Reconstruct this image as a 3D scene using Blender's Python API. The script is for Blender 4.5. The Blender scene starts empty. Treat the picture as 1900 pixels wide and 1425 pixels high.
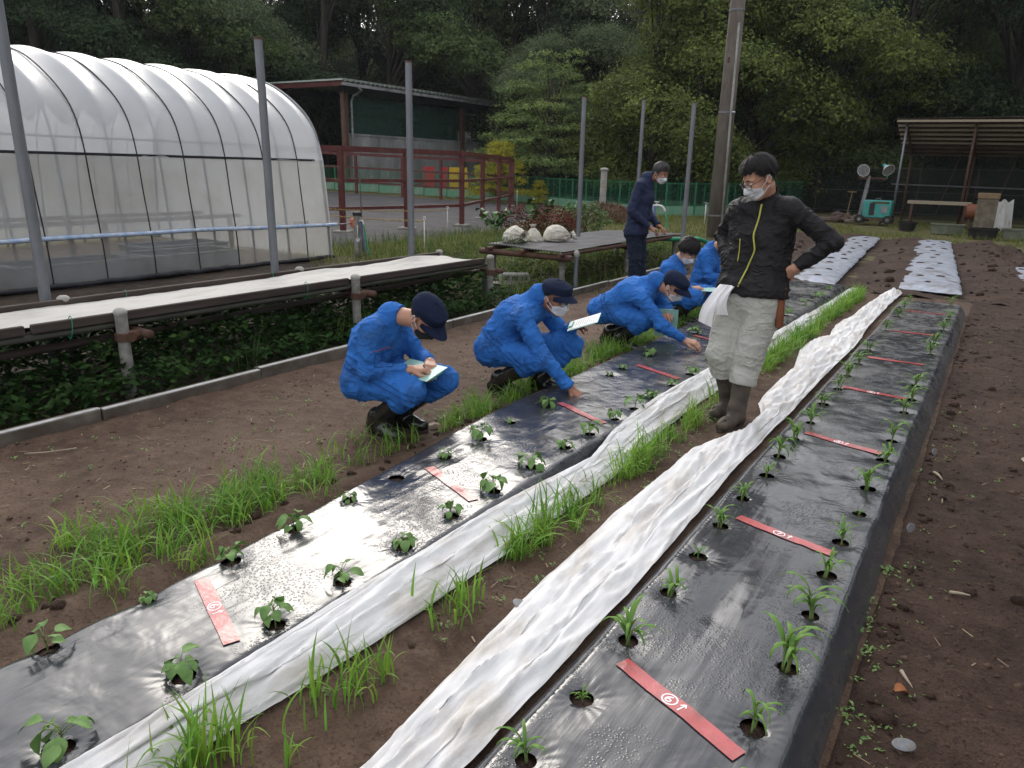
import bpy, math, random
import numpy as np
from mathutils import Vector, Matrix

S = bpy.context.scene
COL = S.collection
rng = np.random.default_rng(7)
random.seed(7)
PI = math.pi

# ------------------------------------------------------------------ camera
cam_d = bpy.data.cameras.new('camera')
cam = bpy.data.objects.new('camera', cam_d)
COL.objects.link(cam)
S.camera = cam
cam_d.sensor_width = 36.0
cam_d.lens = 1340.0 / 1900.0 * 36.0
cam_d.clip_start = 0.05
cam_d.clip_end = 1000.0
_R = Vector((0.83263987, 0.55336794, 0.02224343))
_U = Vector((-0.17592191, 0.22619482, 0.9580644))
_F = Vector((-0.52513077, 0.80163572, -0.28568837))
cam.matrix_world = Matrix(((_R.x, _U.x, -_F.x, 0.0), (_R.y, _U.y, -_F.y, 0.0), (_R.z, _U.z, -_F.z, 1.58), (0, 0, 0, 1)))
cam.name = 'camera'
S.render.resolution_x, S.render.resolution_y = 1024, 768

# ------------------------------------------------------------------ sky, sun, exposure
SUN_AZ = math.radians(-46.0)      # clockwise from +y
SUN_EL = math.radians(31.0)
W = bpy.data.worlds.new('World')
S.world = W
W.use_nodes = True
wn = W.node_tree
wn.nodes.clear()
sky = wn.nodes.new('ShaderNodeTexSky')
sky.sky_type = 'NISHITA'
sky.sun_disc = False
sky.sun_elevation = SUN_EL
sky.sun_rotation = SUN_AZ
sky.air_density = 1.0
sky.dust_density = 10.0
sky.ozone_density = 1.0
hsv = wn.nodes.new('ShaderNodeHueSaturation')
hsv.inputs['Saturation'].default_value = 0.35
bg = wn.nodes.new('ShaderNodeBackground')
bg.inputs['Strength'].default_value = 0.15
wo = wn.nodes.new('ShaderNodeOutputWorld')
wn.links.new(sky.outputs[0], hsv.inputs['Color'])
# a thin even cloud veil in front of the clear sky
veil = wn.nodes.new('ShaderNodeMix')
veil.data_type = 'RGBA'
veil.inputs[0].default_value = 0.58
veil.inputs[7].default_value = (10.2, 10.5, 11.3, 1.0)
wn.links.new(hsv.outputs[0], veil.inputs[6])
wn.links.new(veil.outputs[2], bg.inputs['Color'])
wn.links.new(bg.outputs[0], wo.inputs['Surface'])
sun_d = bpy.data.lights.new('sun', 'SUN')
sun_d.energy = 0.6
sun_d.angle = math.radians(24.0)
sun_d.color = (1.0, 0.93, 0.82)
sun = bpy.data.objects.new('sun', sun_d)
COL.objects.link(sun)
_sd = Vector((math.sin(SUN_AZ) * math.cos(SUN_EL), math.cos(SUN_AZ) * math.cos(SUN_EL), math.sin(SUN_EL)))
sun.rotation_euler = _sd.to_track_quat('Z', 'Y').to_euler()
sun.location = (0, 0, 30)
vs = S.view_settings
S.display_settings.display_device = 'sRGB'
vs.view_transform = 'Standard'
vs.look = 'None'
vs.gamma = 1.0
vs.use_curve_mapping = False
vs.exposure = 0.25
S.cycles.max_bounces = 8
S.cycles.transparent_max_bounces = 16
S.cycles.use_denoising = True

# ------------------------------------------------------------------ numpy noise
def _hash(ix, iy, iz, seed):
    n = (ix * 374761393 + iy * 668265263 + iz * 2147483647 + seed * 1274126177) & 0xffffffff
    n = ((n ^ (n >> 13)) * 1274126177) & 0xffffffff
    n = n ^ (n >> 16)
    return (n & 0xffff).astype(np.float64) / 65535.0

def vnoise(p, seed=0):
    """smooth value noise in [-1,1] of an (N,3) array"""
    p = np.asarray(p, float)
    i = np.floor(p).astype(np.int64)
    f = p - i
    u = f * f * f * (f * (f * 6 - 15) + 10)
    r = 0
    for dx in (0, 1):
        wx = u[:, 0] if dx else 1 - u[:, 0]
        for dy in (0, 1):
            wy = u[:, 1] if dy else 1 - u[:, 1]
            for dz in (0, 1):
                wz = u[:, 2] if dz else 1 - u[:, 2]
                r = r + wx * wy * wz * _hash(i[:, 0] + dx, i[:, 1] + dy, i[:, 2] + dz, seed)
    return r * 2 - 1

def fbm(p, octv=4, seed=0, gain=0.5):
    p = np.asarray(p, float)
    a, s, r = 1.0, 0.0, 0
    for k in range(octv):
        r = r + a * vnoise(p * 2 ** k + k * 17.3, seed + k)
        s += a
        a *= gain
    return r / s

def n2(x, y, f=1.0, octv=4, seed=0, gain=0.5):
    x = np.asarray(x, float); y = np.asarray(y, float)
    return fbm(np.stack([x.ravel() * f, y.ravel() * f, np.full(x.size, 0.37 + seed)], 1), octv, seed, gain).reshape(x.shape)

def sstep(a, b, x):
    t = np.clip((np.asarray(x, float) - a) / (b - a), 0, 1)
    return t * t * (3 - 2 * t)

# ------------------------------------------------------------------ object helpers
def tag(o, label=None, cat=None, group=None, kind=None):
    if label: o['label'] = label
    if cat: o['category'] = cat
    if group: o['group'] = group
    if kind: o['kind'] = kind
    return o

def thing(name, loc, label, cat, group=None, rz=0.0):
    o = bpy.data.objects.new(name, None)
    o.empty_display_size = 0.1
    COL.objects.link(o)
    o.location = loc
    o.rotation_euler = (0, 0, rz)
    return tag(o, label, cat, group)

def make_mesh(name, v, faces, m=None, smooth=False):
    """faces: list of (k-gon index arrays) or one (N,k) array"""
    me = bpy.data.meshes.new(name)
    v = np.asarray(v, np.float32).reshape(-1, 3)
    if isinstance(faces, np.ndarray):
        faces = [faces]
    faces = [np.asarray(f, np.int32) for f in faces if len(f)]
    loops = np.concatenate([f.ravel() for f in faces])
    tot = np.concatenate([np.full(len(f), f.shape[1], np.int32) for f in faces])
    me.vertices.add(len(v)); me.loops.add(len(loops)); me.polygons.add(len(tot))
    me.vertices.foreach_set('co', v.ravel())
    me.loops.foreach_set('vertex_index', loops)
    st = np.concatenate([[0], np.cumsum(tot)[:-1]]).astype(np.int32)
    me.polygons.foreach_set('loop_start', st)
    me.polygons.foreach_set('use_smooth', np.full(len(tot), bool(smooth)))
    if m: me.materials.append(m)
    me.update(calc_edges=True)
    return me

def put(name, me, parent=None, loc=None, rz=None):
    o = bpy.data.objects.new(name, me)
    COL.objects.link(o)
    if parent: o.parent = parent
    if loc is not None: o.location = loc
    if rz is not None: o.rotation_euler = (0, 0, rz)
    return o

def children(o):
    return [c for c in COL.objects if c.parent == o]

def copy_tree(o, loc, rz=0.0, sc=1.0, kids=None):
    c = o.copy(); COL.objects.link(c)
    c.location = loc; c.rotation_euler = (0, 0, rz); c.scale = (sc, sc, sc)
    for k in (kids if kids is not None else o.children):
        d = k.copy(); COL.objects.link(d); d.parent = c
        for g in k.children:
            e = g.copy(); COL.objects.link(e); e.parent = d
    return c

class MB:
    """collects simple solids into one mesh"""
    def __init__(s):
        s.v = []; s.q = []; s.t = []; s.n = 0
    def add(s, v, q=None, t=None):
        v = np.asarray(v, float).reshape(-1, 3)
        if q is not None and len(q): s.q.append(np.asarray(q, int) + s.n)
        if t is not None and len(t): s.t.append(np.asarray(t, int) + s.n)
        s.v.append(v); s.n += len(v)
        return s
    def box(s, c, d, rz=0.0, M=None, bev=0.0):
        x, y, z = np.array(d) / 2.0
        if bev <= 0:
            p = np.array([(-x, -y, -z), (x, -y, -z), (x, y, -z), (-x, y, -z), (-x, -y, z), (x, -y, z), (x, y, z), (-x, y, z)])
            q = [(0, 3, 2, 1), (4, 5, 6, 7), (0, 1, 5, 4), (1, 2, 6, 5), (2, 3, 7, 6), (3, 0, 4, 7)]
        else:
            b = min(bev, x * .9, y * .9, z * .9)
            rings = []
            for zz, k in ((-z, b), (-z + b, 0), (z - b, 0), (z, b)):
                rings.append([(-x + k, -y + k + (b - k), zz), (-x + k + (b - k), -y + k, zz), (x - k - (b - k), -y + k, zz), (x - k, -y + k + (b - k), zz),
                              (x - k, y - k - (b - k), zz), (x - k - (b - k), y - k, zz), (-x + k + (b - k), y - k, zz), (-x + k, y - k - (b - k), zz)])
            p = np.array(rings).reshape(-1, 3)
            q = []
            for r in range(3):
                for j in range(8):
                    q.append((r * 8 + j, r * 8 + (j + 1) % 8, r * 8 + 8 + (j + 1) % 8, r * 8 + 8 + j))
            for o, fl in ((0, True), (24, False)):
                for a in ((0, 1, 2, 3), (0, 3, 4, 7), (4, 5, 6, 7)):
                    f = tuple(o + k for k in a)
                    q.append(f[::-1] if fl else f)
        if M is not None:
            p = p @ np.array(M).T
        if rz:
            cz, sz = math.cos(rz), math.sin(rz)
            p = p @ np.array([[cz, sz, 0], [-sz, cz, 0], [0, 0, 1]])
        return s.add(p + np.array(c), q)
    def bar(s, a, b, w, h, up=(0, 0, 1), bev=0.0):
        a = np.array(a, float); b = np.array(b, float); d = b - a; L = np.linalg.norm(d); d /= L
        r = np.cross(d, up); r = r / (np.linalg.norm(r) + 1e-9); u = np.cross(r, d)
        return s.box((a + b) / 2, (w, L, h), M=np.stack([r, d, u], 1), bev=bev)
    def tube(s, pts, r, n=10, cap=True):
        pts = np.asarray(pts, float); m = len(pts)
        r = np.broadcast_to(np.asarray(r, float), (m,))
        d = np.gradient(pts, axis=0); d /= np.linalg.norm(d, axis=1)[:, None] + 1e-12
        ref = np.array([0, 0, 1.0]) if abs(d[0][2]) < .9 else np.array([1.0, 0, 0])
        a = np.cross(d[0], ref); a /= np.linalg.norm(a)
        th = np.arange(n) * 2 * PI / n
        v = []
        for i in range(m):
            a = a - d[i] * (a @ d[i]); a /= np.linalg.norm(a) + 1e-12
            b = np.cross(d[i], a)
            v.append(pts[i] + r[i] * (np.cos(th)[:, None] * a + np.sin(th)[:, None] * b))
        v = np.concatenate(v)
        i = np.arange(m - 1)[:, None] * n; j = np.arange(n)[None]; k = (j + 1) % n
        q = np.stack([i + j, i + k, i + n + k, i + n + j], -1).reshape(-1, 4)
        t = []
        if cap:
            v = np.concatenate([v, pts[:1], pts[-1:]])
            for j in range(n):
                t.append((m * n, (j + 1) % n, j)); t.append((m * n + 1, (m - 1) * n + j, (m - 1) * n + (j + 1) % n))
        return s.add(v, q, t)
    def lathe(s, prof, c=(0, 0, 0), n=16, M=None):
        prof = np.asarray(prof, float); m = len(prof)
        th = np.arange(n) * 2 * PI / n
        v = np.stack([prof[:, :1] * np.cos(th), prof[:, :1] * np.sin(th), np.repeat(prof[:, 1:], n, 1)], -1).reshape(-1, 3)
        if M is not None: v = v @ np.array(M).T
        i = np.arange(m - 1)[:, None] * n; j = np.arange(n)[None]; k = (j + 1) % n
        q = np.stack([i + j, i + k, i + n + k, i + n + j], -1).reshape(-1, 4)
        return s.add(v + np.array(c), q)
    def grid(s, P):
        """P (a,b,3) grid of points"""
        a, b = P.shape[:2]
        i = np.arange(a - 1)[:, None] * b; j = np.arange(b - 1)[None]
        q = np.stack([i + j, i + j + 1, i + b + j + 1, i + b + j], -1).reshape(-1, 4)
        return s.add(P.reshape(-1, 3), q)
    def sheet(s, P, th):
        """a grid with thickness th (below)"""
        a, b = P.shape[:2]
        du = np.gradient(P, axis=0); dv = np.gradient(P, axis=1)
        n = np.cross(du, dv); n /= np.linalg.norm(n, axis=2)[..., None] + 1e-12
        s.grid(P); s.grid((P - n * th)[::-1])
        e = [P[0], P[-1][::-1], P[:, 0][::-1], P[:, -1]]
        f = [(P - n * th)[0], (P - n * th)[-1][::-1], (P - n * th)[:, 0][::-1], (P - n * th)[:, -1]]
        for x, y in zip(e, f): s.grid(np.stack([y, x]))
        return s
    def build(s, name, m=None, parent=None, smooth=False, loc=None):
        me = s.mesh(name, m, smooth)
        return put(name, me, parent, loc)
    def mesh(s, name, m=None, smooth=False):
        f = []
        if s.q: f.append(np.concatenate(s.q))
        if s.t: f.append(np.concatenate(s.t))
        me = make_mesh(name, np.concatenate(s.v), f, m, smooth)
        if smooth == 'auto':
            me.set_sharp_from_angle(angle=math.radians(38))
        return me

# ------------------------------------------------------------------ materials
def _nt(name):
    m = bpy.data.materials.new(name); m.use_nodes = True
    nt = m.node_tree; nt.nodes.clear()
    out = nt.nodes.new('ShaderNodeOutputMaterial')
    return m, nt, out

def _rgb(c): return (c[0], c[1], c[2], 1.0)

def N(nt, t, **kw):
    n = nt.nodes.new(t)
    for k, v in kw.items():
        if k in n.inputs: n.inputs[k].default_value = v
        else: setattr(n, k, v)
    return n

def coords(nt, scale=(1, 1, 1)):
    tc = N(nt, 'ShaderNodeTexCoord')
    mp = N(nt, 'ShaderNodeMapping'); mp.inputs['Scale'].default_value = scale
    nt.links.new(tc.outputs['Object'], mp.inputs['Vector'])
    return mp.outputs[0]

def tnoise(nt, vec, scale, detail=5.0, rough=.55, dist=0.0):
    n = N(nt, 'ShaderNodeTexNoise', Scale=scale, Detail=detail, Roughness=rough, Distortion=dist)
    nt.links.new(vec, n.inputs['Vector'])
    return n.outputs['Fac']

def ramp(nt, fac, stops):
    r = N(nt, 'ShaderNodeValToRGB')
    el = r.color_ramp.elements
    while len(el) < len(stops): el.new(0.5)
    for e, (p, c) in zip(el, stops):
        e.position = p; e.color = _rgb(c) if len(c) == 3 else c
    nt.links.new(fac, r.inputs[0])
    return r.outputs[0]

def mixc(nt, fac, a, b, mode='MIX'):
    m = N(nt, 'ShaderNodeMix', data_type='RGBA', blend_type=mode)
    for s_, i in ((fac, 0), (a, 6), (b, 7)):
        if hasattr(s_, 'is_linked'): nt.links.new(s_, m.inputs[i])
        else: m.inputs[i].default_value = _rgb(s_) if isinstance(s_, (tuple, list)) else s_
    return m.outputs[2]

def bumpn(nt, h, strength, dist=0.01, prev=None):
    b = N(nt, 'ShaderNodeBump', Strength=strength, Distance=dist)
    nt.links.new(h, b.inputs['Height'])
    if prev is not None: nt.links.new(prev, b.inputs['Normal'])
    return b.outputs[0]

def mk(name, c1, c2=None, scale=6.0, rough=.8, bump=.0, bscale=60.0, metal=0.0, spec=.4, stretch=(1, 1, 1), dirt=None, dscale=3.0, damt=.45,
       island=0.0, trans=0.0, alpha=1.0, bdist=.004, rvar=0.0, coat=0.0, lo=.35, hi=.65):
    m, nt, out = _nt(name)
    c2 = c2 or tuple(x * .7 for x in c1)
    v = coords(nt, stretch)
    col = ramp(nt, tnoise(nt, v, scale), [(lo, c1), (hi, c2)])
    if dirt:
        f = ramp(nt, tnoise(nt, v, dscale, 8.0, .65), [(.5 - damt * .25, (0, 0, 0)), (.72, (1, 1, 1))])
        col = mixc(nt, f, col, dirt)
    if island:
        g = N(nt, 'ShaderNodeNewGeometry')
        h = N(nt, 'ShaderNodeHueSaturation')
        mr = N(nt, 'ShaderNodeMapRange'); mr.inputs[3].default_value = 1 - island; mr.inputs[4].default_value = 1 + island
        nt.links.new(g.outputs['Random Per Island'], mr.inputs[0])
        nt.links.new(mr.outputs[0], h.inputs['Value'])
        mh = N(nt, 'ShaderNodeMapRange'); mh.inputs[3].default_value = .515; mh.inputs[4].default_value = .475
        m7 = N(nt, 'ShaderNodeMath', operation='MULTIPLY'); m7.inputs[1].default_value = 7.31; nt.links.new(g.outputs['Random Per Island'], m7.inputs[0])
        fr_ = N(nt, 'ShaderNodeMath', operation='FRACT'); nt.links.new(m7.outputs[0], fr_.inputs[0]); nt.links.new(fr_.outputs[0], mh.inputs[0]); nt.links.new(mh.outputs[0], h.inputs['Hue'])
        nt.links.new(col, h.inputs['Color'])
        col = h.outputs[0]
    p = N(nt, 'ShaderNodeBsdfPrincipled', Roughness=rough, Metallic=metal)
    p.inputs['Specular IOR Level'].default_value = spec
    p.inputs['Coat Weight'].default_value = coat
    nt.links.new(col, p.inputs['Base Color'])
    if rvar:
        mr = N(nt, 'ShaderNodeMapRange'); mr.inputs[3].default_value = max(.02, rough - rvar); mr.inputs[4].default_value = min(1, rough + rvar)
        nt.links.new(tnoise(nt, v, scale * 2.3), mr.inputs[0]); nt.links.new(mr.outputs[0], p.inputs['Roughness'])
    if bump:
        nt.links.new(bumpn(nt, tnoise(nt, v, bscale, 4.0), bump, bdist), p.inputs['Normal'])
    sh = p.outputs[0]
    if trans:
        t = N(nt, 'ShaderNodeBsdfTranslucent'); nt.links.new(col, t.inputs['Color'])
        mx = N(nt, 'ShaderNodeMixShader', Fac=trans)
        nt.links.new(sh, mx.inputs[1]); nt.links.new(t.outputs[0], mx.inputs[2]); sh = mx.outputs[0]
    if alpha < 1:
        t = N(nt, 'ShaderNodeBsdfTransparent')
        mx = N(nt, 'ShaderNodeMixShader', Fac=alpha)
        nt.links.new(t.outputs[0], mx.inputs[1]); nt.links.new(sh, mx.inputs[2]); sh = mx.outputs[0]
    nt.links.new(sh, out.inputs['Surface'])
    return m

M = {}
def soil_mat(name, dark, mid, light, bs=1.0, streak=(1, 1, 1)):
    m, nt, out = _nt(name)
    v = coords(nt, streak)
    a = tnoise(nt, v, 1.3, 6.0, .6)
    b = tnoise(nt, v, 9.0, 8.0, .65)
    c = tnoise(nt, v, 70.0, 4.0, .7)
    col = ramp(nt, a, [(.36, dark), (.5, mid), (.68, light)])
    col = mixc(nt, ramp(nt, b, [(.42, (0, 0, 0)), (.7, (1, 1, 1))]), col, light)
    col = mixc(nt, ramp(nt, c, [(.52, (0, 0, 0)), (.66, (1, 1, 1))]), col, dark)
    vo = N(nt, 'ShaderNodeTexVoronoi', Scale=55.0); nt.links.new(v, vo.inputs['Vector'])
    col = mixc(nt, ramp(nt, vo.outputs['Distance'], [(.05, (1, 1, 1)), (.14, (0, 0, 0))]), col, tuple(min(1, x * 1.5) for x in light))
    p = N(nt, 'ShaderNodeBsdfPrincipled', Roughness=.85); p.inputs['Specular IOR Level'].default_value = .25
    nt.links.new(col, p.inputs['Base Color'])
    n = bumpn(nt, b, .7 * bs, .025)
    n = bumpn(nt, c, .95 * bs, .008, n)
    nt.links.new(n, p.inputs['Normal'])
    nt.links.new(p.outputs[0], out.inputs['Surface'])
    return m
M['soil'] = soil_mat('path_soil', (.040, .023, .014), (.076, .045, .029), (.122, .079, .054))
M['soil_dark'] = soil_mat('tilled_soil', (.018, .008, .005), (.035, .018, .011), (.066, .038, .026), 1.5)
M['soil_bench'] = soil_mat('litter_soil', (.02, .014, .010), (.04, .027, .019), (.07, .05, .036))
M['sand'] = soil_mat('paddock_sand', (.040, .037, .037), (.064, .059, .060), (.10, .093, .094), 1.4)
M['lawn'] = soil_mat('rough_lawn', (.05, .06, .015), (.085, .085, .03), (.15, .12, .055))
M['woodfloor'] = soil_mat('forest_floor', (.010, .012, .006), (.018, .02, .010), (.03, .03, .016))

def film_mat():
    m, nt, out = _nt('black_mulch_film')
    v = coords(nt)
    vs_ = coords(nt, (26, 1.6, 8))
    a = tnoise(nt, v, 2.2, 6.0, .6)
    b = tnoise(nt, v, 14.0, 6.0, .65)
    dust = mixc(nt, .5, ramp(nt, a, [(.42, (0, 0, 0)), (.72, (1, 1, 1))]), ramp(nt, b, [(.45, (0, 0, 0)), (.7, (1, 1, 1))]))
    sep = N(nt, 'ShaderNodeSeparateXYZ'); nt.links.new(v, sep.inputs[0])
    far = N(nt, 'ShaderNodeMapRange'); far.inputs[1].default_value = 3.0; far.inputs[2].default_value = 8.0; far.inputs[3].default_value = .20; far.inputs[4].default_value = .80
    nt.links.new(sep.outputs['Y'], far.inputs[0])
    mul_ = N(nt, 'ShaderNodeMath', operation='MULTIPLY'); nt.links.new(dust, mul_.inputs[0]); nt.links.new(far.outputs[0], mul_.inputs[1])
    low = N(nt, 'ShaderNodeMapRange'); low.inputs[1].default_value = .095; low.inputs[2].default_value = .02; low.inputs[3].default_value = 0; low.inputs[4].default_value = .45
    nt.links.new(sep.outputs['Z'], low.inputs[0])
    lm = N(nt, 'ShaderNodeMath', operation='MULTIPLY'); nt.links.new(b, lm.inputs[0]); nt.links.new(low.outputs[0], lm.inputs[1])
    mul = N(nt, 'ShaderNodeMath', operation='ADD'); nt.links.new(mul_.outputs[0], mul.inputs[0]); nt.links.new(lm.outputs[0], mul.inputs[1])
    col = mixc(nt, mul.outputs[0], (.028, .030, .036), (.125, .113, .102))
    p = N(nt, 'ShaderNodeBsdfPrincipled', Roughness=.1)
    p.inputs['IOR'].default_value = 1.6
    p.inputs['Specular IOR Level'].default_value = .5
    rr = N(nt, 'ShaderNodeMapRange'); rr.inputs[1].default_value = .0; rr.inputs[2].default_value = .5; rr.inputs[3].default_value = .16; rr.inputs[4].default_value = .46
    nt.links.new(mul.outputs[0], rr.inputs[0]); nt.links.new(rr.outputs[0], p.inputs['Roughness'])
    nt.links.new(col, p.inputs['Base Color'])
    n = bumpn(nt, tnoise(nt, v, 5.0, 3.0, .5, .4), .35, .02)
    n = bumpn(nt, tnoise(nt, vs_, 2.4, 3.0, .55), .22, .004, n)
    vo = N(nt, 'ShaderNodeTexVoronoi', Scale=95.0, Randomness=1.0); nt.links.new(v, vo.inputs['Vector'])
    wet = ramp(nt, tnoise(nt, v, 3.1, 3.0), [(.5, (0, 0, 0)), (.6, (1, 1, 1))])
    dr = ramp(nt, vo.outputs['Distance'], [(.2, (1, 1, 1)), (.42, (0, 0, 0))])
    n = bumpn(nt, mixc(nt, 1.0, dr, wet, 'MULTIPLY'), .30, .003, n)
    nt.links.new(n, p.inputs['Normal'])
    nt.links.new(col, p.inputs['Base Color'])
    nt.links.new(p.outputs[0], out.inputs['Surface'])
    return m
M['film'] = film_mat()
M['silver'] = mk('silver_mulch_film', (.33, .36, .42), (.25, .28, .34), 9, .42, .5, 40, spec=.5, dirt=(.10, .075, .06), dscale=6, damt=.2)

def cloth_white(name, c, dirt, damt, trans):
    m, nt, out = _nt(name)
    v = coords(nt, (4, 1, 1))
    d = ramp(nt, tnoise(nt, v, 2.6, 8.0, .68), [(.56 - damt, (0, 0, 0)), (.78, (1, 1, 1))])
    d2 = ramp(nt, tnoise(nt, coords(nt), 45.0, 5.0, .7), [(.62, (0, 0, 0)), (.75, (.6, .6, .6))])
    col = mixc(nt, d, c, dirt)
    col = mixc(nt, d2, col, dirt)
    p = N(nt, 'ShaderNodeBsdfPrincipled', Roughness=.75); p.inputs['Specular IOR Level'].default_value = .25
    nt.links.new(col, p.inputs['Base Color'])
    nt.links.new(bumpn(nt, tnoise(nt, coords(nt), 240.0, 3.0), .12, .002, bumpn(nt, tnoise(nt, v, 16.0, 5.0), .35, .008)), p.inputs['Normal'])
    t = N(nt, 'ShaderNodeBsdfTranslucent'); nt.links.new(col, t.inputs['Color'])
    mx = N(nt, 'ShaderNodeMixShader', Fac=trans)
    nt.links.new(p.outputs[0], mx.inputs[1]); nt.links.new(t.outputs[0], mx.inputs[2])
    nt.links.new(mx.outputs[0], out.inputs['Surface'])
    return m
M['nonwoven'] = cloth_white('white_row_cover', (.76, .75, .74), (.44, .375, .30), .09, .12)
M['felt'] = cloth_white('white_felt', (.46, .445, .415), (.30, .28, .24), .08, .05)
M['towel'] = cloth_white('towel_cloth', (.82, .80, .80), (.6, .58, .56), -.05, .15)

def gh_film(name, clear, c, dirtc, dscale):
    m, nt, out = _nt(name)
    v = coords(nt)
    d = ramp(nt, tnoise(nt, v, dscale, 6.0, .6), [(.4, (0, 0, 0)), (.75, (1, 1, 1))])
    col = mixc(nt, d, c, dirtc)
    df = N(nt, 'ShaderNodeBsdfDiffuse'); nt.links.new(col, df.inputs[0])
    tl = N(nt, 'ShaderNodeBsdfTranslucent'); nt.links.new(col, tl.inputs[0])
    gl = N(nt, 'ShaderNodeBsdfGlossy', Roughness=.3); gl.inputs[0].default_value = (1, 1, 1, 1)
    tp = N(nt, 'ShaderNodeBsdfTransparent'); tp.inputs[0].default_value = (.95, .95, .93, 1)
    a = N(nt, 'ShaderNodeMixShader', Fac=.62); nt.links.new(df.outputs[0], a.inputs[1]); nt.links.new(tl.outputs[0], a.inputs[2])
    b = N(nt, 'ShaderNodeMixShader', Fac=clear); nt.links.new(a.outputs[0], b.inputs[1]); nt.links.new(tp.outputs[0], b.inputs[2])
    fr = N(nt, 'ShaderNodeFresnel'); fr.inputs[0].default_value = 1.4
    nrm = bumpn(nt, tnoise(nt, v, 14.0, 4.0, .6), .35, .01)
    nt.links.new(nrm, gl.inputs['Normal'])
    e = N(nt, 'ShaderNodeMixShader'); nt.links.new(fr.outputs[0], e.inputs[0]); nt.links.new(b.outputs[0], e.inputs[1]); nt.links.new(gl.outputs[0], e.inputs[2])
    nt.links.new(e.outputs[0], out.inputs['Surface'])
    return m
M['gh_roof'] = gh_film('greenhouse_roof_film', .16, (.93, .955, .985), (.86, .885, .91), 1.2)
M['gh_side'] = gh_film('greenhouse_side_film', .38, (.86, .87, .875), (.72, .71, .69), 1.6)
M['gh_skirt'] = gh_film('greenhouse_skirt_film', .60, (.74, .74, .72), (.58, .56, .51), 2.0)

M['concrete'] = mk('concrete', (.30, .29, .27), (.22, .21, .19), 14, .9, .5, 90, dirt=(.10, .085, .06), dscale=5)
M['kerb'] = mk('kerb_concrete', (.17, .145, .115), (.11, .092, .07), 9, .9, .7, 70, dirt=(.055, .038, .027), dscale=3.5, damt=.45)
M['concrete_pale'] = mk('pale_concrete', (.42, .41, .38), (.34, .33, .30), 10, .9, .35, 70, dirt=(.2, .18, .15), dscale=3)
M['pole_conc'] = mk('utility_pole_concrete', (.19, .165, .14), (.145, .125, .105), 8, .9, .4, 120, stretch=(1, 1, .25), dirt=(.1, .08, .065), dscale=4)
M['steel'] = mk('galvanised_steel', (.20, .21, .225), (.15, .155, .165), 9, .5, .15, 60, metal=.35, stretch=(1, 1, .3), dirt=(.16, .09, .05), dscale=2.5, damt=-.1)
M['rust'] = mk('rusty_steel', (.075, .038, .026), (.045, .026, .02), 18, .75, .5, 90, dirt=(.13, .06, .035), dscale=9)
M['maroon'] = mk('maroon_paint', (.105, .019, .017), (.075, .016, .014), 7, .6, .2, 60, dirt=(.12, .07, .05), dscale=6, damt=-.1)
M['wood_dark'] = mk('dark_timber', (.045, .03, .023), (.03, .02, .015), 6, .8, .5, 40, stretch=(4, .4, 4), dirt=(.07, .055, .045), dscale=4)
M['wood_old'] = mk('weathered_timber', (.10, .10, .075), (.06, .06, .045), 7, .85, .6, 50, stretch=(5, .5, 5), dirt=(.04, .04, .03), dscale=5)
M['wood_tan'] = mk('tan_timber', (.24, .16, .085), (.17, .11, .06), 7, .8, .3, 50)
M['white_metal'] = mk('white_enamel', (.62, .62, .60), (.52, .52, .50), 9, .45, .1, 40, dirt=(.35, .28, .22), dscale=8, damt=-.1)
M['alu'] = mk('aluminium', (.62, .61, .59), (.50, .49, .47), 12, .5, .1, 50, metal=.1, dirt=(.3, .26, .22), dscale=5, damt=-.1)
M['greenpaint'] = mk('green_paint', (.020, .16, .075), (.015, .11, .055), 3, .55, .1, 50, dirt=(.11, .18, .12), dscale=2.2, damt=-.05)
M['greenpale'] = mk('faded_green_board', (.10, .30, .19), (.05, .22, .12), 1.5, .7, .1, 50, dirt=(.22, .30, .22), dscale=1.8)
M['greennet'] = mk('green_netting', (.012, .05, .032), (.01, .035, .024), 4, .9, .3, 200, alpha=.82)
M['darknet'] = mk('dark_netting', (.012, .016, .012), (.008, .01, .008), 4, .9, .2, 120, alpha=.6)
M['redboard'] = mk('red_board', (.42, .03, .03), (.34, .025, .025), 4, .6)
M['yellow'] = mk('yellow_board', (.60, .40, .02), (.5, .33, .02), 4, .6)
M['roof_edge'] = mk('green_corrugated_roof', (.17, .21, .17), (.12, .15, .12), 3, .7, .1, 40, dirt=(.28, .3, .27), dscale=5)
M['fascia'] = mk('grey_fascia', (.26, .26, .27), (.2, .2, .21), 3, .6, dirt=(.12, .11, .1), dscale=3)
M['stablewall'] = mk('stable_concrete', (.27, .28, .27), (.21, .22, .21), 1.2, .9, .2, 30, stretch=(1, 1, .5), dirt=(.13, .14, .13), dscale=1.2)
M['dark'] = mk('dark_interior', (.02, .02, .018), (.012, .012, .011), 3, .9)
M['teal'] = mk('teal_enamel', (.035, .30, .26), (.025, .24, .21), 6, .45, .1, 40, dirt=(.15, .2, .17), dscale=5, damt=-.05)
M['rubber'] = mk('black_rubber', (.012, .012, .012), (.016, .015, .014), 12, .22, .15, 60, spec=.6, dirt=(.05, .038, .028), dscale=9, damt=-.1, rvar=.1)
M['rubber_mud'] = mk('muddy_rubber', (.075, .058, .045), (.04, .032, .027), 14, .7, .4, 80, dirt=(.12, .09, .065), dscale=9, damt=.1)
M['tyre'] = mk('tyre_rubber', (.016, .015, .014), (.03, .027, .023), 12, .9)
M['orange'] = mk('orange_plastic', (.62, .11, .03), (.5, .09, .03), 9, .5)
M['leather'] = mk('tan_leather', (.20, .065, .025), (.13, .045, .02), 14, .6, .2, 90)
M['greenhose'] = mk('green_hose', (.02, .26, .12), (.018, .2, .1), 9, .4)
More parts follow.
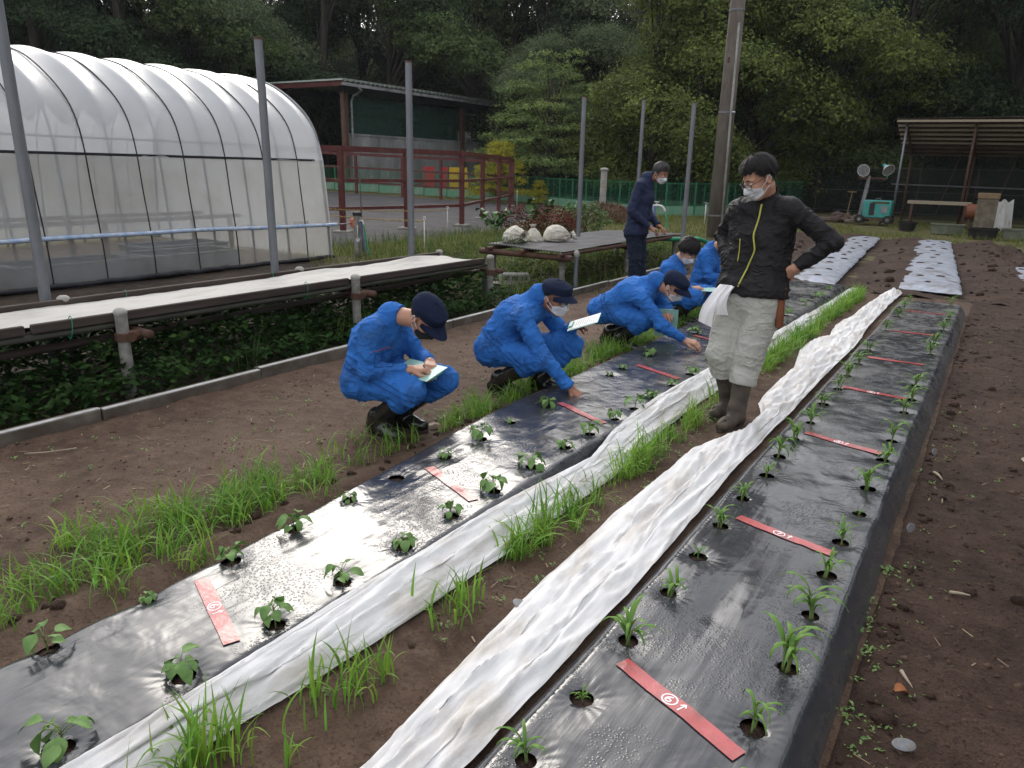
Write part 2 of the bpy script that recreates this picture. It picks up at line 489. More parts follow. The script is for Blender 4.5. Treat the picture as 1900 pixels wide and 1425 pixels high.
M['bluehose'] = mk('blue_hose', (.09, .10, .26), (.07, .08, .2), 9, .45)
M['bluewrap'] = mk('blue_tinted_film_roll', (.22, .33, .52), (.50, .55, .62), 16, .35, .4, 60, stretch=(1, .6, 1))
M['traycol'] = mk('blue_tray_plastic', (.10, .15, .21), (.075, .115, .165), 6, .5)
M['black'] = mk('black_plastic', (.012, .012, .013), (.02, .02, .02), 9, .5)
M['bag'] = cloth_white('sack_weave', (.60, .565, .48), (.24, .20, .15), .12, .05)
M['strap'] = mk('black_strap', (.012, .012, .016), (.02, .02, .025), 20, .7)
M['straw'] = mk('straw_heap', (.19, .115, .065), (.10, .06, .036), 9, .9, .5, 60, island=.45)
M['bark'] = mk('bark', (.045, .035, .026), (.025, .02, .016), 6, .9, .6, 30, stretch=(3, 3, .6))
M['chain'] = mk('yellow_chain', (.34, .24, .05), (.24, .17, .04), 20, .6)
M['pin'] = mk('grey_pin_plastic', (.15, .16, .175), (.20, .21, .225), 30, .5, .3, 80, dirt=(.10, .08, .06), dscale=40)
M['dryleaf'] = mk('dry_leaf', (.42, .17, .06), (.30, .11, .04), 30, .7, trans=.2)
M['chip'] = mk('pale_wood_chip', (.36, .30, .22), (.27, .22, .16), 30, .8)

def leaf(name, c1, c2, rough=.5, island=.3, trans=.3, scale=3.0, spec=.35):
    return mk(name, c1, c2, scale, rough, .15, 60, island=island, trans=trans, spec=spec)
M['wheat'] = leaf('wheat_blade', (.20, .37, .05), (.12, .26, .036), .45, .35, .4, spec=.25)
M['corn'] = leaf('corn_blade', (.23, .40, .085), (.15, .30, .06), .42, .22, .45, spec=.25)
M['bean'] = leaf('bean_leaf', (.26, .40, .14), (.18, .31, .10), .5, .22, .4, 20, spec=.2)
M['stem'] = mk('green_stem', (.15, .21, .06), (.10, .15, .05), 20, .5)
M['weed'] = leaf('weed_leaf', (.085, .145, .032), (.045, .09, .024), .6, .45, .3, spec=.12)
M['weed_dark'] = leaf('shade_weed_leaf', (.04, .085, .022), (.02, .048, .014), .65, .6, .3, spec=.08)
M['verge'] = leaf('verge_grass', (.19, .20, .06), (.10, .135, .035), .65, .5, .35, spec=.1)
M['redleaf'] = leaf('red_shrub_leaf', (.14, .04, .025), (.07, .032, .022), .6, .6, .25, spec=.1)
M['bigleaf'] = leaf('broad_weed_leaf', (.08, .16, .035), (.05, .11, .03), .45, .3, .3)
M['conifer'] = leaf('golden_conifer', (.50, .45, .05), (.26, .28, .04), .6, .45, .4, 1.2, spec=.1)
M['t_dark'] = leaf('dark_evergreen', (0.045, 0.075, 0.03), (0.024, 0.044, 0.018), .6, .5, .35, .5, spec=.12)
M['t_mid'] = leaf('mid_broadleaf', (0.105, 0.15, 0.048), (0.055, 0.09, 0.03), .6, .5, .35, .5, spec=.12)
M['t_grey'] = leaf('soft_broadleaf', (0.15, 0.19, 0.095), (0.085, 0.12, 0.058), .6, .5, .35, .5, spec=.12)
M['t_light'] = leaf('layered_broadleaf', (0.24, 0.32, 0.1), (0.14, 0.2, 0.07), .6, .5, .35, .5, spec=.12)
M['t_olive'] = leaf('olive_broadleaf', (0.155, 0.19, 0.046), (0.085, 0.12, 0.03), .6, .5, .35, .5, spec=.12)

def fabric(name, c1, c2, rough=.8, weave=900.0, b=.1, dirt=None):
    m = mk(name, c1, c2, 7, rough, b, 22, spec=.2, bdist=.012, dirt=dirt, dscale=5, damt=-.05)
    nt = m.node_tree
    p = [n for n in nt.nodes if n.type == 'BSDF_PRINCIPLED'][0]
    old = [n for n in nt.nodes if n.type == 'BUMP'][0]
    v = coords(nt)
    # sharp creases: the zero lines of two warped noises
    prev = old.outputs[0]
    for sc_, st_, sk in ((5.5, .42, (1, 1, 1.6)), (10.0, .22, (1.5, 1, 1))):
        n_ = tnoise(nt, coords(nt, sk), sc_, 2.0, .5, .6)
        a = N(nt, 'ShaderNodeMath', operation='SUBTRACT'); a.inputs[1].default_value = .5; nt.links.new(n_, a.inputs[0])
        a2 = N(nt, 'ShaderNodeMath', operation='ABSOLUTE'); nt.links.new(a.outputs[0], a2.inputs[0])
        h_ = ramp(nt, a2.outputs[0], [(.0, (1, 1, 1)), (.055, (0, 0, 0))])
        prev = bumpn(nt, h_, st_, .012, prev)
    nt.links.new(prev, p.inputs['Normal'])
    return m
M['seam'] = mk('blue_seam', (.010, .055, .20), (.008, .045, .17), 9, .9)
M['blue'] = fabric('blue_coverall_cloth', (.030, .150, .47), (.022, .115, .38), .85, b=.5, dirt=(.035, .095, .25))
M['navy'] = fabric('navy_work_cloth', (.026, .034, .075), (.018, .025, .055), .8, b=.35)
M['navy_trouser'] = fabric('navy_trouser_cloth', (.016, .025, .045), (.012, .018, .034), .8, b=.35)
M['blackcloth'] = fabric('black_softshell', (.012, .011, .012), (.017, .015, .016), .62, b=.3)
M['beige'] = fabric('pale_work_trouser', (.44, .435, .39), (.38, .375, .335), .8, b=.3, dirt=(.33, .31, .26))
M['cap'] = mk('navy_cap_cloth', (.010, .015, .034), (.014, .020, .044), 30, .9, .2, 300, spec=.1)
M['skin'] = mk('skin', (.50, .27, .18), (.42, .215, .14), 9, .5, .1, 80, spec=.35)
M['skin_tan'] = mk('tanned_skin', (.34, .155, .095), (.28, .125, .075), 9, .5, .1, 80, spec=.35)
M['hair'] = mk('black_hair', (.009, .008, .008), (.016, .013, .012), 30, .6, .5, 120, stretch=(1, 1, .25), spec=.2)
M['hair_grey'] = mk('greying_hair', (.014, .013, .013), (.035, .032, .031), 40, .6, .5, 120, stretch=(1, 1, .25))
M['mask'] = mk('white_mask', (.72, .72, .74), (.64, .64, .67), 12, .8, .2, 60, trans=.1)
M['mask_black'] = mk('black_mask', (.012, .012, .013), (.018, .018, .018), 12, .8)
M['eyewhite'] = mk('eye_white', (.6, .56, .52), (.5, .46, .42), 12, .3)
M['iris'] = mk('dark_iris', (.012, .008, .006), (.01, .007, .005), 12, .2)
M['frame'] = mk('dark_spectacle_frame', (.02, .016, .015), (.03, .024, .022), 12, .35, metal=.3)
M['lens'] = mk('spectacle_lens', (.8, .82, .84), (.8, .82, .84), 3, .05, alpha=.18, spec=.8)
M['paper'] = mk('white_paper', (.80, .80, .79), (.75, .75, .74), 8, .7)
M['ink'] = mk('pen_ink_lines', (.12, .12, .14), (.18, .18, .2), 8, .8)
M['clip'] = mk('pale_green_board', (.30, .52, .46), (.25, .46, .41), 8, .4)
M['clipdark'] = mk('green_clip', (.06, .30, .25), (.05, .25, .21), 8, .4)
M['pen'] = mk('blue_pen', (.02, .25, .55), (.02, .2, .45), 8, .3)
M['redpen'] = mk('red_pen', (.6, .12, .10), (.5, .1, .09), 8, .3)
M['zip'] = mk('yellow_zip', (.50, .48, .09), (.42, .40, .08), 30, .6)
M['orange_line'] = mk('orange_piping', (.45, .10, .05), (.4, .09, .04), 30, .7)
M['tagcol'] = mk('yellow_green_tag', (.16, .20, .05), (.05, .07, .06), 60, .7)
M['tape'] = mk('red_tape', (.47, .10, .10), (.38, .075, .075), 9, .2, .3, 50, spec=.5, dirt=(.20, .09, .075), dscale=14, damt=-.05)
M['ink_white'] = mk('white_marker', (.85, .83, .83), (.8, .78, .78), 20, .6)

# ================================================================== GROUND
def gz(x, y):
    """terrain height away from the vegetable plot"""
    x = np.asarray(x, float); y = np.asarray(y, float)
    r = 0.03 * np.clip(-x - 19, 0, 14) * sstep(18, 24, y)
    return r

def ground_sheet(name, xs, ys, zf, m, th_mask=None, label=None):
    X, Y = np.meshgrid(xs, ys)
    P = np.stack([X, Y, zf(X, Y)], -1)
    b = MB(); b.grid(P)
    o = b.build(name, m, smooth=True)
    o['kind'] = 'structure'
    return o

def z_base(X, Y):
    hill = 0.30 * np.clip(Y * .85 - X * .25 - 46, 0, 60) + 0.22 * np.clip(-X - 44, 0, 40)
    return -0.06 + gz(X, Y) + 0.05 * n2(X, Y, .25, 3, 5) * sstep(12, 20, np.hypot(X, Y)) + np.minimum(hill, 9.0)
xs = np.concatenate([np.linspace(-400, -70, 12), np.linspace(-66, 30, 97), np.linspace(40, 400, 12)])
ys = np.concatenate([np.linspace(-400, -20, 10), np.linspace(-16, 70, 87), np.linspace(80, 400, 10)])
ground_sheet('ground', xs, ys, z_base, M['lawn'])

def tread(X, Y):
    """trodden, slightly lumpy soil"""
    h = .016 * n2(X, Y, 1.1, 4, 3) + .011 * n2(X, Y, 6.0, 4, 9, .6) + .005 * n2(X, Y, 34.0, 3, 12) - .010 * np.clip(n2(X, Y, 3.3, 2, 14) - .3, 0, 1)
    return h

def z_path(X, Y):
    h = tread(X, Y)
    right = sstep(-.25, .1, X)
    h = h + right * (.014 * n2(X, Y, 3.0, 5, 21, .6) - .01)
    h = h + .045 * np.exp(-((X + 2.56) / .09) ** 2) * (.6 + .5 * n2(X, Y, 3.2, 4, 31)) * (Y < 11)
    h = h + .02 * np.exp(-((X + 4.40) / .10) ** 2) * (.5 + .6 * n2(X, Y, 4.0, 3, 33))
    return h

def z_tilled(X, Y):
    h = tread(X, Y) + .045 * n2(X, Y, 2.6, 5, 41, .65) + .035 * np.abs(n2(X, Y, 6.0, 4, 44))
    u = X + .071 * (Y - 11.8)
    h = h + .05 * np.cos((u + 1.10) * 2 * PI / 1.50) * sstep(11, 12.5, Y) * sstep(-3.6, -3.2, u)
    fur = .03 * np.sin(u * 2 * PI / .46 + .8 * n2(X, Y, .5, 2, 47)) * sstep(.2, .7, u)
    return h + fur * sstep(4, 8, Y)
xs_n = np.concatenate([np.arange(-4.47, -2.75, .035), np.arange(-2.75, 1.6, .022), np.arange(1.6, 4.6, .1)])
ground_sheet('soil_path', xs_n, np.concatenate([np.arange(-.6, 4.6, .022), np.arange(4.6, 11.42, .045)]), z_path, M['soil'])
for a, b, nm in ((-6.2, 5.0, 'tilled_soil'),):
    ground_sheet(nm, np.arange(a, b, .07), np.arange(11.35, 22.4, .06), z_tilled, M['soil_dark'])
# darker loose soil right of the right-hand bed
ground_sheet('loose_soil', np.arange(-.30, 4.5, .024), np.arange(-.4, 11.42, .03),
             lambda X, Y: z_path(X, Y) + .012 + .020 * n2(X, Y, 2.6, 5, 51, .6) + .010 * np.abs(n2(X, Y, 7, 3, 53)) - .08 * (1 - sstep(-.19, -.12, X)), M['soil_dark'])
# strip between kerb and greenhouse
ground_sheet('bench_soil', np.arange(-9.9, -4.55, .08), np.arange(-2, 13.5, .08), lambda X, Y: -.02 + .03 * n2(X, Y, 2.0, 4, 61), M['soil_bench'])
# paddock
def z_sand(X, Y): return gz(X, Y) + .035 * n2(X, Y, 1.6, 5, 71, .6) - .01
Xs = np.arange(-30, -9.3, .16); Ys = np.arange(9.3, 31.5, .16)
X, Y = np.meshgrid(Xs, Ys)
Z = z_sand(X, Y)
inside = sstep(0, .9, (-10.9 - X) + .6 * n2(X, Y, .5, 4, 73) - .45 * np.clip(Y - 17, 0, 20)) * sstep(0, 1.0, 30.2 - Y + .3 * (X + 18))
b = MB(); b.grid(np.stack([X, Y, Z - .14 * (1 - inside)], -1))
b.build('paddock_sand', M['sand'], smooth=True)['kind'] = 'structure'
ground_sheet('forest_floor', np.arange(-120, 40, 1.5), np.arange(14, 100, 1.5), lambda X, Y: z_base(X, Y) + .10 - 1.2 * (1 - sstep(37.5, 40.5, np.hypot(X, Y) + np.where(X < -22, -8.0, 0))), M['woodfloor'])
A_, R_ = np.meshgrid(np.radians(np.linspace(105, -70, 90)), np.linspace(64, 84, 12))
b = MB(); b.grid(np.stack([-np.sin(A_) * R_, np.cos(A_) * R_, -1 + 15.5 * sstep(64, 82, R_) + .8 * n2(A_ * 30, R_, .3, 3, 77)], -1))
b.build('forest_backdrop', mk('forest_backdrop', (.008, .012, .005), (.004, .006, .003), .8, .95, 1.0, 3, bdist=.4, spec=.05), smooth=True)['kind'] = 'structure'  # dark backdrop ring added behind the trees to block the sky between them

# ------------------------------------------------------------------ kerb
kerb = thing('concrete_kerb', (-4.53, 0, 0), 'low concrete kerb with a pale top edge running along the soil path below the long bench', 'kerb')
y = -1.4
i = 0
while y < 11.4:
    L = 1.19
    b = MB()
    dx = [.0, .006, -.004, .012, .003, -.008][i % 6]; dz = [0, .006, .002, -.004, .008, -.002][i % 6]
    b.box((dx, y + L / 2, .022 + dz), (.085, L - .008, .11), bev=.006)
    ob = b.build('kerb_stone', M['kerb'], kerb)
    b = MB(); b.box((dx + .022, y + L / 2, .0805 + dz), (.035, L - .012, .006))
    b.build('metal_edging', M['alu'], ob)
    y += L; i += 1

# ------------------------------------------------------------------ greenhouse
gh = thing('polytunnel_greenhouse', (-12.4, 3.0, 0), 'white plastic film tunnel greenhouse with black straps over curved hoops', 'greenhouse')
GX, GY0, GY1 = -12.4, -6.0, 9.0
half = [(-9.76, 0), (-9.79, .6), (-9.85, 1.2), (-9.89, 1.62), (-9.95, 2.0), (-10.08, 2.26), (-10.33, 2.5), (-10.72, 2.75), (-11.13, 2.93), (-11.56, 3.03), (-12.0, 3.08), (-12.4, 3.09)]
def resample(pts, n):
    pts = np.array(pts, float)
    s = np.concatenate([[0], np.cumsum(np.linalg.norm(np.diff(pts, axis=0), axis=1))])
    t = np.linspace(0, s[-1], n)
    return np.stack([np.interp(t, s, pts[:, k]) for k in range(pts.shape[1])], 1)
prof = np.array(half + [(2 * GX - x, z) for x, z in half[-2::-1]])
prof = resample(prof, 90)
for _ in range(4): prof[1:-1] = .25 * prof[:-2] + .5 * prof[1:-1] + .25 * prof[2:]
RIBS = [8.98] + [8.09 - .68 * k for k in range(21)]
def gh_local(p): return np.asarray(p) - np.array([-12.4, 3.0, 0])
nrm2 = np.gradient(prof, axis=0); nrm2 = np.stack([nrm2[:, 1], -nrm2[:, 0]], 1) / np.linalg.norm(nrm2, axis=1)[:, None]
def film_strip(z0, z1, side, name, m, sag=.05, yr=(GY0, GY1), ny=310, off=0.0):
    """film between two heights; side 0 = whole arch above z0"""
    if side == 0:
        kk = prof[:, 1] >= z0; pr = prof[kk]; nn = nrm2[kk]
        x0 = np.interp(z0, prof[:40, 1], prof[:40, 0]); pr = np.concatenate([[[x0, z0]], pr, [[2 * GX - x0, z0]]]); nn = np.concatenate([nn[:1], nn, nn[-1:]])
    else:
        half_ = prof[:len(prof) // 2]; k = (half_[:, 1] >= z0 - .02) & (half_[:, 1] <= z1 + .02)
        pr = half_[k].copy(); nn = nrm2[:len(prof) // 2][k]
        pr = np.stack([np.interp(np.linspace(z0, z1, 14), half_[:45, 1], half_[:45, 0]), np.linspace(z0, z1, 14)], 1); nn = np.tile(nn[:1], (14, 1))
        if side == 2: pr[:, 0] = 2 * GX - pr[:, 0]; nn = nn * np.array([-1, 1])
    ys_ = np.linspace(yr[0], yr[1], ny)
    ph = (ys_ - 8.09) / .68
    bulge = -np.abs(np.sin(ph * PI)) ** .9            # pressed in between the hoops by the straps
    amp = sag * np.sin(np.clip((pr[:, 1] - z0) / 1.2, 0, 1) * PI / 2) if side == 0 else np.full(len(pr), sag)
    P = np.zeros((len(pr), ny, 3))
    wr = n2(np.repeat(np.arange(len(pr))[:, None] * .05, ny, 1), np.repeat(ys_[None], len(pr), 0), 1.7, 4, 81) * .018
    d = off + .022 + bulge[None] * amp[:, None] + wr * (.3 + .7 * np.abs(bulge[None]))
    P[..., 0] = pr[:, :1] + nn[:, :1] * d; P[..., 1] = ys_[None]; P[..., 2] = pr[:, 1:] + nn[:, 1:] * d
    b = MB(); b.grid(gh_local(P))
    return b.build(name, m, gh, smooth=True)
film_strip(1.615, 9, 0, 'roof_film', M['gh_roof'], .06)
film_strip(.60, 1.645, 1, 'side_film', M['gh_side'], .012, off=.012)
film_strip(.03, .66, 1, 'skirt_film', M['gh_skirt'], .01)
film_strip(.03, 1.64, 2, 'side_film', M['gh_skirt'], .01)
# end wall
b = MB()
c0 = np.array([[GX, z] for z in np.linspace(0, 3.0, len(prof))])
b.grid(gh_local(np.stack([np.stack([prof[:, 0], np.full(len(prof), 9.0), prof[:, 1]], 1), np.stack([prof[:, 0] * .5 + GX * .5, np.full(len(prof), 9.0), prof[:, 1] * .75], 1), np.stack([np.full(len(prof), GX), np.full(len(prof), 9.0), prof[:, 1] * .5], 1)])))
b.build('end_film', M['gh_side'], gh, smooth=True)
inner = prof - nrm2 * .02
for k, yy in enumerate(RIBS):
    if yy < GY0: continue
    b = MB(); b.tube(gh_local(np.stack([inner[:, 0], np.full(len(inner), yy), inner[:, 1]], 1)), .017 if k else .024, 8)
    b.build('hoop', M['steel'], gh, smooth=True)
for k in range(21):
    yy = 8.43 - .68 * k
    if yy < GY0: continue
    o_ = prof + nrm2 * (-.05 * np.sin(np.clip((prof[:, 1:] - 1.6) / 1.2, 0, 1) * PI / 2) + .030)
    b = MB(); b.tube(gh_local(np.stack([o_[:, 0], yy + .006 * np.sin(np.arange(len(o_)) * .4), o_[:, 1]], 1)), .0095, 6)
    b.build('strap', M['strap'], gh, smooth=True)
def xz(z): return np.interp(z, prof[:40, 1], prof[:40, 0])
b = MB(); b.bar(gh_local((xz(1.64) + .025, GY0, 1.64)), gh_local((xz(1.64) + .025, 8.8, 1.64)), .02, .034)
b.build('film_rail', M['strap'], gh)
for zz in (1.84, 2.62):
    dx_ = .045 if zz < 2 else .16
    b = MB(); b.tube(gh_local([(xz(zz) - dx_, GY0, zz), (xz(zz) - dx_, 9.0, zz)]), .014, 8); b.build('purlin', M['steel'], gh, smooth=True)
b = MB(); b.tube(gh_local([(GX, GY0, 3.05), (GX, 9.0, 3.05)]), .016, 8); b.build('ridge_pipe', M['steel'], gh, smooth=True)
yy = np.linspace(GY0, 9.12, 160)
b = MB(); b.tube(gh_local(np.stack([np.full(160, -9.74) + .003 * np.sin(yy * 2.3), yy, .62 - .05 * sstep(6, 9.1, yy) + .003 * np.sin(yy * 3.1)], 1)), .030 + .003 * np.sin(yy * 23) * np.sin(yy * 7.7), 10)
b.build('roll_up_pipe', M['bluewrap'], gh, smooth=True)
b = MB(); b.tube(gh_local([(-9.74, 9.1, .57), (-9.74, 9.52, .57)]), .013, 8); b.build('crank_rod', M['steel'], gh, smooth=True)
yy = np.linspace(GY0, 9.0, 200)
b = MB(); b.tube(gh_local(np.stack([np.full(200, -9.70) + .02 * n2(yy, yy * 0, 3, 3, 91), yy, .035 + .012 * n2(yy, yy * 0 + 2, 6, 2, 93)], 1)), .032, 7)
b.build('ground_skirt', M['strap'], gh, smooth=True)
# inside the tunnel
fl = ground_sheet('greenhouse_floor', np.arange(-15, -9.78, .2), np.arange(-6, 9, .2), lambda X, Y: -.005 + .01 * n2(X, Y, 2, 3, 95), M['soil'])
for i, (x, y, L) in enumerate([(-10.55, 3.2, 1.5), (-10.5, 4.9, 1.6), (-10.5, 6.6, 1.5), (-11.6, 7.2, 1.5)]):
    t = thing('seedling_tank', (x, y, 0), ['blue grey shallow tank behind the leftmost posts inside the greenhouse', 'blue grey shallow tank inside the greenhouse left of the diagonal brace', 'blue grey shallow tank seen through the clear skirt right of the diagonal brace', 'blue grey shallow tank farthest inside the greenhouse near its end'][i], 'tank', 'blue tanks inside the greenhouse')
    b = MB()
    for s in (-1, 1):
        b.box((s * .38, 0, .13), (.03, L, .22), bev=.008); b.box((0, s * (L / 2 - .015), .13), (.73, .03, .22), bev=.008)
    b.box((0, 0, .06), (.73, L - .06, .02)); b.build('tank_wall', M['traycol'], t)
    b = MB()
    for s in (-1, 1): b.box((s * .385, 0, .246), (.07, L + .04, .014)); b.box((0, s * L / 2, .247), (.70, .07, .013))
    b.build('rim', M['traycol'], t)
rk = thing('timber_rack', (-10.9, 4.6, 0), 'tan timber trestle with diagonal braces seen through the greenhouse film', 'rack')
for y in (1.4, 3.4, 5.4, 7.4):
    for x in (-.45, .55):
        b = MB(); b.box((x, y - 4.6, .36), (.055, .055, .72)); b.build('leg', M['wood_tan'], rk)
for x in (-.45, .55):
    b = MB(); b.bar((x, -3.4, .75), (x, 3.0, .75), .05, .06); b.build('rail', M['wood_tan'], rk)
b = MB(); b.bar((-.40, -.95, .70), (-.40, -.02, .12), .045, .05); b.bar((-.40, -1.0, .25), (-.40, -1.6, .70), .045, .05); b.build('brace', M['wood_tan'], rk)

# ------------------------------------------------------------------ grey posts in a row
def post(x, y, h, lab, r=.036, m='steel', top=None):
    t = thing('steel_post', (x, y, 0), lab, 'post', 'tall grey steel posts')
    b = MB(); lean = random.uniform(-.012, .012)
    b.tube([(0, 0, -.1), (lean * .5, 0, h * .5), (lean, 0, h)], [r, r, r * .96], 14); b.build('shaft', M[m], t, smooth='auto')
    b = MB(); b.tube([(lean, 0, h - .012), (lean, 0, h + .008)], r * 1.05, 14); b.build('rim', M['rust'], t, smooth='auto')
    return t
post(-5.73, 2.49, 2.66, 'tall grey steel post at the left picture edge in front of the greenhouse', .038)
post(-5.73, 4.55, 2.63, 'tall grey steel post in front of the right end of the greenhouse', .038)
post(-5.73, 6.52, 2.68, 'tall grey steel post behind the far end of the long bench', .038)
post(-5.70, 10.57, 2.67, 'tall grey steel post with a rust band rising from the red leaved shrub', .037)
post(-5.72, 12.83, 2.82, 'tall grey steel post just behind the standing worker in navy', .034)
post(-4.39, 11.8, 2.65, 'tall grey steel post between the navy worker and the utility pole', .036)

up_ = thing('utility_pole', (-6.12, 18.72, 0), 'thick brown grey concrete utility pole with a pale conduit strapped to it', 'utility pole')
b = MB(); b.tube([(0, 0, -.2), (.0, 0, 4.5), (0, 0, 9.5)], [.215, .18, .145], 24); b.build('shaft', M['pole_conc'], up_, smooth=True)
b = MB(); b.tube([(.2, -.12, 0), (.15, -.14, 3), (.125, -.13, 4.95), (.125, -.13, 5.0)], .028, 10); b.build('conduit', M['concrete_pale'], up_, smooth=True)
for z in (.55, 3.02, 5.3):
    rr = .215 - .0078 * z
    b = MB(); b.lathe([(rr, z - .02), (rr + .012, z - .02), (rr + .012, z + .02), (rr, z + .02)], n=24); b.build('band', M['steel'], up_)
b = MB(); b.tube([(.19, -.16, 3.02), (.26, -.2, 3.02)], .02, 8); b.build('bolt', M['white_metal'], up_)
b = MB(); b.box((-.02, -.185, 4.2), (.05, .03, .12)); b.build('number_plate', M['rust'], up_)

def pvc_post(x, y, h, lab, r=.05, m='concrete_pale', name='capped_post'):
    t = thing(name, (x, y, 0), lab, 'post')
    b = MB(); b.tube([(0, 0, -.05), (0, 0, h)], r, 14); b.build('shaft', M[m], t, smooth='auto')
    b = MB(); b.lathe([(0.0001, h + .06), (r * .8, h + .05), (r * 1.25, h + .02), (r * 1.3, h - .03), (r, h - .035)], n=14); b.build('cap', M['concrete_pale'], t, smooth=True)
    return t
pvc_post(-11.2, 22.35, 1.62, 'short pale capped post standing behind the navy worker', .11)
pvc_post(-4.66, 8.62, .50, 'short rusty grey pipe stub in front of the mesh topped bench', .03, 'steel', 'pipe_stub')
pvc_post(-5.05, 7.06, .37, 'short grey pipe stub beside the end leg of the long bench', .034, 'steel', 'pipe_stub')

# ------------------------------------------------------------------ long bench
bn = thing('potting_bench', (-5.24, 3.0, 0), 'long low bench of dark timber and rusty pipe on concrete legs', 'bench')
def L_(p): return np.asarray(p, float) - np.array([-5.24, 3.0, 0])
for y in (.35, 2.56, 4.75, 6.9):
    for x in (-4.86, -5.62):
        b = MB(); b.tube(L_([(x, y, -.05), (x, y, .585)]), .04, 14)
        lg = b.build('leg', M['concrete'], bn, smooth='auto')
        b = MB(); b.lathe([(.0001, .622), (.025, .618), (.042, .604), (.046, .588), (.04, .575)], c=L_((x, y, 0)), n=14); b.build('cap', M['concrete_pale'], lg, smooth=True)
        b = MB(); b.tube(L_([(x - .05, y + .03, .425), (x + .055, y + .03, .42)]), .035, 10); b.lathe([(.041, .39), (.055, .395), (.055, .445), (.041, .45)], c=L_((x, y, 0)), n=12)
        b.tube(L_([(x, y + .02, .42), (x + .0, y + .11, .42)]), .038, 8); b.build('clamp', M['rust'], lg, smooth='auto')
for y0, y1 in ((-1.0, 1.98), (2.02, 4.7), (4.76, 6.84)):
    P = np.linspace(y0, y1, 14)
    b = MB(); b.bar(L_((-4.905, y0, .555)), L_((-4.905, y1, .555)), .035, .062, bev=.006); b.build('front_rail', M['wood_dark'], bn)
for y0, y1 in ((-1.0, 2.0), (2.03, 5.3)):
    pass
for y0, y1 in ((1.30, 4.4), (4.42, 6.86), (-1.0, 1.26)):
    b = MB(); b.bar(L_((-5.60, y0, .565)), L_((-5.60, y1, .565)), .04, .062, bev=.006); b.build('back_rail', M['wood_dark'], bn)
yy = np.linspace(-1, 6.95, 60)
for x in (-4.925, -5.56):
    b = MB(); b.tube(L_(np.stack([x + .01 * n2(yy, yy * 0, .8, 2, 101), yy, .497 + .008 * n2(yy, yy * 0 + 3, 1.2, 2, 102)], 1)), .024, 9); b.build('bearer', M['wood_old'], bn, smooth=True)
b = MB(); b.tube(L_([(-5.06, -1, .37), (-5.06, 6.95, .41)]), .026, 9); b.build('pipe', M['wood_dark'], bn, smooth=True)
b = MB(); b.tube(L_([(-5.55, -1, .36), (-5.55, 6.95, .40)]), .026, 9); b.build('pipe', M['rust'], bn, smooth=True)
for y in (.4, 2.6, 4.79, 6.9):
    b = MB(); b.tube(L_([(-4.75, y + .09, .43), (-5.7, y + .09, .43)]), .03, 9); b.build('cross_pipe', M['rust'], bn, smooth=True)
yy = np.linspace(-1, 6.9, 340)
X, Y = np.meshgrid(np.linspace(-5.58, -4.92, 5), yy)
b = MB(); b.sheet(L_(np.stack([X, Y, .532 + .005 * np.sin(Y * 2 * PI / .075)], -1)), .004); b.build('corrugated_deck', M['wood_old'], bn, smooth=True)
# pale felt on the deck
X, Y = np.meshgrid(np.linspace(-5.57, -4.93, 34), np.linspace(-1, 6.84, 260))
rag = .02 * n2(Y, Y * 0, 2.4, 4, 105)
Z = .552 + .010 * n2(X, Y, 2.2, 4, 106) + .005 * n2(X, Y, 9, 3, 107) + .055 * np.maximum(0, n2(Y, Y * 0 + 5, 1.0, 3, 108)) * np.exp(-((X + 5.53) / .06) ** 2) + .012 * np.exp(-((X + 4.95) / .03) ** 2)
Yb = np.where(Y > 6.7, Y + .12 * n2(X, Y * 0, 4, 3, 109), Y)
b = MB(); b.sheet(np.stack([X + rag * (X < -5.5), Yb, Z + .002], -1), .003)
tag(b.build('felt_sheet', M['felt'], smooth=True), 'long pale felt sheet laid over the top of the bench', 'sheet')
for (y, x) in ((1.35, -4.905), (2.25, -4.905), (4.2, -4.905), (3.0, -5.60), (4.4, -5.60), (6.3, -5.60)):
    a = np.linspace(0, 2 * PI, 17)
    b = MB(); b.tube(L_(np.stack([x + .028 * np.cos(a), np.full(17, y) + .01 * np.sin(a), .53 + .075 * np.sin(a)], 1)), .003, 5, False)
    b.build('tie_string', M['greenhose'], bn, smooth=True)

# ------------------------------------------------------------------ mesh topped bench
b2 = thing('mesh_bench', (-5.3, 10.4, 0), 'bench topped with dark ribbed mesh on rusty pipes beside the navy worker', 'bench')
def L2(p): return np.asarray(p, float) - np.array([-5.3, 10.4, 0])
X, Y = np.meshgrid(np.linspace(-6.0, -4.72, 200), np.linspace(8.35, 12.75, 26))
Z = .545 + .009 * np.sin(X * 2 * PI / .046) + .02 * n2(X, Y, .7, 3, 111) - .03 * sstep(11.2, 12.7, Y)
b = MB(); b.sheet(L2(np.stack([X, Y + .10 * n2(X, Y * 0, 1.2, 2, 112), Z], -1)), .004); b.build('ribbed_mesh', mk('dark_mesh_sheet', (.075, .075, .08), (.12, .12, .125), 3, .5, .2, 90, metal=.2, dirt=(.05, .04, .035), dscale=2), b2, smooth=True)
for a_, c_ in (((-6.1, 8.42, .455), (-4.62, 8.42, .46)), ((-6.1, 10.5, .455), (-4.65, 10.5, .46)), ((-6.1, 12.5, .455), (-4.65, 12.5, .44))):
    q = MB(); q.tube(L2([a_, c_]), .042, 12); q.build('cross_pipe', M['rust'], b2, smooth='auto')
for x in (-5.9, -5.35, -4.74):
    q = MB(); q.tube(L2([(x, 8.28, .505), (x, 12.78, .495)]), .03, 10); q.build('bearer_pipe', M['rust'], b2, smooth='auto')
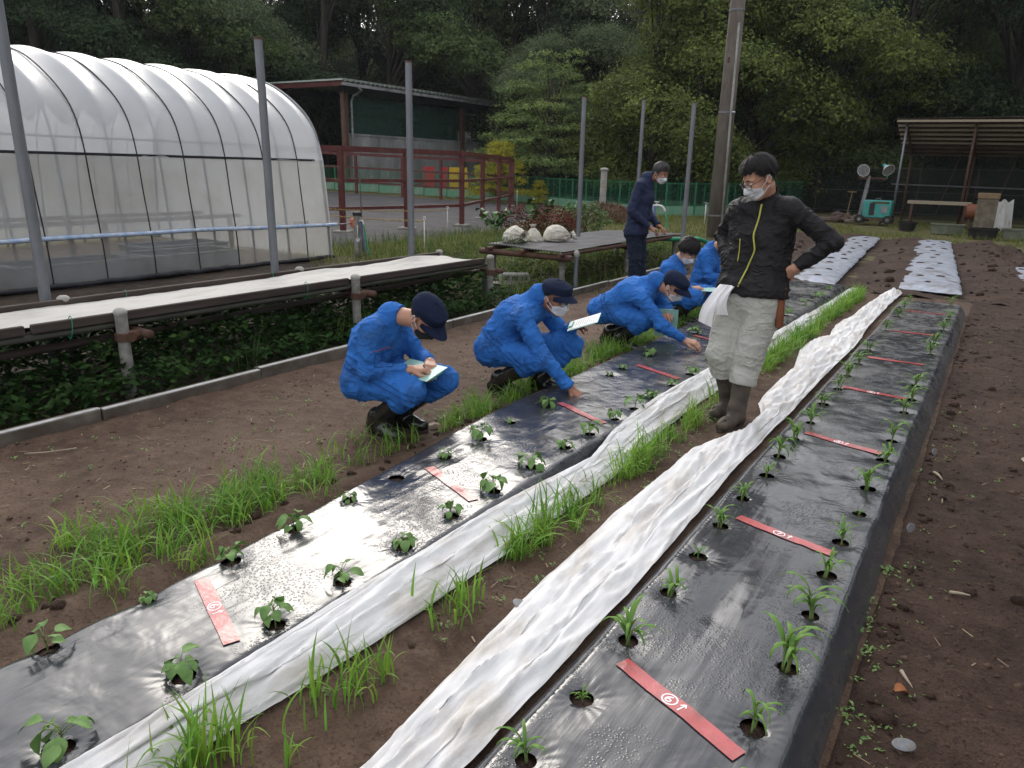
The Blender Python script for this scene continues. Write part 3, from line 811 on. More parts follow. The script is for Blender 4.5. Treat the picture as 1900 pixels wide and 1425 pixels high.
for x, y in ((-4.82, 8.45), (-5.95, 8.45), (-4.82, 12.5), (-5.95, 12.5), (-4.82, 10.5)):
    q = MB(); q.tube(L2([(x, y + .07, -.05), (x, y + .07, .47)]), .04, 12); q.build('leg', M['concrete'], b2, smooth='auto')
    q = MB(); q.lathe([(.041, .40), (.062, .405), (.062, .475), (.041, .48)], c=L2((x, y + .07, 0)), n=12); q.build('clamp', M['rust'], b2)

def sack(loc, axis, R, L, lab, seed):
    """soft tied bag lying on the bench: body, gathered neck and ruffle"""
    nt_, npn = 46, 72
    t = np.linspace(0, 1, nt_); ph = np.linspace(0, 2 * PI, npn)
    rr = np.interp(t, [0, .04, .12, .28, .46, .62, .74, .82, .86, .90, .96, 1], [0.001, .36, .74, .97, 1, .86, .60, .36, .22, .30, .46, .50])
    T, Ph = np.meshgrid(t, ph, indexing='ij')
    q = np.stack([np.cos(Ph), np.sin(Ph), T * 2.5], -1).reshape(-1, 3)
    lump = .16 * fbm(q * .9 + seed, 3, seed).reshape(T.shape)
    fold = np.clip(1 - 3.2 * np.abs(fbm(q * [1.6, 1.6, .9] + seed * 2, 2, seed + 4)), 0, 1).reshape(T.shape) ** 1.5
    ple = np.abs(np.sin(Ph * 6.5 + 1.5 * np.sin(Ph * 2 + seed))) * sstep(.35, .8, T)
    r = R * rr[:, None] * (1 + lump - .13 * fold * sstep(.06, .3, T) - .22 * ple * sstep(.3, .7, T))
    Z = L * (T - .42) * (1 - .05 * lump)
    a = unit_(axis); b1 = unit_(np.cross(a, [.31, .2, .93])); b2 = np.cross(a, b1)
    P = (r * np.cos(Ph))[..., None] * b1 + (r * np.sin(Ph))[..., None] * b2 + Z[..., None] * a
    P[..., 2] += R * .62
    z = P[..., 2]
    sq = np.clip(.05 - z, 0, None)
    P[..., 2] = np.where(z < .05, .05 - .045 * np.tanh(sq / .05), z) * .94
    P[..., :2] *= (1 + .22 * np.exp(-(np.clip(z, 0, None) / (R * .5)) ** 2))[..., None]
    o = thing('cloth_sack', loc, lab, 'sack', 'pale sacks on the mesh bench')
    b = MB(); b.grid(P); b.build('bag', M['bag'], o, True)
    k = 39
    c = P[k].mean(0); th = np.linspace(0, 2 * PI, 19)
    b = MB(); b.tube(c + R * .25 * (np.cos(th)[:, None] * b1 + np.sin(th)[:, None] * b2), .008, 6, False); b.build('tie_string', M['wood_old'], o, True)
    return o
def unit_(v): v = np.asarray(v, float); return v / np.linalg.norm(v)
sack((-5.76, 8.80, .552), (.62, -.28, .10), .165, .44, 'wide pale cloth sack with trailing grass at the near corner of the mesh bench', 3)
sack((-5.66, 9.13, .552), (-.10, .05, .9), .115, .36, 'upright pale cloth sack in the middle of the three on the mesh bench', 8)
sack((-5.47, 9.46, .552), (.55, .62, -.02), .165, .46, 'pale cloth sack with a soiled lower half, rightmost of three on the mesh bench', 5)
g_ = np.random.default_rng(8)

def block(loc, rz, lab):
    t = thing('concrete_block', loc, lab, 'block', 'hollow concrete blocks', rz)
    b = MB()
    b.box((0, 0, .0925), (.39, .10, .015)); b.box((0, 0, -.0925), (.39, .10, .015))
    for x in (-.185, -.065, .065, .185): b.box((x, 0, 0), (.02, .10, .17))
    me = b.build('web', M['concrete_pale'], t)
    return t
M90 = None
def block_flat(loc, rz, lab):
    """hollow block lying with its cores facing the camera"""
    t = thing('concrete_block', loc, lab, 'block', 'hollow concrete blocks by the bench', rz)
    b = MB(); b.box((0, 0, .1), (.39, .19, .030), bev=.003); b.box((0, 0, .011), (.39, .19, .030), bev=.003); b.build('face_shell', M['concrete'], t)
    for x in (-.183, -.062, .062, .183):
        b = MB(); b.box((x, 0, .0555), (.042, .186, .059)); b.build('web', M['concrete'], t)
    return t
block_flat((-5.36, 8.18, .112), .68, 'hollow concrete block lying on top of the lower block beside the bench')
block_flat((-5.46, 8.05, -.005), .72, 'hollow concrete block at the bottom, half sunk in the weeds beside the bench')

# ================================================================== MULCHED BEDS
RB = dict(lf=-.955, lt=-.87, rt=-.225, rf=-.135, h=.115, y0=-.4, y1=10.35)
def xl_left(y): return -2.36 - .19 * sstep(1.0, 3.8, y)
CORN_L = [1.30, 1.59, 1.92, 2.25, 2.56, 2.88, 3.21, 3.55, 3.86, 4.19, 4.53, 4.99, 5.43, 5.89, 6.33, 6.91, 7.98, 8.84, 9.45, 10.2]
CORN_R = [1.48, 1.75, 2.07, 2.40, 2.72, 3.04, 3.38, 3.69, 4.14, 4.49, 5.13, 5.5, 5.91, 7.09, 7.62, 8.36, 9.05, 10.05]
BEAN_R = [.65, .99, 1.31, 1.63, 1.95, 2.28, 2.60, 2.95, 3.29, 3.57, 3.91, 4.18, 4.48, 4.83, 5.2, 5.7, 6.6, 7.4, 8.2, 9.0, 9.8, 10.5]
BEAN_L = [.82, 1.15, 1.48, 1.79, 2.12, 2.44, 2.79, 3.12, 3.46, 3.86, 4.79, 5.02, 5.54, 6.6, 7.6]
H_R = [(-.775, y) for y in CORN_L] + [(-.315, y) for y in CORN_R]
H_L = [(-1.79, y) for y in BEAN_R] + [(-2.255, y) for y in BEAN_L]
_r = random.Random(3)
H_R = [(x + _r.uniform(-.012, .012), y) for x, y in H_R]
H_L = [(x + _r.uniform(-.015, .015), y) for x, y in H_L]

def z_right(x, y):
    x = np.asarray(x, float); y = np.asarray(y, float)
    e = .012 * n2(y, y * 0, 1.1, 3, 201)
    h = RB['h'] * sstep(RB['lf'] + e, RB['lt'] + .03 + e, x) * (1 - sstep(RB['rt'] - .02 + e, RB['rf'] + e, x)) * (1 - sstep(RB['y1'] - .16, RB['y1'], y))
    h = h * (1 + .13 * n2(x, y, 1.6, 3, 203)) + .004 * n2(x, y, 6.0, 3, 204) + .0022 * n2(x * 9, y, 2.5, 3, 205)
    h = h - .018 * np.exp(-((x + .60) / .07) ** 2 - ((y - 2.28) / .22) ** 2)
    return h + .006 - .05 * sstep(.03, .0, x - RB['lf'] - e) - .06 * sstep(-.045, -.005, x - RB['rf'] - e)
def z_left(x, y):
    x = np.asarray(x, float); y = np.asarray(y, float)
    a = xl_left(y); e = .012 * n2(y, y * 0, 1.0, 3, 211)
    h = .105 * sstep(a + e - .02, a + .11 + e, x) * (1 - sstep(-1.73 + e, -1.60 + e, x)) * (1 - sstep(11.1, 11.3, y))
    h = h * (1 + .12 * n2(x, y, 1.5, 3, 213)) + .004 * n2(x, y, 6.0, 3, 214) + .0022 * n2(x * 9, y, 2.5, 3, 215)
    return h + .006 - .05 * sstep(.0, -.03, x - a - e + .02) - .06 * sstep(-1.615, -1.575, x)
HR = .034
def mulch(name, zf, xa, xb, yr, holes, label, split):
    parts_v, parts_q, nv = [], [], 0
    for y0, y1, st in split:
        nx = int((xb - xa) / st) + 1
        ys_ = np.linspace(y0, y1, int((y1 - y0) / st) + 1)
        X, Y = np.meshgrid(np.linspace(xa, xb, nx), ys_)
        Z = zf(X, Y)
        keep = np.ones((len(ys_) - 1, nx - 1), bool)
        for k, (hx, hy) in enumerate(holes):
            if hy < y0 - .15 or hy > y1 + .15: continue
            rr_ = HR * (.85 + .3 * ((k * 37 % 10) / 10))
            r = np.hypot(X - hx, Y - hy); th = np.arctan2(Y - hy, X - hx)
            # radial tension wrinkles and a slight dish round each hole
            fall = np.exp(-((r - rr_) / .05) ** 2) * (r > rr_ * .6)
            Z += fall * .0018 * np.sin(th * 17 + 3 * n2(X, Y, 4, 2, 220) + k) * (st < .02) * (r > rr_)
            Z += -.010 * np.exp(-(r / .06) ** 2)
            near = (r < rr_ + st * .75) & (r > rr_ - st * .75)
            f = np.where(near, rr_ / np.maximum(r, 1e-6), 1)
            X = hx + (X - hx) * f; Y = hy + (Y - hy) * f
            cx = (X[:-1, :-1] + X[1:, 1:] + X[1:, :-1] + X[:-1, 1:]) / 4; cy = (Y[:-1, :-1] + Y[1:, 1:] + Y[1:, :-1] + Y[:-1, 1:]) / 4
            keep &= np.hypot(cx - hx, cy - hy) > rr_ - .001
        i = np.arange(len(ys_) - 1)[:, None] * nx; j = np.arange(nx - 1)[None]
        q = np.stack([i + j, i + j + 1, i + nx + j + 1, i + nx + j], -1)[keep]
        parts_v.append(np.stack([X, Y, Z], -1).reshape(-1, 3)); parts_q.append(q + nv); nv += X.size
    me = make_mesh(name, np.concatenate(parts_v), np.concatenate(parts_q), M['film'], True)
    o = put(name, me)
    tag(o, label, 'plastic mulch')
    # soil seen through the planting holes
    th = np.linspace(0, 2 * PI, 13)[:-1]
    for v_ in range(3):
        b = MB()
        rng_ = np.random.default_rng(v_)
        pts = [np.array([[0, 0, .004]])]
        for rad in (.016, .030, .046): pts.append(np.stack([rad * np.cos(th), rad * np.sin(th), rng_.normal(0, .003, 12) - rad * .12], 1))
        v = np.concatenate(pts); t = [(0, 1 + a, 1 + (a + 1) % 12) for a in range(12)]
        q = [(1 + 12 * r_ + a, 13 + 12 * r_ + a, 13 + 12 * r_ + (a + 1) % 12, 1 + 12 * r_ + (a + 1) % 12) for r_ in range(2) for a in range(12)]
        b.add(v, q, t)
        soil_me.append(b.mesh('planting_hole', M['soil_dark'], True))
    for k, (hx, hy) in enumerate(holes):
        if hy < .3: continue
        put('planting_hole', soil_me[-3 + k % 3], o, (hx, hy, float(zf(np.array([hx]), np.array([hy]))[0]) - .022), k * 1.1)
    return o
soil_me = []
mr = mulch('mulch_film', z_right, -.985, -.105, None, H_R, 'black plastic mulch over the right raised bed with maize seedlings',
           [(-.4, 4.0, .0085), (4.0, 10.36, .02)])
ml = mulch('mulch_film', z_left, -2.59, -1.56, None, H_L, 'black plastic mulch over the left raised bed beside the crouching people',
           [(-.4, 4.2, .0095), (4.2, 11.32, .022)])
# ---------------------------------------------------------------- red tapes with white marker writing
GL = {
 '6': [[(.62, .92), (.40, .78), (.24, .50), (.26, .22), (.48, .08), (.70, .20), (.72, .42), (.52, .54), (.28, .40)]],
 '7': [[(.22, .70), (.24, .88), (.74, .88), (.62, .60), (.46, .10)]],
 '8': [[(.5, .52), (.28, .70), (.5, .92), (.72, .70), (.5, .52), (.25, .28), (.5, .08), (.75, .28), (.5, .52)]],
 '9': [[(.72, .60), (.50, .46), (.28, .62), (.40, .88), (.66, .86), (.72, .60), (.66, .30), (.48, .08)]],
}
def tape(par, zf, p0, p1, digit, w=.052):
    p0 = np.array(p0, float); p1 = np.array(p1, float)
    d = p1 - p0; Ln = np.linalg.norm(d); d /= Ln; s = np.array([-d[1], d[0]])
    U, V = np.meshgrid(np.linspace(0, Ln, 40), np.linspace(-w / 2, w / 2, 8))
    X = p0[0] + d[0] * U + s[0] * V; Y = p0[1] + d[1] * U + s[1] * V
    b = MB(); b.sheet(np.stack([X, Y, zf(X, Y) + .0038], -1), .0005)
    t = b.build('tape', M['tape'], par, smooth=True)
    t['label'] = 'red tape stuck across the black film'
    if digit:
        def lay(pts, wd):
            pts = resample(np.array(pts, float), 26)
            n_ = np.gradient(pts, axis=0); n_ /= np.linalg.norm(n_, axis=1)[:, None] + 1e-9; n_ = np.stack([-n_[:, 1], n_[:, 0]], 1)
            L = []
            for sg in (-1, 1):
                uv = pts + sg * n_ * wd / 2
                x = p0[0] + d[0] * uv[:, 0] + s[0] * uv[:, 1]; y = p0[1] + d[1] * uv[:, 0] + s[1] * uv[:, 1]
                L.append(np.stack([x, y, zf(x, y) + .0046], 1))
            bb.grid(np.stack(L))
        bb = MB(); c = Ln * .45
        th = np.linspace(0, 2 * PI * 1.04, 30)
        lay(np.stack([c + .024 * np.cos(th), .021 * np.sin(th)], 1), .0046)
        for st in GL[digit]: lay([(c - .019 + .036 * a, -.016 + .032 * b_) for a, b_ in st], .0048)
        a0 = c + .044
        lay([(a0, -.016), (a0 + .002, .018)], .0045); lay([(a0 - .008, .006), (a0 + .002, .019), (a0 + .010, .008)], .0045)
        bb.build('marker_writing', M['ink_white'], t)
for y, dg in ((1.70, '6'), (2.94, '7'), (4.26, '8'), (5.47, '9'), (6.61, None), (7.95, None), (9.27, None)):
    k = .10 if y < 2 else (.06 if y < 5 else .0)
    tape(mr, z_right, (-.745, y + k), (-.325, y - k * .8), dg)
for y, dg in ((1.24, '6'), (2.53, '7'), (3.86, None), (5.08, None), (6.4, None), (7.7, None)):
    tape(ml, z_left, (-2.21, y + .09), (-1.80, y - .08), dg)

# ---------------------------------------------------------------- silver mulch beds
def silver(name, xl, xr, y0, y1, label, seed):
    n_y = 240
    U, Y = np.meshgrid(np.linspace(0, 1, 40), np.linspace(y0, y1, n_y))
    a = np.interp(Y, [y0, y1], xl) + .05 * n2(Y, Y * 0, 1.6, 4, seed); c = np.interp(Y, [y0, y1], xr) + .05 * n2(Y, Y * 0 + 3, 1.6, 4, seed)
    X = a + (c - a) * U
    Y2 = Y + np.where(Y < y0 + .15, .10 * n2(X, X * 0, 3, 3, seed + 1), 0)
    Z = .02 + .055 * np.sin(np.clip(U, 0, 1) * PI) ** .45 * sstep(0, .25, Y - y0) * sstep(0, .3, y1 - Y) + .02 * n2(X, Y, 1.3, 3, seed + 2) + .010 * n2(X, Y, 6, 3, seed + 3)
    b = MB(); b.sheet(np.stack([X, Y2, Z], -1), .003)
    o = b.build(name, M['silver'], smooth=True)
    tag(o, label, 'plastic mulch', 'silver mulched beds')
    r_ = random.Random(seed)
    k = 0
    y = y0 + .5
    while y < y1 - .3:
        for u in ((.3, .7) if k % 2 else (.5,)):
            yy = y + r_.uniform(-.12, .12); uu = u + r_.uniform(-.1, .1)
            xx = np.interp(yy, [y0, y1], xl) * (1 - uu) + np.interp(yy, [y0, y1], xr) * uu
            iy = int((yy - y0) / (y1 - y0) * (n_y - 1)); iu = int(uu * 39)
            th = np.linspace(0, 2 * PI, 15)[:-1]
            ra, rb = r_.uniform(.05, .09), r_.uniform(.03, .06)
            q = MB(); v = np.stack([ra * np.cos(th), rb * np.sin(th), .0 * th], 1)
            q.add(np.concatenate([[[0, 0, .022]], v * .6 + [0, 0, .016], v - [0, 0, .004]]), [(1 + i, 15 + i, 15 + (i + 1) % 14, 1 + (i + 1) % 14) for i in range(14)], [(0, 1 + i, 1 + (i + 1) % 14) for i in range(14)])
            q.build('soil_weight', M['soil_dark'], o, True, (xx, yy, float(Z[iy, iu]) + .001))
        y += r_.uniform(.75, 1.1); k += 1
    return o
silver('mulch_film', (-2.62, -3.30), (-1.93, -2.62), 11.72, 21.7, 'pale silver mulch sheet just right of the standing person', 301)
silver('mulch_film', (-1.09, -1.76), (-.28, -1.0), 11.9, 21.95, 'pale silver mulch sheet straight beyond the maize bed', 311)
silver('mulch_film', (.56, .20), (1.3, .95), 10.4, 16.3, 'pale silver mulch sheet cut off by the right picture edge', 321)

# ---------------------------------------------------------------- white row covers
def cover(name, pts, label, seed, zbase, amp, fold_f):
    """pts: list of (y, x_left, z_left, x_right, z_right)"""
    a = np.array(pts, float)
    ny, nu = 620, 46
    Y, U = np.meshgrid(np.linspace(a[0, 0], a[-1, 0], ny), np.linspace(0, 1, nu), indexing='ij')
    y1 = Y[:, 0]
    I = [np.interp(y1, a[:, 0], a[:, k]) for k in range(5)]
    wob = .025 * n2(y1, y1 * 0, 1.1, 4, seed)
    wob2 = .02 * n2(y1, y1 * 0 + 9, 1.4, 4, seed)
    XL = I[1] + wob; XR = I[3] + wob2
    X = XL[:, None] * (1 - U) + XR[:, None] * U
    zl = I[2][:, None]; zr = I[4][:, None]
    # long folds that wander and merge, pinched at knots
    w = U * fold_f + .9 * n2(Y, U * 0, .55, 3, seed + 1) * (.5 + U) + .35 * n2(Y, U * 3, 2.2, 3, seed + 2)
    f1 = 1 - np.abs(((w % 1.0) - .5) * 2)
    f1 = f1 * f1 * (3 - 2 * f1)
    f2 = 1 - np.abs(n2(X * 16, Y, 1.4, 4, seed + 3))
    k = .55 + .45 * n2(Y, Y * 0 + 4, .8, 3, seed + 5)
    body = np.sin(PI * np.clip(U * .94 + .03, 0, 1)) ** .6
    Z = zl * (1 - U) + zr * U + zbase * body * (1 + .35 * n2(Y, U, .9, 3, seed + 4)) + amp * body * (.75 * f1 * k + .55 * np.clip(1 - 2.6 * np.abs(n2(X * 13 + .5 * n2(Y, X, 1.2, 2, seed + 10), Y, 1.25, 3, seed + 3)), 0, 1) ** 1.4 + .38 * np.clip(1 - 3 * np.abs(n2(X * 22, Y, 1.9, 3, seed + 8)), 0, 1) ** 1.5 + .12 * n2(X * 4, Y, 4.0, 3, seed + 6))
    # shift sideways under the folds so that they overhang a little
    X = X + .014 * np.cos(w * 2 * PI) * body
    Z = Z + .003 * n2(X, Y, 22, 3, seed + 7)
    b = MB(); b.sheet(np.stack([X, Y, Z], -1), .002)
    return tag(b.build(name, M['nonwoven'], smooth=True), label, 'row cover', 'white row covers')
def zl_(x, y): return float(z_left(np.array([x]), np.array([y]))[0]) + .006
cover('row_cover', [(.15, -1.76, .10, -1.52, .012), (.62, -1.74, .105, -1.60, .012), (1.05, -1.715, .11, -1.575, .012), (1.6, -1.725, .112, -1.53, .012), (2.4, -1.69, .11, -1.50, .012), (3.26, -1.62, .10, -1.49, .012),
      (3.7, -1.70, .112, -1.53, .012), (4.05, -1.735, .115, -1.55, .012), (4.8, -1.74, .115, -1.56, .012), (5.6, -1.715, .11, -1.55, .012), (7.8, -1.63, .10, -1.53, .012), (10.3, -1.60, .09, -1.50, .012), (11.2, -1.60, .06, -1.48, .02)],
      'white fleece cover bunched along the edge of the left black bed', 401, .006, .030, 2.6)
cover('row_cover', [(.15, -1.20, .012, -.955, .03), (1.15, -1.185, .012, -.945, .03), (2.2, -1.255, .012, -.945, .03), (2.9, -1.29, .012, -.95, .03), (3.8, -1.28, .012, -.975, .03), (4.15, -1.20, .012, -.975, .03), (4.35, -1.12, .012, -.97, .03), (4.75, -1.12, .012, -.97, .03), (5.05, -1.22, .012, -.97, .03), (5.6, -1.25, .012, -.97, .03),
      (6.2, -1.25, .012, -.96, .03), (6.9, -1.36, .012, -.955, .03), (7.4, -1.37, .012, -.955, .03), (7.8, -1.26, .012, -.96, .03), (8.4, -1.31, .012, -.99, .03), (9.3, -1.27, .012, -1.0, .03), (10.0, -1.25, .012, -1.0, .03), (11.2, -1.20, .012, -.97, .03), (11.5, -1.14, .012, -1.0, .02)],
      'white fleece cover in the path by the right bed, under the standing person', 431, .020, .046, 3.3)

# ================================================================== PLANTS
def blades(P, az, h, curl, w, seg=5, fold=.0, tipw=.05, bend=1.0):
    """many curved tapering blades; every argument an array of N"""
    n = len(h); t = np.linspace(0, 1, seg + 1)[None]
    h = h[:, None]; c = curl[:, None]
    ang = c * t ** bend * 1.25
    dz = np.cos(ang); dr = np.sin(ang)
    z = np.concatenate([np.zeros((n, 1)), np.cumsum((dz[:, 1:] + dz[:, :-1]) / 2, 1)], 1) / seg * h
    r = np.concatenate([np.zeros((n, 1)), np.cumsum((dr[:, 1:] + dr[:, :-1]) / 2, 1)], 1) / seg * h
    ca, sa = np.cos(az)[:, None], np.sin(az)[:, None]
    cx = P[:, :1] + r * ca; cy = P[:, 1:2] + r * sa; cz = P[:, 2:3] + z
    wd = w[:, None] * np.where(t < .35, .55 + .45 * t / .35, np.maximum(tipw, 1 - ((t - .35) / .65) ** 1.7)) / 2
    tw = az[:, None] + PI / 2 + .5 * t * np.sign(np.sin(az * 7))[:, None]
    ox, oy = np.cos(tw) * wd, np.sin(tw) * wd
    L = np.stack([cx - ox, cy - oy, cz], -1); R = np.stack([cx + ox, cy + oy, cz], -1)
    if fold:
        Mi = np.stack([cx, cy, cz], -1); Mi[..., 2] -= wd * fold
        V = np.stack([L, Mi, R], 2); k = 3
    else:
        V = np.stack([L, R], 2); k = 2
    V = V.reshape(-1, 3)
    base = (np.arange(n) * (seg + 1) * k)[:, None, None]; i = (np.arange(seg) * k)[None, :, None]; j = np.arange(k - 1)[None, None]
    q = np.stack([base + i + j, base + i + j + 1, base + i + k + j + 1, base + i + k + j], -1).reshape(-1, 4)
    return V, q

def tuft_points(n, clumps, spread, zf, g):
    k = g.integers(0, len(clumps), n)
    p = clumps[k] + g.normal(0, spread, (n, 2))
    return np.concatenate([p, zf(p[:, 0], p[:, 1])[:, None]], 1)
def zsoil(x, y): return z_path(np.asarray(x), np.asarray(y)) - .004

def grass_strip(name, clumps, per, spread, hr, wr, label, m='wheat', zf=zsoil, seed=1, curl=(.3, 2.0), seg=5, kind='stuff'):
    g = np.random.default_rng(seed); n = len(clumps) * per
    P = tuft_points(n, np.asarray(clumps, float), spread, zf, g)
    hh = hr[0] * .45 + (hr[1] - hr[0] * .45) * g.random(n) ** 1.35
    V, q = blades(P, g.uniform(0, 2 * PI, n), hh, g.uniform(*curl, n), g.uniform(*wr, n) * (.55 + .45 * hh / hr[1]), seg, .35)
    o = put(name, make_mesh(name, V, q, M[m], True))
    o['kind'] = kind
    if label: o['label'] = label
    o['category'] = 'grass'
    return o

# wheat-like strip left of the left bed (behind it crouch the people)
g = np.random.default_rng(11)
cl = []
for y in np.arange(.5, 9.6, .085):
    wide = np.interp(y, [.5, 1.5, 2.6, 3.3, 4.0, 9], [.28, .27, .19, .11, .13, .11])
    dens = np.interp(y, [.5, 1.6, 2.2, 2.7, 3.0, 3.6, 4.4, 6, 9.5], [3.4, 3.0, 1.6, 1.4, 1.3, 1.2, 1.5, 1.7, 1.2])
    for _ in range(g.poisson(dens * 1.5)):
        x = np.interp(y, [.5, 1.5, 2.6, 3.3, 9], [-2.84, -2.81, -2.76, -2.69, -2.73]) + g.normal(0, wide * .6)
        if x > xl_left(y) - .05: x = xl_left(y) - .05 - abs(g.normal(0, .05))
        if any(abs(y - fy) < .10 and abs(x - fx) < .16 for fx, fy in ((-2.95, 3.02), (-2.9, 3.22), (-2.85, 4.18), (-2.62, 4.43), (-2.65, 5.96), (-2.9, 6.13))): continue
        cl.append((x, y))
grass_strip('wheat_strip', cl, 23, .036, (.08, .23), (.005, .0105), 'green wheat strip along the soil beside the left black bed', seed=12)
# strip between the two row covers
cl = []
for y in np.arange(2.25, 11.0, .05):
    gap = n2(np.array([y]), np.array([0.0]), 1.9, 2, 77)[0]
    dens = np.interp(y, [2.2, 3, 3.6, 4.2, 4.9, 5.6, 11], [.8, 1.2, 1.0, 1.1, .9, 1.3, 1.7]) * (1.0 + .9 * gap)
    for _ in range(g.poisson(max(0, dens))):
        x = g.normal(-1.455, .030)
        if abs(y - 4.68) < .12 and abs(x + 1.36) < .12: continue
        cl.append((x, y))
grass_strip('wheat_strip', cl, 21, .027, (.10, .26), (.005, .0105), 'green wheat strip growing between the two white row covers', seed=14)

def wheat_clump(loc, n, sp, hr, seed, label):
    g = np.random.default_rng(seed)
    P = np.concatenate([g.normal(0, sp, (n, 2)) * [1, 1.4], np.full((n, 1), -.004)], 1)
    V, q = blades(P, g.uniform(0, 2 * PI, n), g.uniform(*hr, n), g.uniform(.15, 1.75, n), g.uniform(.0065, .0115, n), 7, .4, bend=1.4)
    o = put('wheat_clump', make_mesh('wheat_clump', V, q, M['wheat'], True), None, (loc[0], loc[1], float(zsoil(np.array([loc[0]]), np.array([loc[1]]))[0])))
    return tag(o, label, 'grass clump', 'wheat clumps in the near path')
wheat_clump((-1.545, .88), 80, .045, (.13, .24), 21, 'dense wheat clump at the bottom picture edge beside the white row cover')
wheat_clump((-1.45, 1.27), 56, .050, (.11, .22), 22, 'spreading wheat clump second up from the bottom in the near path')
wheat_clump((-1.44, 1.40), 20, .03, (.10, .20), 26, 'thin wheat clump just behind the spreading one in the near path')
wheat_clump((-1.42, 1.82), 36, .038, (.12, .23), 23, 'upright wheat clump alone between the two row covers, third from the bottom')
wheat_clump((-1.435, 1.93), 16, .03, (.09, .18), 27, 'small wheat tuft touching the third clump from the bottom')
wheat_clump((-1.37, 1.03), 7, .016, (.08, .15), 24, 'sparse thin wheat seedling standing alone on the bare near path')

# ---- leaf shapes
def oval_leaf(L, Wd, droop, fold, n=7, heart=True):
    """leaf blade along +x from the origin, grid of 5 across"""
    t = np.linspace(0, 1, n); u = np.linspace(-1, 1, 5)
    prof_ = np.sin(PI * np.clip(t, 0, 1) ** .72) ** .85
    prof_[0] = .12 if heart else .03; prof_[-1] = .02
    T, Uu = np.meshgrid(t, u, indexing='ij')
    wv = (prof_ * Wd / 2)[:, None] * Uu
    ang = droop * T
    x = L * (np.sin(ang) / droop if abs(droop) > 1e-3 else T)
    z = -L * ((1 - np.cos(ang)) / droop if abs(droop) > 1e-3 else 0 * T)
    z = z + np.abs(Uu) * (prof_ * Wd / 2)[:, None] * fold + .04 * L * np.sin(T * 9 + Uu * 2) * np.abs(Uu) ** 2
    return np.stack([x, wv * np.cos(fold * .6), z], -1)
def rot(P, yaw, pitch, roll=0.0):
    c, s = math.cos(roll), math.sin(roll); Rx = np.array([[1, 0, 0], [0, c, -s], [0, s, c]])
    c, s = math.cos(-pitch), math.sin(-pitch); Ry = np.array([[c, 0, s], [0, 1, 0], [-s, 0, c]])
    c, s = math.cos(yaw), math.sin(yaw); Rz = np.array([[c, -s, 0], [s, c, 0], [0, 0, 1]])
    return P @ (Rz @ Ry @ Rx).T

def bean_proto(seed, size):
    r = random.Random(seed)
    stem = MB(); leaves = []
    top = np.array([r.uniform(-.012, .012), r.uniform(-.012, .012), size * r.uniform(.55, .75)])
    stem.tube(resample([(0, 0, -.01), (top[0] * .3, top[1] * .3, top[2] * .5), tuple(top)], 7), np.linspace(.0032, .002, 7), 6)
    nl = r.choice((7, 8, 9, 10))
    yaw = r.uniform(0, 6)
    for k in range(nl):
        yaw += 2.3 + r.uniform(-.4, .4)
        f = .45 + .55 * (k + 1) / nl
        st = top * f
        L = size * r.uniform(.38, .62); pl = size * r.uniform(.15, .42)
        el = r.uniform(.15, .9)
        e = st + pl * np.array([math.cos(yaw) * math.cos(el), math.sin(yaw) * math.cos(el), math.sin(el)])
        stem.tube(resample([st, (st + e) / 2 + [0, 0, .004], e], 5), .0013, 5)
        P = rot(oval_leaf(L, L * r.uniform(.62, .8), r.uniform(.5, 1.6), r.uniform(.15, .5)), yaw + r.uniform(-.5, .5), r.uniform(-.7, .25), r.uniform(-.4, .4)) + e
        q = MB(); q.sheet(P, .0006); leaves.append(q.mesh('leaf', M['bean'], True))
    return stem.mesh('stem', M['stem'], True), leaves
def corn_blade(L, Wd, az, up0, droop, base, n=10):
    t = np.linspace(0, 1, n)
    ang = up0 - droop * t ** 1.3
    d = np.stack([np.cos(ang) * math.cos(az), np.cos(ang) * math.sin(az), np.sin(ang)], 1)
    c = np.array(base) + np.concatenate([[[0, 0, 0]], np.cumsum((d[1:] + d[:-1]) / 2, 0)]) * L / (n - 1)
    s = np.array([-math.sin(az), math.cos(az), 0])
    up_v = np.cross(d, s) * 1.0
    w = Wd / 2 * np.clip(np.minimum(.55 + t * 1.8, 1.06 - ((t - .3) / .7).clip(0) ** 1.8), .03, 1)
    return np.stack([c - s * w[:, None] + up_v * (w * .35)[:, None] * -1, c, c + s * w[:, None] + up_v * (w * .35)[:, None] * -1], 1)
def corn_proto(seed, size, nl):
    """two or three young maize plants sharing one planting hole"""
    r = random.Random(seed)
    stem = MB(); leaves = []
    for st_ in range(r.choice((2, 2, 3, 3))):
        sz = size * r.uniform(.72, 1.0); h = sz * .46
        o_ = np.array([r.uniform(-.012, .012), r.uniform(-.012, .012), 0])
        lean = np.array([r.uniform(-.035, .035), r.uniform(-.035, .035), 0])
        stem.tube(resample([tuple(o_ + [0, 0, -.012]), tuple(o_ + lean * .4 + [0, 0, h * .5]), tuple(o_ + lean + [0, 0, h])], 6), np.linspace(.0050, .0032, 6), 7)
        az = r.uniform(0, 6)
        for k in range(max(3, nl - 2 * (st_ > 0) - 1)):
            az += PI + r.uniform(-.8, .8)
            f = (k + 1) / nl
            L = sz * r.uniform(.55, .92) * (.6 + .4 * math.sin(f * 2.6))
            P = corn_blade(L, r.uniform(.010, .016), az, r.uniform(1.2, 1.54), r.uniform(1.8, 3.5), o_ + lean * f + np.array([0, 0, h * (.25 + .75 * f)]), 12)
            P[:, (0, 2), 2] += (.0025 * np.sin(np.arange(12) * 1.9 + k))[:, None] * [1, -1]
            q = MB(); q.sheet(P, .0006); leaves.append(q.mesh('leaf', M['corn'], True))
    return stem.mesh('stem', M['stem'], True), leaves
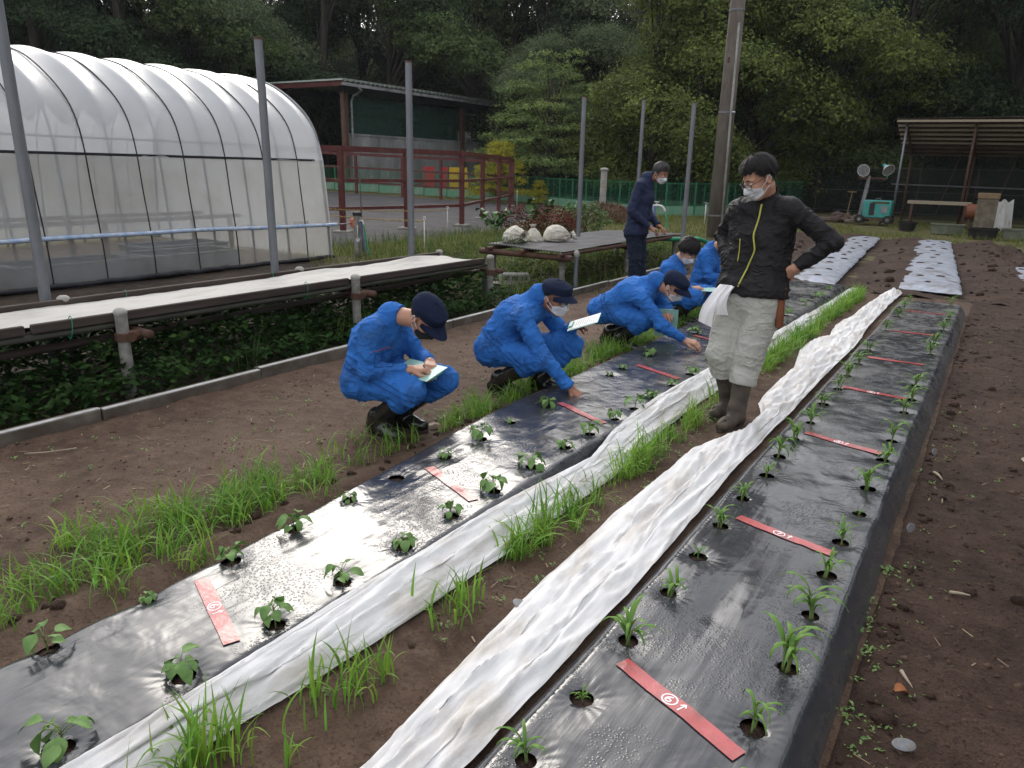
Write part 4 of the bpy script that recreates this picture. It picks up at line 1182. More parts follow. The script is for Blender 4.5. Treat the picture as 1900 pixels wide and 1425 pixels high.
def plant(name, proto, loc, rz, sc, label, cat, group, parts=True):
    t = thing(name, loc, label, cat, group, rz); t.scale = (sc, sc, sc)
    put('stem', proto[0], t)
    for l in proto[1]: put('leaf', l, t)
    return t
BP = [bean_proto(500 + k, .108 + .007 * (k % 4)) for k in range(8)]
CP = [corn_proto(600 + k, .205 + .014 * (k % 4), (6, 8, 5, 8, 6, 8, 10, 7)[k]) for k in range(8)]
ORD = ['nearest', 'second', 'third', 'fourth', 'fifth', 'sixth', 'seventh', 'eighth', 'ninth', 'tenth', 'eleventh', 'twelfth', 'thirteenth', 'fourteenth', 'fifteenth', 'sixteenth', 'seventeenth', 'eighteenth', 'nineteenth', 'twentieth', 'twenty first', 'twenty second']
def row(hs, protos, zf, name, what, rowname, cat, group, sizes, seed):
    r = random.Random(seed)
    for k, (x, y) in enumerate(hs):
        s = sizes.get(k, r.uniform(.72, 1.0))
        if s <= 0: continue
        z = float(zf(np.array([x]), np.array([y]))[0]) - .018
        far = ' from the camera' if k else ' to the camera'
        plant(name, protos[(k * 3 + seed) % len(protos)], (x, y, z), r.uniform(0, 6.28), s, f'{what}, {ORD[k]}{far} in the row {rowname}', cat, group)
row(H_L[:22], BP, z_left, 'bean_seedling', 'leafy bean seedling', 'along the white row cover', 'seedling', 'bean seedlings, row by the row cover', {0: 1.1, 1: .95, 2: .9, 5: .85, 7: .95, 8: .75, 6: 1.0, 11: 1.1}, 1)
row(H_L[22:], BP, z_left, 'bean_seedling', 'leafy bean seedling', 'along the crouching people', 'seedling', 'bean seedlings, row by the people', {0: .9, 1: .45, 4: .5, 5: 0, 6: .6, 7: .95, 8: .4, 9: .9, 10: .5, 11: .55}, 2)
row(H_R[:20], CP, z_right, 'maize_seedling', 'arching maize seedling', 'along the white row cover', 'seedling', 'maize seedlings, row by the row cover', {0: .62, 1: .30, 2: 1.0, 3: .9, 4: .38, 5: .72, 6: .62, 7: .65}, 3)
row(H_R[20:], CP, z_right, 'maize_seedling', 'arching maize seedling', 'along the right bed edge', 'seedling', 'maize seedlings, row by the right edge', {0: .75, 1: .72, 2: 1.15, 3: 1.0, 4: .85, 5: .66, 6: .25, 7: 1.0}, 4)

# ---------------------------------------------------------------- litter and little weeds on the soil
def pin(loc, tilt, rz, lab):
    b = MB(); th = np.linspace(0, 2 * PI, 25)[:-1]
    ring = lambda s, z: np.stack([.038 * s * np.cos(th), .021 * s * np.sin(th), np.full(24, z)], 1)
    v = np.concatenate([ring(1, 0), ring(1, .0025), ring(.75, .005), ring(.3, .003), [[0, 0, .003]]])
    q = [(r_ * 24 + i, r_ * 24 + (i + 1) % 24, r_ * 24 + 24 + (i + 1) % 24, r_ * 24 + 24 + i) for r_ in range(3) for i in range(24)]
    b.add(v, q, [(72 + i, 72 + (i + 1) % 24, 96) for i in range(24)])
    o = b.build('fabric_pin', M['pin'], None, 'auto', loc); o.rotation_euler = (tilt, .1, rz)
    return tag(o, lab, 'fabric pin', 'grey oval fabric pins')
pin((.03, 2.05, .02), .25, .75, 'grey oval pin head lying flat on the soil in the lower right corner')
pin((-.10, 3.49, .055), 1.25, 1.2, 'grey oval pin head leaning by the bed, between the other two')
pin((-.09, 4.64, .055), 1.2, 1.3, 'grey oval pin head leaning by the bed, farthest from the camera')
pin((-1.235, 1.98, .03), .15, -.25, 'pale oval pin head at the left hem of the row cover in the path')
def crumple(name, loc, rz, L, Wd, m, lab, cat, droop=.8, fold=.6):
    q = MB(); q.sheet(oval_leaf(L, Wd, droop, fold, 8) + [0, 0, .006], .001)
    o = q.build(name, M[m], None, True, loc); o.rotation_euler = (0, -.2, rz)
    return tag(o, lab, cat)
crumple('dry_leaf', (-.02, 2.285, .016), .6, .062, .045, 'dryleaf', 'curled orange dry leaf on the dark soil in the lower right', 'leaf', 1.2, .8)
def stick(pts, r, m, lab, name='stick', cat='stick'):
    b = MB(); b.tube(resample(pts, 8), r, 6); return tag(b.build(name, M[m], None, True), lab, cat)
stick([(.085, 3.06, .014), (.12, 3.07, .017), (.155, 3.085, .012)], [.006, .007, .006, .006, .005, .005, .004, .003], 'chip', 'pale straight stick lying on the bare soil right of the maize bed')
stick([(-.015, 2.42, .012), (.0, 2.385, .016), (.025, 2.35, .012)], [.007, .007, .006, .006, .005, .004, .003, .002], 'chip', 'pale wood splinter beside the curled orange leaf', 'wood_chip', 'wood chip')
stick([(-.07, 4.42, .012), (-.04, 4.36, .018), (-.02, 4.32, .012)], [.006, .008, .008, .008, .006, .005, .004, .002], 'chip', 'pale wood splinter just below the farthest oval pin head', 'wood_chip', 'wood chip')
stick([(-4.27, 1.62, .012), (-4.19, 1.70, .014), (-4.13, 1.83, .011)], .0035, 'chip', 'thin dry straw on the left soil path in front of the kerb')
for (x, y, l) in ((-2.78, 3.30, 'crumpled pale scrap on the soil right of the first crouching person'), (.35, 4.9, 'small pale scrap on the soil far right of the maize bed')):
    crumple('scrap', (x, y, .012), 1.1, .08, .05, 'chip', l, 'scrap', .5, .3)
g = np.random.default_rng(33)
wp = np.concatenate([np.stack([g.normal(-.09, .05, 60), g.uniform(1.9, 3.2, 60)], 1), np.stack([g.normal(.02, .10, 46), g.uniform(1.9, 6.0, 46)], 1), np.stack([g.normal(-1.35, .05, 40), g.uniform(1.2, 7, 40)], 1), np.stack([g.uniform(-4.3, -2.7, 90), g.uniform(.8, 6, 90)], 1), np.stack([g.uniform(.1, 2.2, 60), g.uniform(2.2, 10, 60)], 1)])
def leafquads(P, size, g, upb=.6, aspect=.55, az=None):
    """folded diamond leaves at P with random directions biased to lie flat"""
    n = len(P)
    nr = g.normal(0, 1, (n, 3)); nr /= np.linalg.norm(nr, axis=1)[:, None]; nr = nr * .8 + az if az is not None else np.stack([nr[:, 0], nr[:, 1], np.abs(nr[:, 2]) + upb * 2], 1); nr /= np.linalg.norm(nr, axis=1)[:, None]
    a = g.normal(0, 1, (n, 3)); a -= nr * (a * nr).sum(1)[:, None]; a /= np.linalg.norm(a, axis=1)[:, None]
    b_ = np.cross(nr, a)
    s = np.broadcast_to(np.asarray(size), (n,))[:, None]
    A = P - a * s * .5; B = P + a * s * .5; C_ = P + b_ * s * aspect * .5 - a * s * .08 + nr * s * .1; D = P - b_ * s * aspect * .5 - a * s * .08 + nr * s * .1
    V = np.stack([A, D, B, C_], 1).reshape(-1, 3)
    i = np.arange(n) * 4
    return V, np.concatenate([np.stack([i, i + 1, i + 2], 1), np.stack([i, i + 2, i + 3], 1)])
pts = np.repeat(wp, 7, 0) + g.normal(0, .013, (len(wp) * 7, 2))
V, t = leafquads(np.concatenate([pts, (zsoil(pts[:, 0], pts[:, 1]) + .006 + g.uniform(0, .022, len(pts)))[:, None]], 1), g.uniform(.010, .026, len(pts)), g, .4, .5)
o = put('path_weeds', make_mesh('path_weeds', V, t, M['bean'])); o['kind'] = 'stuff'; o['category'] = 'weeds'; o['label'] = 'tiny green weeds sprinkled over the soil paths'
# crumbs and clods
cp = np.concatenate([np.stack([g.uniform(-4.45, 2.5, 12000), g.uniform(.6, 11, 12000)], 1), np.stack([g.uniform(-6, 4.5, 8000), g.uniform(11.4, 22, 8000)], 1), np.stack([g.uniform(-.1, 2.6, 9000), g.uniform(1.4, 9, 9000)], 1)])
on = ((cp[:, 0] > -2.6) & (cp[:, 0] < -1.5) & (cp[:, 1] < 11.4)) | ((cp[:, 0] > -1.35) & (cp[:, 0] < -.14) & (cp[:, 1] < 11.4)) | ((cp[:, 0] > -3.4) & (cp[:, 0] < -.2) & (cp[:, 1] > 11.5))
cp = cp[~on]
s = g.gamma(1.6, .0022, len(cp)) + .002
zc = np.where(cp[:, 1] < 11.38, z_path(cp[:, 0], cp[:, 1]), z_tilled(cp[:, 0], cp[:, 1]))
zc = np.where((cp[:, 0] > -.12) & (cp[:, 1] < 11.3), zc + .012 + .020 * n2(cp[:, 0], cp[:, 1], 2.6, 5, 51, .6) + .010 * np.abs(n2(cp[:, 0], cp[:, 1], 7, 3, 53)), zc)
s = np.where(cp[:, 1] > 11.3, s * 2.4, s)
octa = np.array([(1, 0, 0), (0, 1, 0), (-1, 0, 0), (0, -1, 0), (0, 0, .8), (0, 0, -.6)], float)
V = (octa[None] * s[:, None, None] * (1 + g.normal(0, .25, (len(cp), 6, 1)))) + np.concatenate([cp, zc[:, None]], 1)[:, None]
i = (np.arange(len(cp)) * 6)[:, None]
t = np.concatenate([np.stack([i[:, 0] + a, i[:, 0] + b_, i[:, 0] + c], 1) for a, b_, c in ((0, 1, 4), (1, 2, 4), (2, 3, 4), (3, 0, 4), (1, 0, 5), (2, 1, 5), (3, 2, 5), (0, 3, 5))])
o = put('soil_crumbs', make_mesh('soil_crumbs', V.reshape(-1, 3), t, M['soil'], True)); o['kind'] = 'stuff'

# bits of straw and dead stalk on the paths
g = np.random.default_rng(44)
sp_ = np.concatenate([np.stack([g.uniform(-4.4, -2.7, 420), g.uniform(.9, 9, 420)], 1), np.stack([g.uniform(-.1, 2.6, 260), g.uniform(1.5, 10, 260)], 1), np.stack([g.normal(-1.36, .06, 90), g.uniform(1.2, 10, 90)], 1)])
a = g.uniform(0, PI, len(sp_)); L_s = g.gamma(2, .012, len(sp_)) + .012; w_s = g.uniform(.0012, .0032, len(sp_))
zz_ = z_path(sp_[:, 0], sp_[:, 1]) + np.where(sp_[:, 0] > -.12, .02 + .020 * n2(sp_[:, 0], sp_[:, 1], 2.6, 5, 51, .6), .006)
dx, dy = np.cos(a) * L_s / 2, np.sin(a) * L_s / 2; ox, oy = -np.sin(a) * w_s, np.cos(a) * w_s
V = np.stack([np.stack([sp_[:, 0] + s1 * dx + s2 * ox, sp_[:, 1] + s1 * dy + s2 * oy, zz_ + s1 * .002], 1) for s1, s2 in ((-1, -1), (1, -1), (1, 1), (-1, 1))], 1).reshape(-1, 3)
M['straw_bits'] = mk('straw_bits', (.26, .19, .12), (.16, .11, .07), 9, .8, island=.5)
o = put('straw_bits', make_mesh('straw_bits', V, np.arange(len(V)).reshape(-1, 4), M['straw_bits'])); o['kind'] = 'stuff'; o['category'] = 'litter'; o['label'] = 'bits of dry straw and stalk scattered on the soil paths'

# clods of earth
g = np.random.default_rng(46)
n = 900
cx_ = np.concatenate([g.normal(-.07, .045, 170), g.uniform(.0, 2.6, 300), g.normal(-2.62, .05, 130), g.uniform(-4.4, 2.6, 300)])
cy_ = np.concatenate([g.uniform(1.3, 10.5, 170), g.uniform(1.6, 11, 300), g.uniform(.8, 10.5, 130), g.uniform(11.5, 21.5, 300)])
sz_ = np.concatenate([g.gamma(2.2, .0045, 600) + .004, g.gamma(2.4, .011, 300) + .01])
T, Ph = np.meshgrid(np.linspace(0, PI, 6), np.linspace(0, 2 * PI, 8), indexing='ij')
d0 = np.stack([np.sin(T) * np.cos(Ph), np.sin(T) * np.sin(Ph), np.cos(T)], -1).reshape(-1, 3)
zc = np.where(cy_ < 11.38, z_path(cx_, cy_) + np.where(cx_ > -.12, .012 + .020 * n2(cx_, cy_, 2.6, 5, 51, .6), 0), z_tilled(cx_, cy_))
zc = np.where((cx_ < .3) & (cx_ > -.2) & (cy_ < 11), np.maximum(zc, z_path(cx_, cy_)), zc)
on_bed = (cy_ > 11.5) & (((cx_ + .071 * (cy_ - 11.8) > -2.7) & (cx_ + .071 * (cy_ - 11.8) < -1.8)) | ((cx_ + .071 * (cy_ - 11.8) > -1.2) & (cx_ + .071 * (cy_ - 11.8) < -.15)))
ii = np.where(~on_bed)[0]
a0, b0, qf = [], [], []
for k in ii:
    w = d0 * (1 + .45 * fbm(d0 * 1.6 + k * 3.7, 2, k % 9))[:, None] * sz_[k] * [1, g.uniform(.7, 1.1), .72]
    a0.append(w + [cx_[k], cy_[k], zc[k] + sz_[k] * .15])
i = np.arange(5)[:, None] * 8; jj = np.arange(7)[None]
q0 = np.stack([i + jj, i + 8 + jj, i + 8 + jj + 1, i + jj + 1], -1).reshape(-1, 4)
V = np.concatenate(a0); Q = (q0[None] + (np.arange(len(ii)) * 48)[:, None, None]).reshape(-1, 4)
o = put('soil_clods', make_mesh('soil_clods', V, Q, M['soil_dark'], True)); o['kind'] = 'stuff'; o['category'] = 'soil'; o['label'] = 'loose clods of earth along the beds and over the tilled ground'

# ================================================================== LOW VEGETATION
def stuff(name, V, q, m, label, smooth=False, cat='weeds'):
    o = put(name, make_mesh(name, V, q, M[m], smooth)); o['kind'] = 'stuff'; o['label'] = label; o['category'] = cat
    return o
def flatz(x, y): return gz(x, y) - .05 + .0 * np.asarray(x)
g = np.random.default_rng(55)
# under the long bench: shaded broadleaf weeds
n = 24000
x = g.uniform(-6.3, -4.62, n); y = g.uniform(-1.0, 7.1, n)
dens = n2(x, y, 1.1, 3, 401)
k = (dens > -.62) & (x + .0 * y < -4.66 + .1 * dens); x, y, dens = x[k], y[k], dens[k]
hmax = np.clip(.14 + .36 * (dens + .45) + .10 * (x < -5.2), .05, .44) * np.where(x > -4.85, .55, 1)
z = g.uniform(.02, 1, len(x)) ** .8 * hmax
V, t = leafquads(np.stack([x, y, z], 1), g.uniform(.035, .09, len(x)), g, .5, .62)
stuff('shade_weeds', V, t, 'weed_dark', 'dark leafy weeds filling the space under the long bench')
n = 1500
x = g.uniform(-5.9, -4.62, n); y = g.uniform(3.2, 8.2, n); kk = g.random(n) < np.interp(y, [3, 5, 8], [.3, .9, 1]); x, y = x[kk], y[kk]; n = len(x)
V, q = blades(np.stack([x, y, np.zeros(n) - .02], 1), g.uniform(0, 6.28, n), g.uniform(.12, .42, n), g.uniform(.2, 1.2, n), g.uniform(.004, .009, n), 5)
stuff('bench_grass', V, q, 'weed', 'straggly grass standing under the right half of the long bench', True, 'grass')
# weeds round the mesh bench and behind
pts = []
n = 26000
x = g.uniform(-9.6, -4.62, n); y = g.uniform(7.0, 15.5, n)
dens = n2(x, y, .9, 3, 411)
ok = (dens > -.35) & ~((x < -7.6) & (y < 9.4)) & ~((x < -5.7) & (y < 8.0) & (dens < .15))
ok &= ~((x > -5.9) & (y < 8.0) & (x < -4.6) & (dens < .35))
x, y, dens = x[ok], y[ok], dens[ok]
hm = np.clip(.12 + .30 * (dens + .2), .04, .40) * np.where((x < -4.75) & (x > -6.05) & (y > 8.3) & (y < 12.8), 1.0, .8) * np.where(x < -6.6, .55, 1)
z = g.uniform(0, 1, len(x)) ** .8 * hm - .03
V, t = leafquads(np.stack([x, y, z], 1), g.uniform(.03, .075, len(x)), g, .35, .45)
stuff('bench_weeds', V, t, 'weed', 'thick green weeds under and around the mesh topped bench')
n = 9000
x = g.uniform(-10.5, -4.6, n); y = g.uniform(7.3, 17, n)
dens = n2(x, y, 1.1, 3, 421); ok = (dens > -.15) & ~((x < -8.9) & (y < 9.3)); x, y = x[ok], y[ok]; n = len(x)
V, q = blades(np.stack([x, y, np.zeros(n) - .05], 1), g.uniform(0, 6.28, n), g.uniform(.10, .42, n), g.uniform(.2, 1.4, n), g.uniform(.006, .012, n), 4)
stuff('tall_grass', V, q, 'verge', 'tall tufted grass around the mesh bench and the shrubs', True, 'grass')
n = 90
x = g.normal(-5.66, .13, n); y = g.normal(8.55, .12, n)
V, q = blades(np.stack([x, y, np.full(n, .56)], 1), g.uniform(0, 6.28, n), g.uniform(.12, .34, n), g.uniform(1.2, 2.4, n), g.uniform(.003, .006, n), 6)
stuff('trailing_grass', V, q, 'weed', 'long grass strands trailing over the near corner of the mesh bench', True, 'grass')
# lawn and verge
n = 60000
x = np.concatenate([g.uniform(-13.5, -3.2, 30000), g.uniform(-3.2, 5, 14000), g.uniform(-24, -9, 16000)]); y = np.concatenate([g.uniform(8.5, 27, 30000), g.uniform(22.1, 31, 14000), g.uniform(22, 33, 16000)])
dens = n2(x, y, .5, 3, 431)
sandin = (x < -10.9 - .45 * np.clip(y - 17, 0, 20)) & (y < 30.2 + .3 * (x + 18))
soilin = (x > -6.0) & (y < 22.2)
ok = (dens > -.30) & ~sandin & ~(soilin & (x > -4.2)) & ~((x > -6.2) & (y > 13.5) & (y < 22.3) & (x > -5.6))
x, y = x[ok], y[ok]; n = len(x)
V, q = blades(np.stack([x, y, gz(x, y) - .05], 1), g.uniform(0, 6.28, n), g.uniform(.05, .19, n), g.uniform(.3, 1.6, n), g.uniform(.009, .017, n), 3)
stuff('lawn_grass', V, q, 'verge', 'yellowish rough grass between the field and the green fence', False, 'grass')
n = 2600
x = g.uniform(-11.5, -9.0, n); y = g.uniform(9.2, 15.5, n)
V, q = blades(np.stack([x, y, np.zeros(n) - .05], 1), g.uniform(0, 6.28, n), g.uniform(.08, .34, n), g.uniform(.2, 1.4, n), g.uniform(.006, .012, n), 4)
stuff('paddock_edge_grass', V, q, 'weed', 'grass fringe along the near edge of the grey paddock', True, 'grass')

# shrubs
def leaf_cloud(c, r, n, seed, hollow=.55, nz=.35):
    g = np.random.default_rng(seed)
    d = g.normal(0, 1, (n, 3)); d /= np.linalg.norm(d, axis=1)[:, None]
    k = 1 + nz * fbm(d * 2.2 + seed, 3, seed)
    rad = g.uniform(hollow, 1, n) ** .6 * k
    return np.asarray(c) + d * rad[:, None] * np.asarray(r)
def shrub(name, loc, r, n, size, m, label, cat, seed, stems=7, sm='bark', upb=.4, aspect=.55):
    t = thing(name, loc, label, cat)
    g = np.random.default_rng(seed)
    P = leaf_cloud((0, 0, r[2] * .85), r, n, seed); P = P[P[:, 2] > .02]
    V, f = leafquads(P, g.uniform(size * .6, size * 1.2, len(P)), g, upb, aspect)
    put('foliage', make_mesh('foliage', V, f, M[m]), t)
    b = MB()
    for k in range(stems):
        a = g.uniform(0, 6.28); e = np.array([math.cos(a) * r[0] * .6, math.sin(a) * r[1] * .6, r[2] * g.uniform(.8, 1.5)])
        b.tube(resample([(math.cos(a) * .05, math.sin(a) * .05, -.1), tuple(e * [.4, .4, .6]), tuple(e)], 5), np.linspace(.016, .005, 5), 5)
    b.build('stem', M[sm], t, True)
    return t
shrub('red_leaf_shrub', (-10.0, 16.3, -.05), (1.15, .75, .42), 2600, .085, 'redleaf', 'low shrub with dark red leaves around the base of a grey steel post', 'shrub', 71)
shrub('red_leaf_shrub', (-8.9, 15.2, -.05), (.75, .6, .36), 1300, .08, 'redleaf', 'low clump of dark red leaves just behind the pale sacks', 'shrub', 72)
shrub('green_shrub', (-9.0, 16.9, -.05), (.75, .55, .48), 900, .12, 'bigleaf', 'pale green leafy shrub beside the red leaved one at the grey post', 'shrub', 73)
def broad_weed(loc, h, lab, seed, n=22):
    t = thing('broad_leaf_weed', loc, lab, 'plant')
    g = np.random.default_rng(seed); r = random.Random(seed)
    b = MB()
    for s_ in range(5):
        a = g.uniform(0, 6.28); top = np.array([math.cos(a) * .35, math.sin(a) * .35, h * g.uniform(.75, 1.0)])
        st = resample([(0, 0, -.05), tuple(top * [.35, .35, .55]), tuple(top)], 8)
        b.tube(st, np.linspace(.013, .005, 8), 6)
        for k in range(3, 8):
            for _ in range(2):
                L = g.uniform(.15, .24)
                P = rot(oval_leaf(L, L * .85, g.uniform(.6, 1.4), .25), g.uniform(0, 6.28), g.uniform(-.6, .2), g.uniform(-.3, .3)) + st[k]
                q = MB(); q.sheet(P, .001); q.build('leaf', M['bigleaf'], t, True)
    b.build('stem', M['stem'], t, True)
broad_weed((-9.7, 15.75, -.05), .98, 'tall plant with large heart shaped green leaves behind the pale sacks', 81)
broad_weed((-10.6, 15.2, -.05), .66, 'smaller large leaved green plant at the paddock corner left of the tall one', 82)
# straw / compost heap
g = np.random.default_rng(91)
P = leaf_cloud((0, 0, 0), (1.0, .7, .55), 5200, 91, .85, .25); P = P[P[:, 2] > -.05]
n = len(P); V, q = blades(P, g.uniform(0, 6.28, n), g.uniform(.12, .30, n), g.uniform(.9, 2.2, n), g.uniform(.010, .02, n), 3)
hp = put('straw_heap', make_mesh('straw_heap', V, q, M['straw'], False), None, (-10.9, 22.2, -.03)); tag(hp, 'rounded brown straw heap on the grass in front of the green fence', 'heap')
P2 = leaf_cloud((0, 0, -.02), (.9, .62, .50), 500, 92, .98, .2)
th = np.linspace(0, PI / 2, 10); ph = np.linspace(0, 2 * PI, 25); T, Ph = np.meshgrid(th, ph, indexing='ij')
b = MB(); b.grid(np.stack([.92 * np.sin(T) * np.cos(Ph), .65 * np.sin(T) * np.sin(Ph), .5 * np.cos(T) + .05 * n2(T * 3, Ph * 2, 1.5, 3, 5)], -1)); b.build('heap_core', M['straw'], hp, True)
P = leaf_cloud((0, 0, .0), (.5, .4, .45), 240, 93, .6); n = len(P)
V, q = blades(np.concatenate([g.normal(0, .28, (160, 2)), np.zeros((160, 1))], 1), g.uniform(0, 6.28, 160), g.uniform(.3, .65, 160), g.uniform(.5, 1.6, 160), g.uniform(.012, .022, 160), 5)
tag(put('grass_tussock', make_mesh('grass_tussock', V, q, M['verge'], True), None, (-9.85, 22.3, -.05)), 'pale drooping grass tussock beside the straw heap', 'grass tussock')

# ================================================================== PADDOCK
pf = thing('paddock_fence', (-16, 20, 0), 'maroon steel paddock fence with three rails around the grey sand', 'fence')
def Lp(p): return np.asarray(p, float) - np.array([-16, 20, 0])
near = [(-17.6, 8.6), (-13.45, 12.8), (-13.1, 14.75), (-12.81, 16.75), (-14.2, 19.67), (-15.57, 22.59), (-16.9, 25.3), (-18.3, 27.6)]
far = [(-18.3, 27.6), (-20.8, 28.9), (-22.6, 27.9), (-24.4, 27.2), (-26.9, 26.6), (-29.5, 25.4)]
for k, (x, y) in enumerate(near[1:] + far[1:]):
    h = 2.0 if k < 7 else 1.9
    z0 = float(gz(x, y))
    b = MB(); b.box(Lp((x, y, z0 + h / 2 - .05)), (.12, .12, h + .1), rz=.4); p_ = b.build('post', M['maroon'], pf)
    if k < 7:
        b = MB(); b.box(Lp((x, y, z0 + .0)), (.42, .42, .07), rz=.4, bev=.02); b.build('footing', M['concrete'], p_)
for chain_ in (near, far):
    for (a, c) in zip(chain_[:-1], chain_[1:]):
        za, zc = float(gz(*a)), float(gz(*c))
        h = 2.0 if chain_ is near else 1.9
        for f_, wd, hh in ((h - .05, .09, .13), (1.22, .055, .08), (.55, .055, .08)):
            b = MB(); b.bar(Lp((a[0], a[1], za + f_)), Lp((c[0], c[1], zc + f_)), wd, hh); b.build('rail', M['maroon'], pf)
# chain posts and chain
def chain_post(x, y, h, lab):
    t = thing('chain_post', (x, y, 0), lab, 'post', 'thin white chain posts')
    b = MB(); b.tube([(0, 0, -.05), (0, 0, h)], .011, 8); b.build('shaft', M['white_metal'], t, True)
    a = np.linspace(0, 2 * PI, 13); b = MB(); b.tube(np.stack([.028 * np.cos(a), .028 * np.sin(a) * .3, h + .03 + .03 * np.sin(a)], 1), .008, 6, False); b.build('eye', M['white_metal'], t, True)
chain_post(-9.04, 10.66, .62, 'thin white chain post in the weeds behind the bench end')
chain_post(-11.3, 14.2, .60, 'thin white chain post right behind a grey steel post at the paddock edge')
chain_post(-17.0, 26.0, .66, 'thin white chain post far off by the green fence')
def chain(a, c, sag, lab):
    a, c = np.array(a, float), np.array(c, float); L = np.linalg.norm(c - a); n = int(L / .055)
    b = MB()
    for i in range(n):
        t0 = (i + .5) / n; p = a + (c - a) * t0 + [0, 0, -4 * sag * t0 * (1 - t0)]
        d = (c - a) / L + np.array([0, 0, -4 * sag * (1 - 2 * t0) / L]); d /= np.linalg.norm(d)
        s = np.cross(d, [0, 0, 1]); s /= np.linalg.norm(s)
        if i % 2: s = np.cross(s, d)
        th = np.linspace(0, 2 * PI, 7)
        b.tube(np.array([p + d * .035 * math.cos(q) + s * .015 * math.sin(q) for q in th]), .006, 4, False)
    tag(b.build('plastic_chain', M['chain'], None, True), lab, 'chain', 'yellow plastic chains')
chain((-13.2, 8.9, .92), (-9.04, 10.66, .60), .10, 'yellow plastic chain sagging from the greenhouse to the chain post')
chain((-13.2, 8.9, .92), (-11.3, 14.2, .58), .12, 'yellow plastic chain farther back along the paddock edge')

# tap post
tp = thing('tap_post', (-9.6, 9.48, 0), 'square concrete post with black cap, water taps and hoses beside the greenhouse end', 'tap post')
b = MB(); b.box((0, 0, .36), (.105, .105, .72), bev=.008); b.build('shaft', M['concrete'], tp)
b = MB(); b.box((0, 0, .745), (.118, .118, .07), bev=.01); b.build('cap', M['black'], tp)
b = MB(); b.tube(resample([(.05, .0, .62), (.11, .0, .64), (.15, .0, .61), (.155, .0, .57)], 10), .016, 8); b.box((.09, 0, .68), (.05, .012, .012)); b.build('tap', M['white_metal'], tp, True)
b = MB(); b.tube(resample([(.155, 0, .57), (.18, 0, .40), (.23, .02, .12), (.26, .05, -.02)], 14), .016, 8); b.build('green_hose', M['greenhose'], tp, True)
b = MB(); b.tube(resample([(.10, -.01, .60), (.13, -.03, .42), (.2, -.02, .1), (.22, 0, -.02)], 14), .014, 8); b.build('blue_hose', M['bluehose'], tp, True)
cb = thing('crank_box', (-9.72, 9.50, .50), 'orange hand crank gearbox between the greenhouse pipe and the tap post', 'gearbox')
b = MB(); b.box((0, 0, .08), (.11, .07, .16), bev=.02); b.build('housing', M['orange'], cb, 'auto')
b = MB(); b.tube([(.05, 0, .02), (.24, .0, -.02)], .014, 8); b.build('handle', M['orange'], cb, True)
ld = thing('ladle', (-9.53, 9.41, .30), 'white ladle hanging on the square tap post', 'ladle')
b = MB(); b.tube([(0, 0, .0), (0, 0, .26)], .008, 8); b.build('handle', M['white_metal'], ld, True)
b = MB(); b.lathe([(.0001, -.03), (.03, -.02), (.042, .0), (.036, .0), (.026, -.014), (.0001, -.02)], n=14, M=[[1, 0, 0], [0, .2, -1], [0, 1, .2]]); b.build('bowl', M['white_metal'], ld, True)
stk = MB(); stk.tube([(-9.75, 9.75, 0), (-9.77, 9.75, 1.45)], .012, 7); tag(stk.build('garden_stake', M['wood_old'], None, True), 'thin tall stake standing just left of the tap post', 'stake')
# standpipe with hose
sp = thing('standpipe', (-7.35, 17.6, 0), 'white standpipe with a green hose to the right of the navy worker', 'standpipe')
b = MB(); b.tube([(0, 0, -.05), (0, 0, .78)], .03, 10); b.build('pipe', M['bluehose'], sp, True)
b = MB(); b.tube(resample([(-.05, 0, .76), (.1, 0, .78), (.2, 0, .76), (.27, 0, .68), (.28, 0, .62)], 12), .028, 9); b.box((.05, 0, .86), (.12, .03, .025)); b.tube([(.05, 0, .78), (.05, 0, .85)], .014, 6); b.build('tap', M['white_metal'], sp, True)
b = MB(); b.tube(resample([(.28, 0, .62), (.36, 0, .42), (.37, -.05, .2), (.30, -.2, .05), (.0, -1.2, .02), (.6, -3.4, .02)], 30), .022, 8); b.build('green_hose', M['greenhose'], sp, True)
hs = MB(); hs.tube(resample([(-5.1, 11.6, .50), (-4.75, 12.1, .47), (-4.5, 12.9, .44), (-4.45, 13.3, .35)], 14), .04, 9); tag(hs.build('hose_length', M['greenhose'], None, True), 'bright green thick hose poking from under the mesh bench near the navy worker', 'hose')
wt = thing('water_tap', (-8.02, 23.4, 0), 'thin white water tap standing on the grass between post and utility pole', 'water tap')
b = MB(); b.tube([(0, 0, 0), (0, 0, .62)], .02, 8); b.build('pipe', M['white_metal'], wt, True)
b = MB(); b.tube([(-.06, 0, .66), (.10, 0, .64), (.12, 0, .58)], .02, 8); b.build('spout', M['steel'], wt, True)

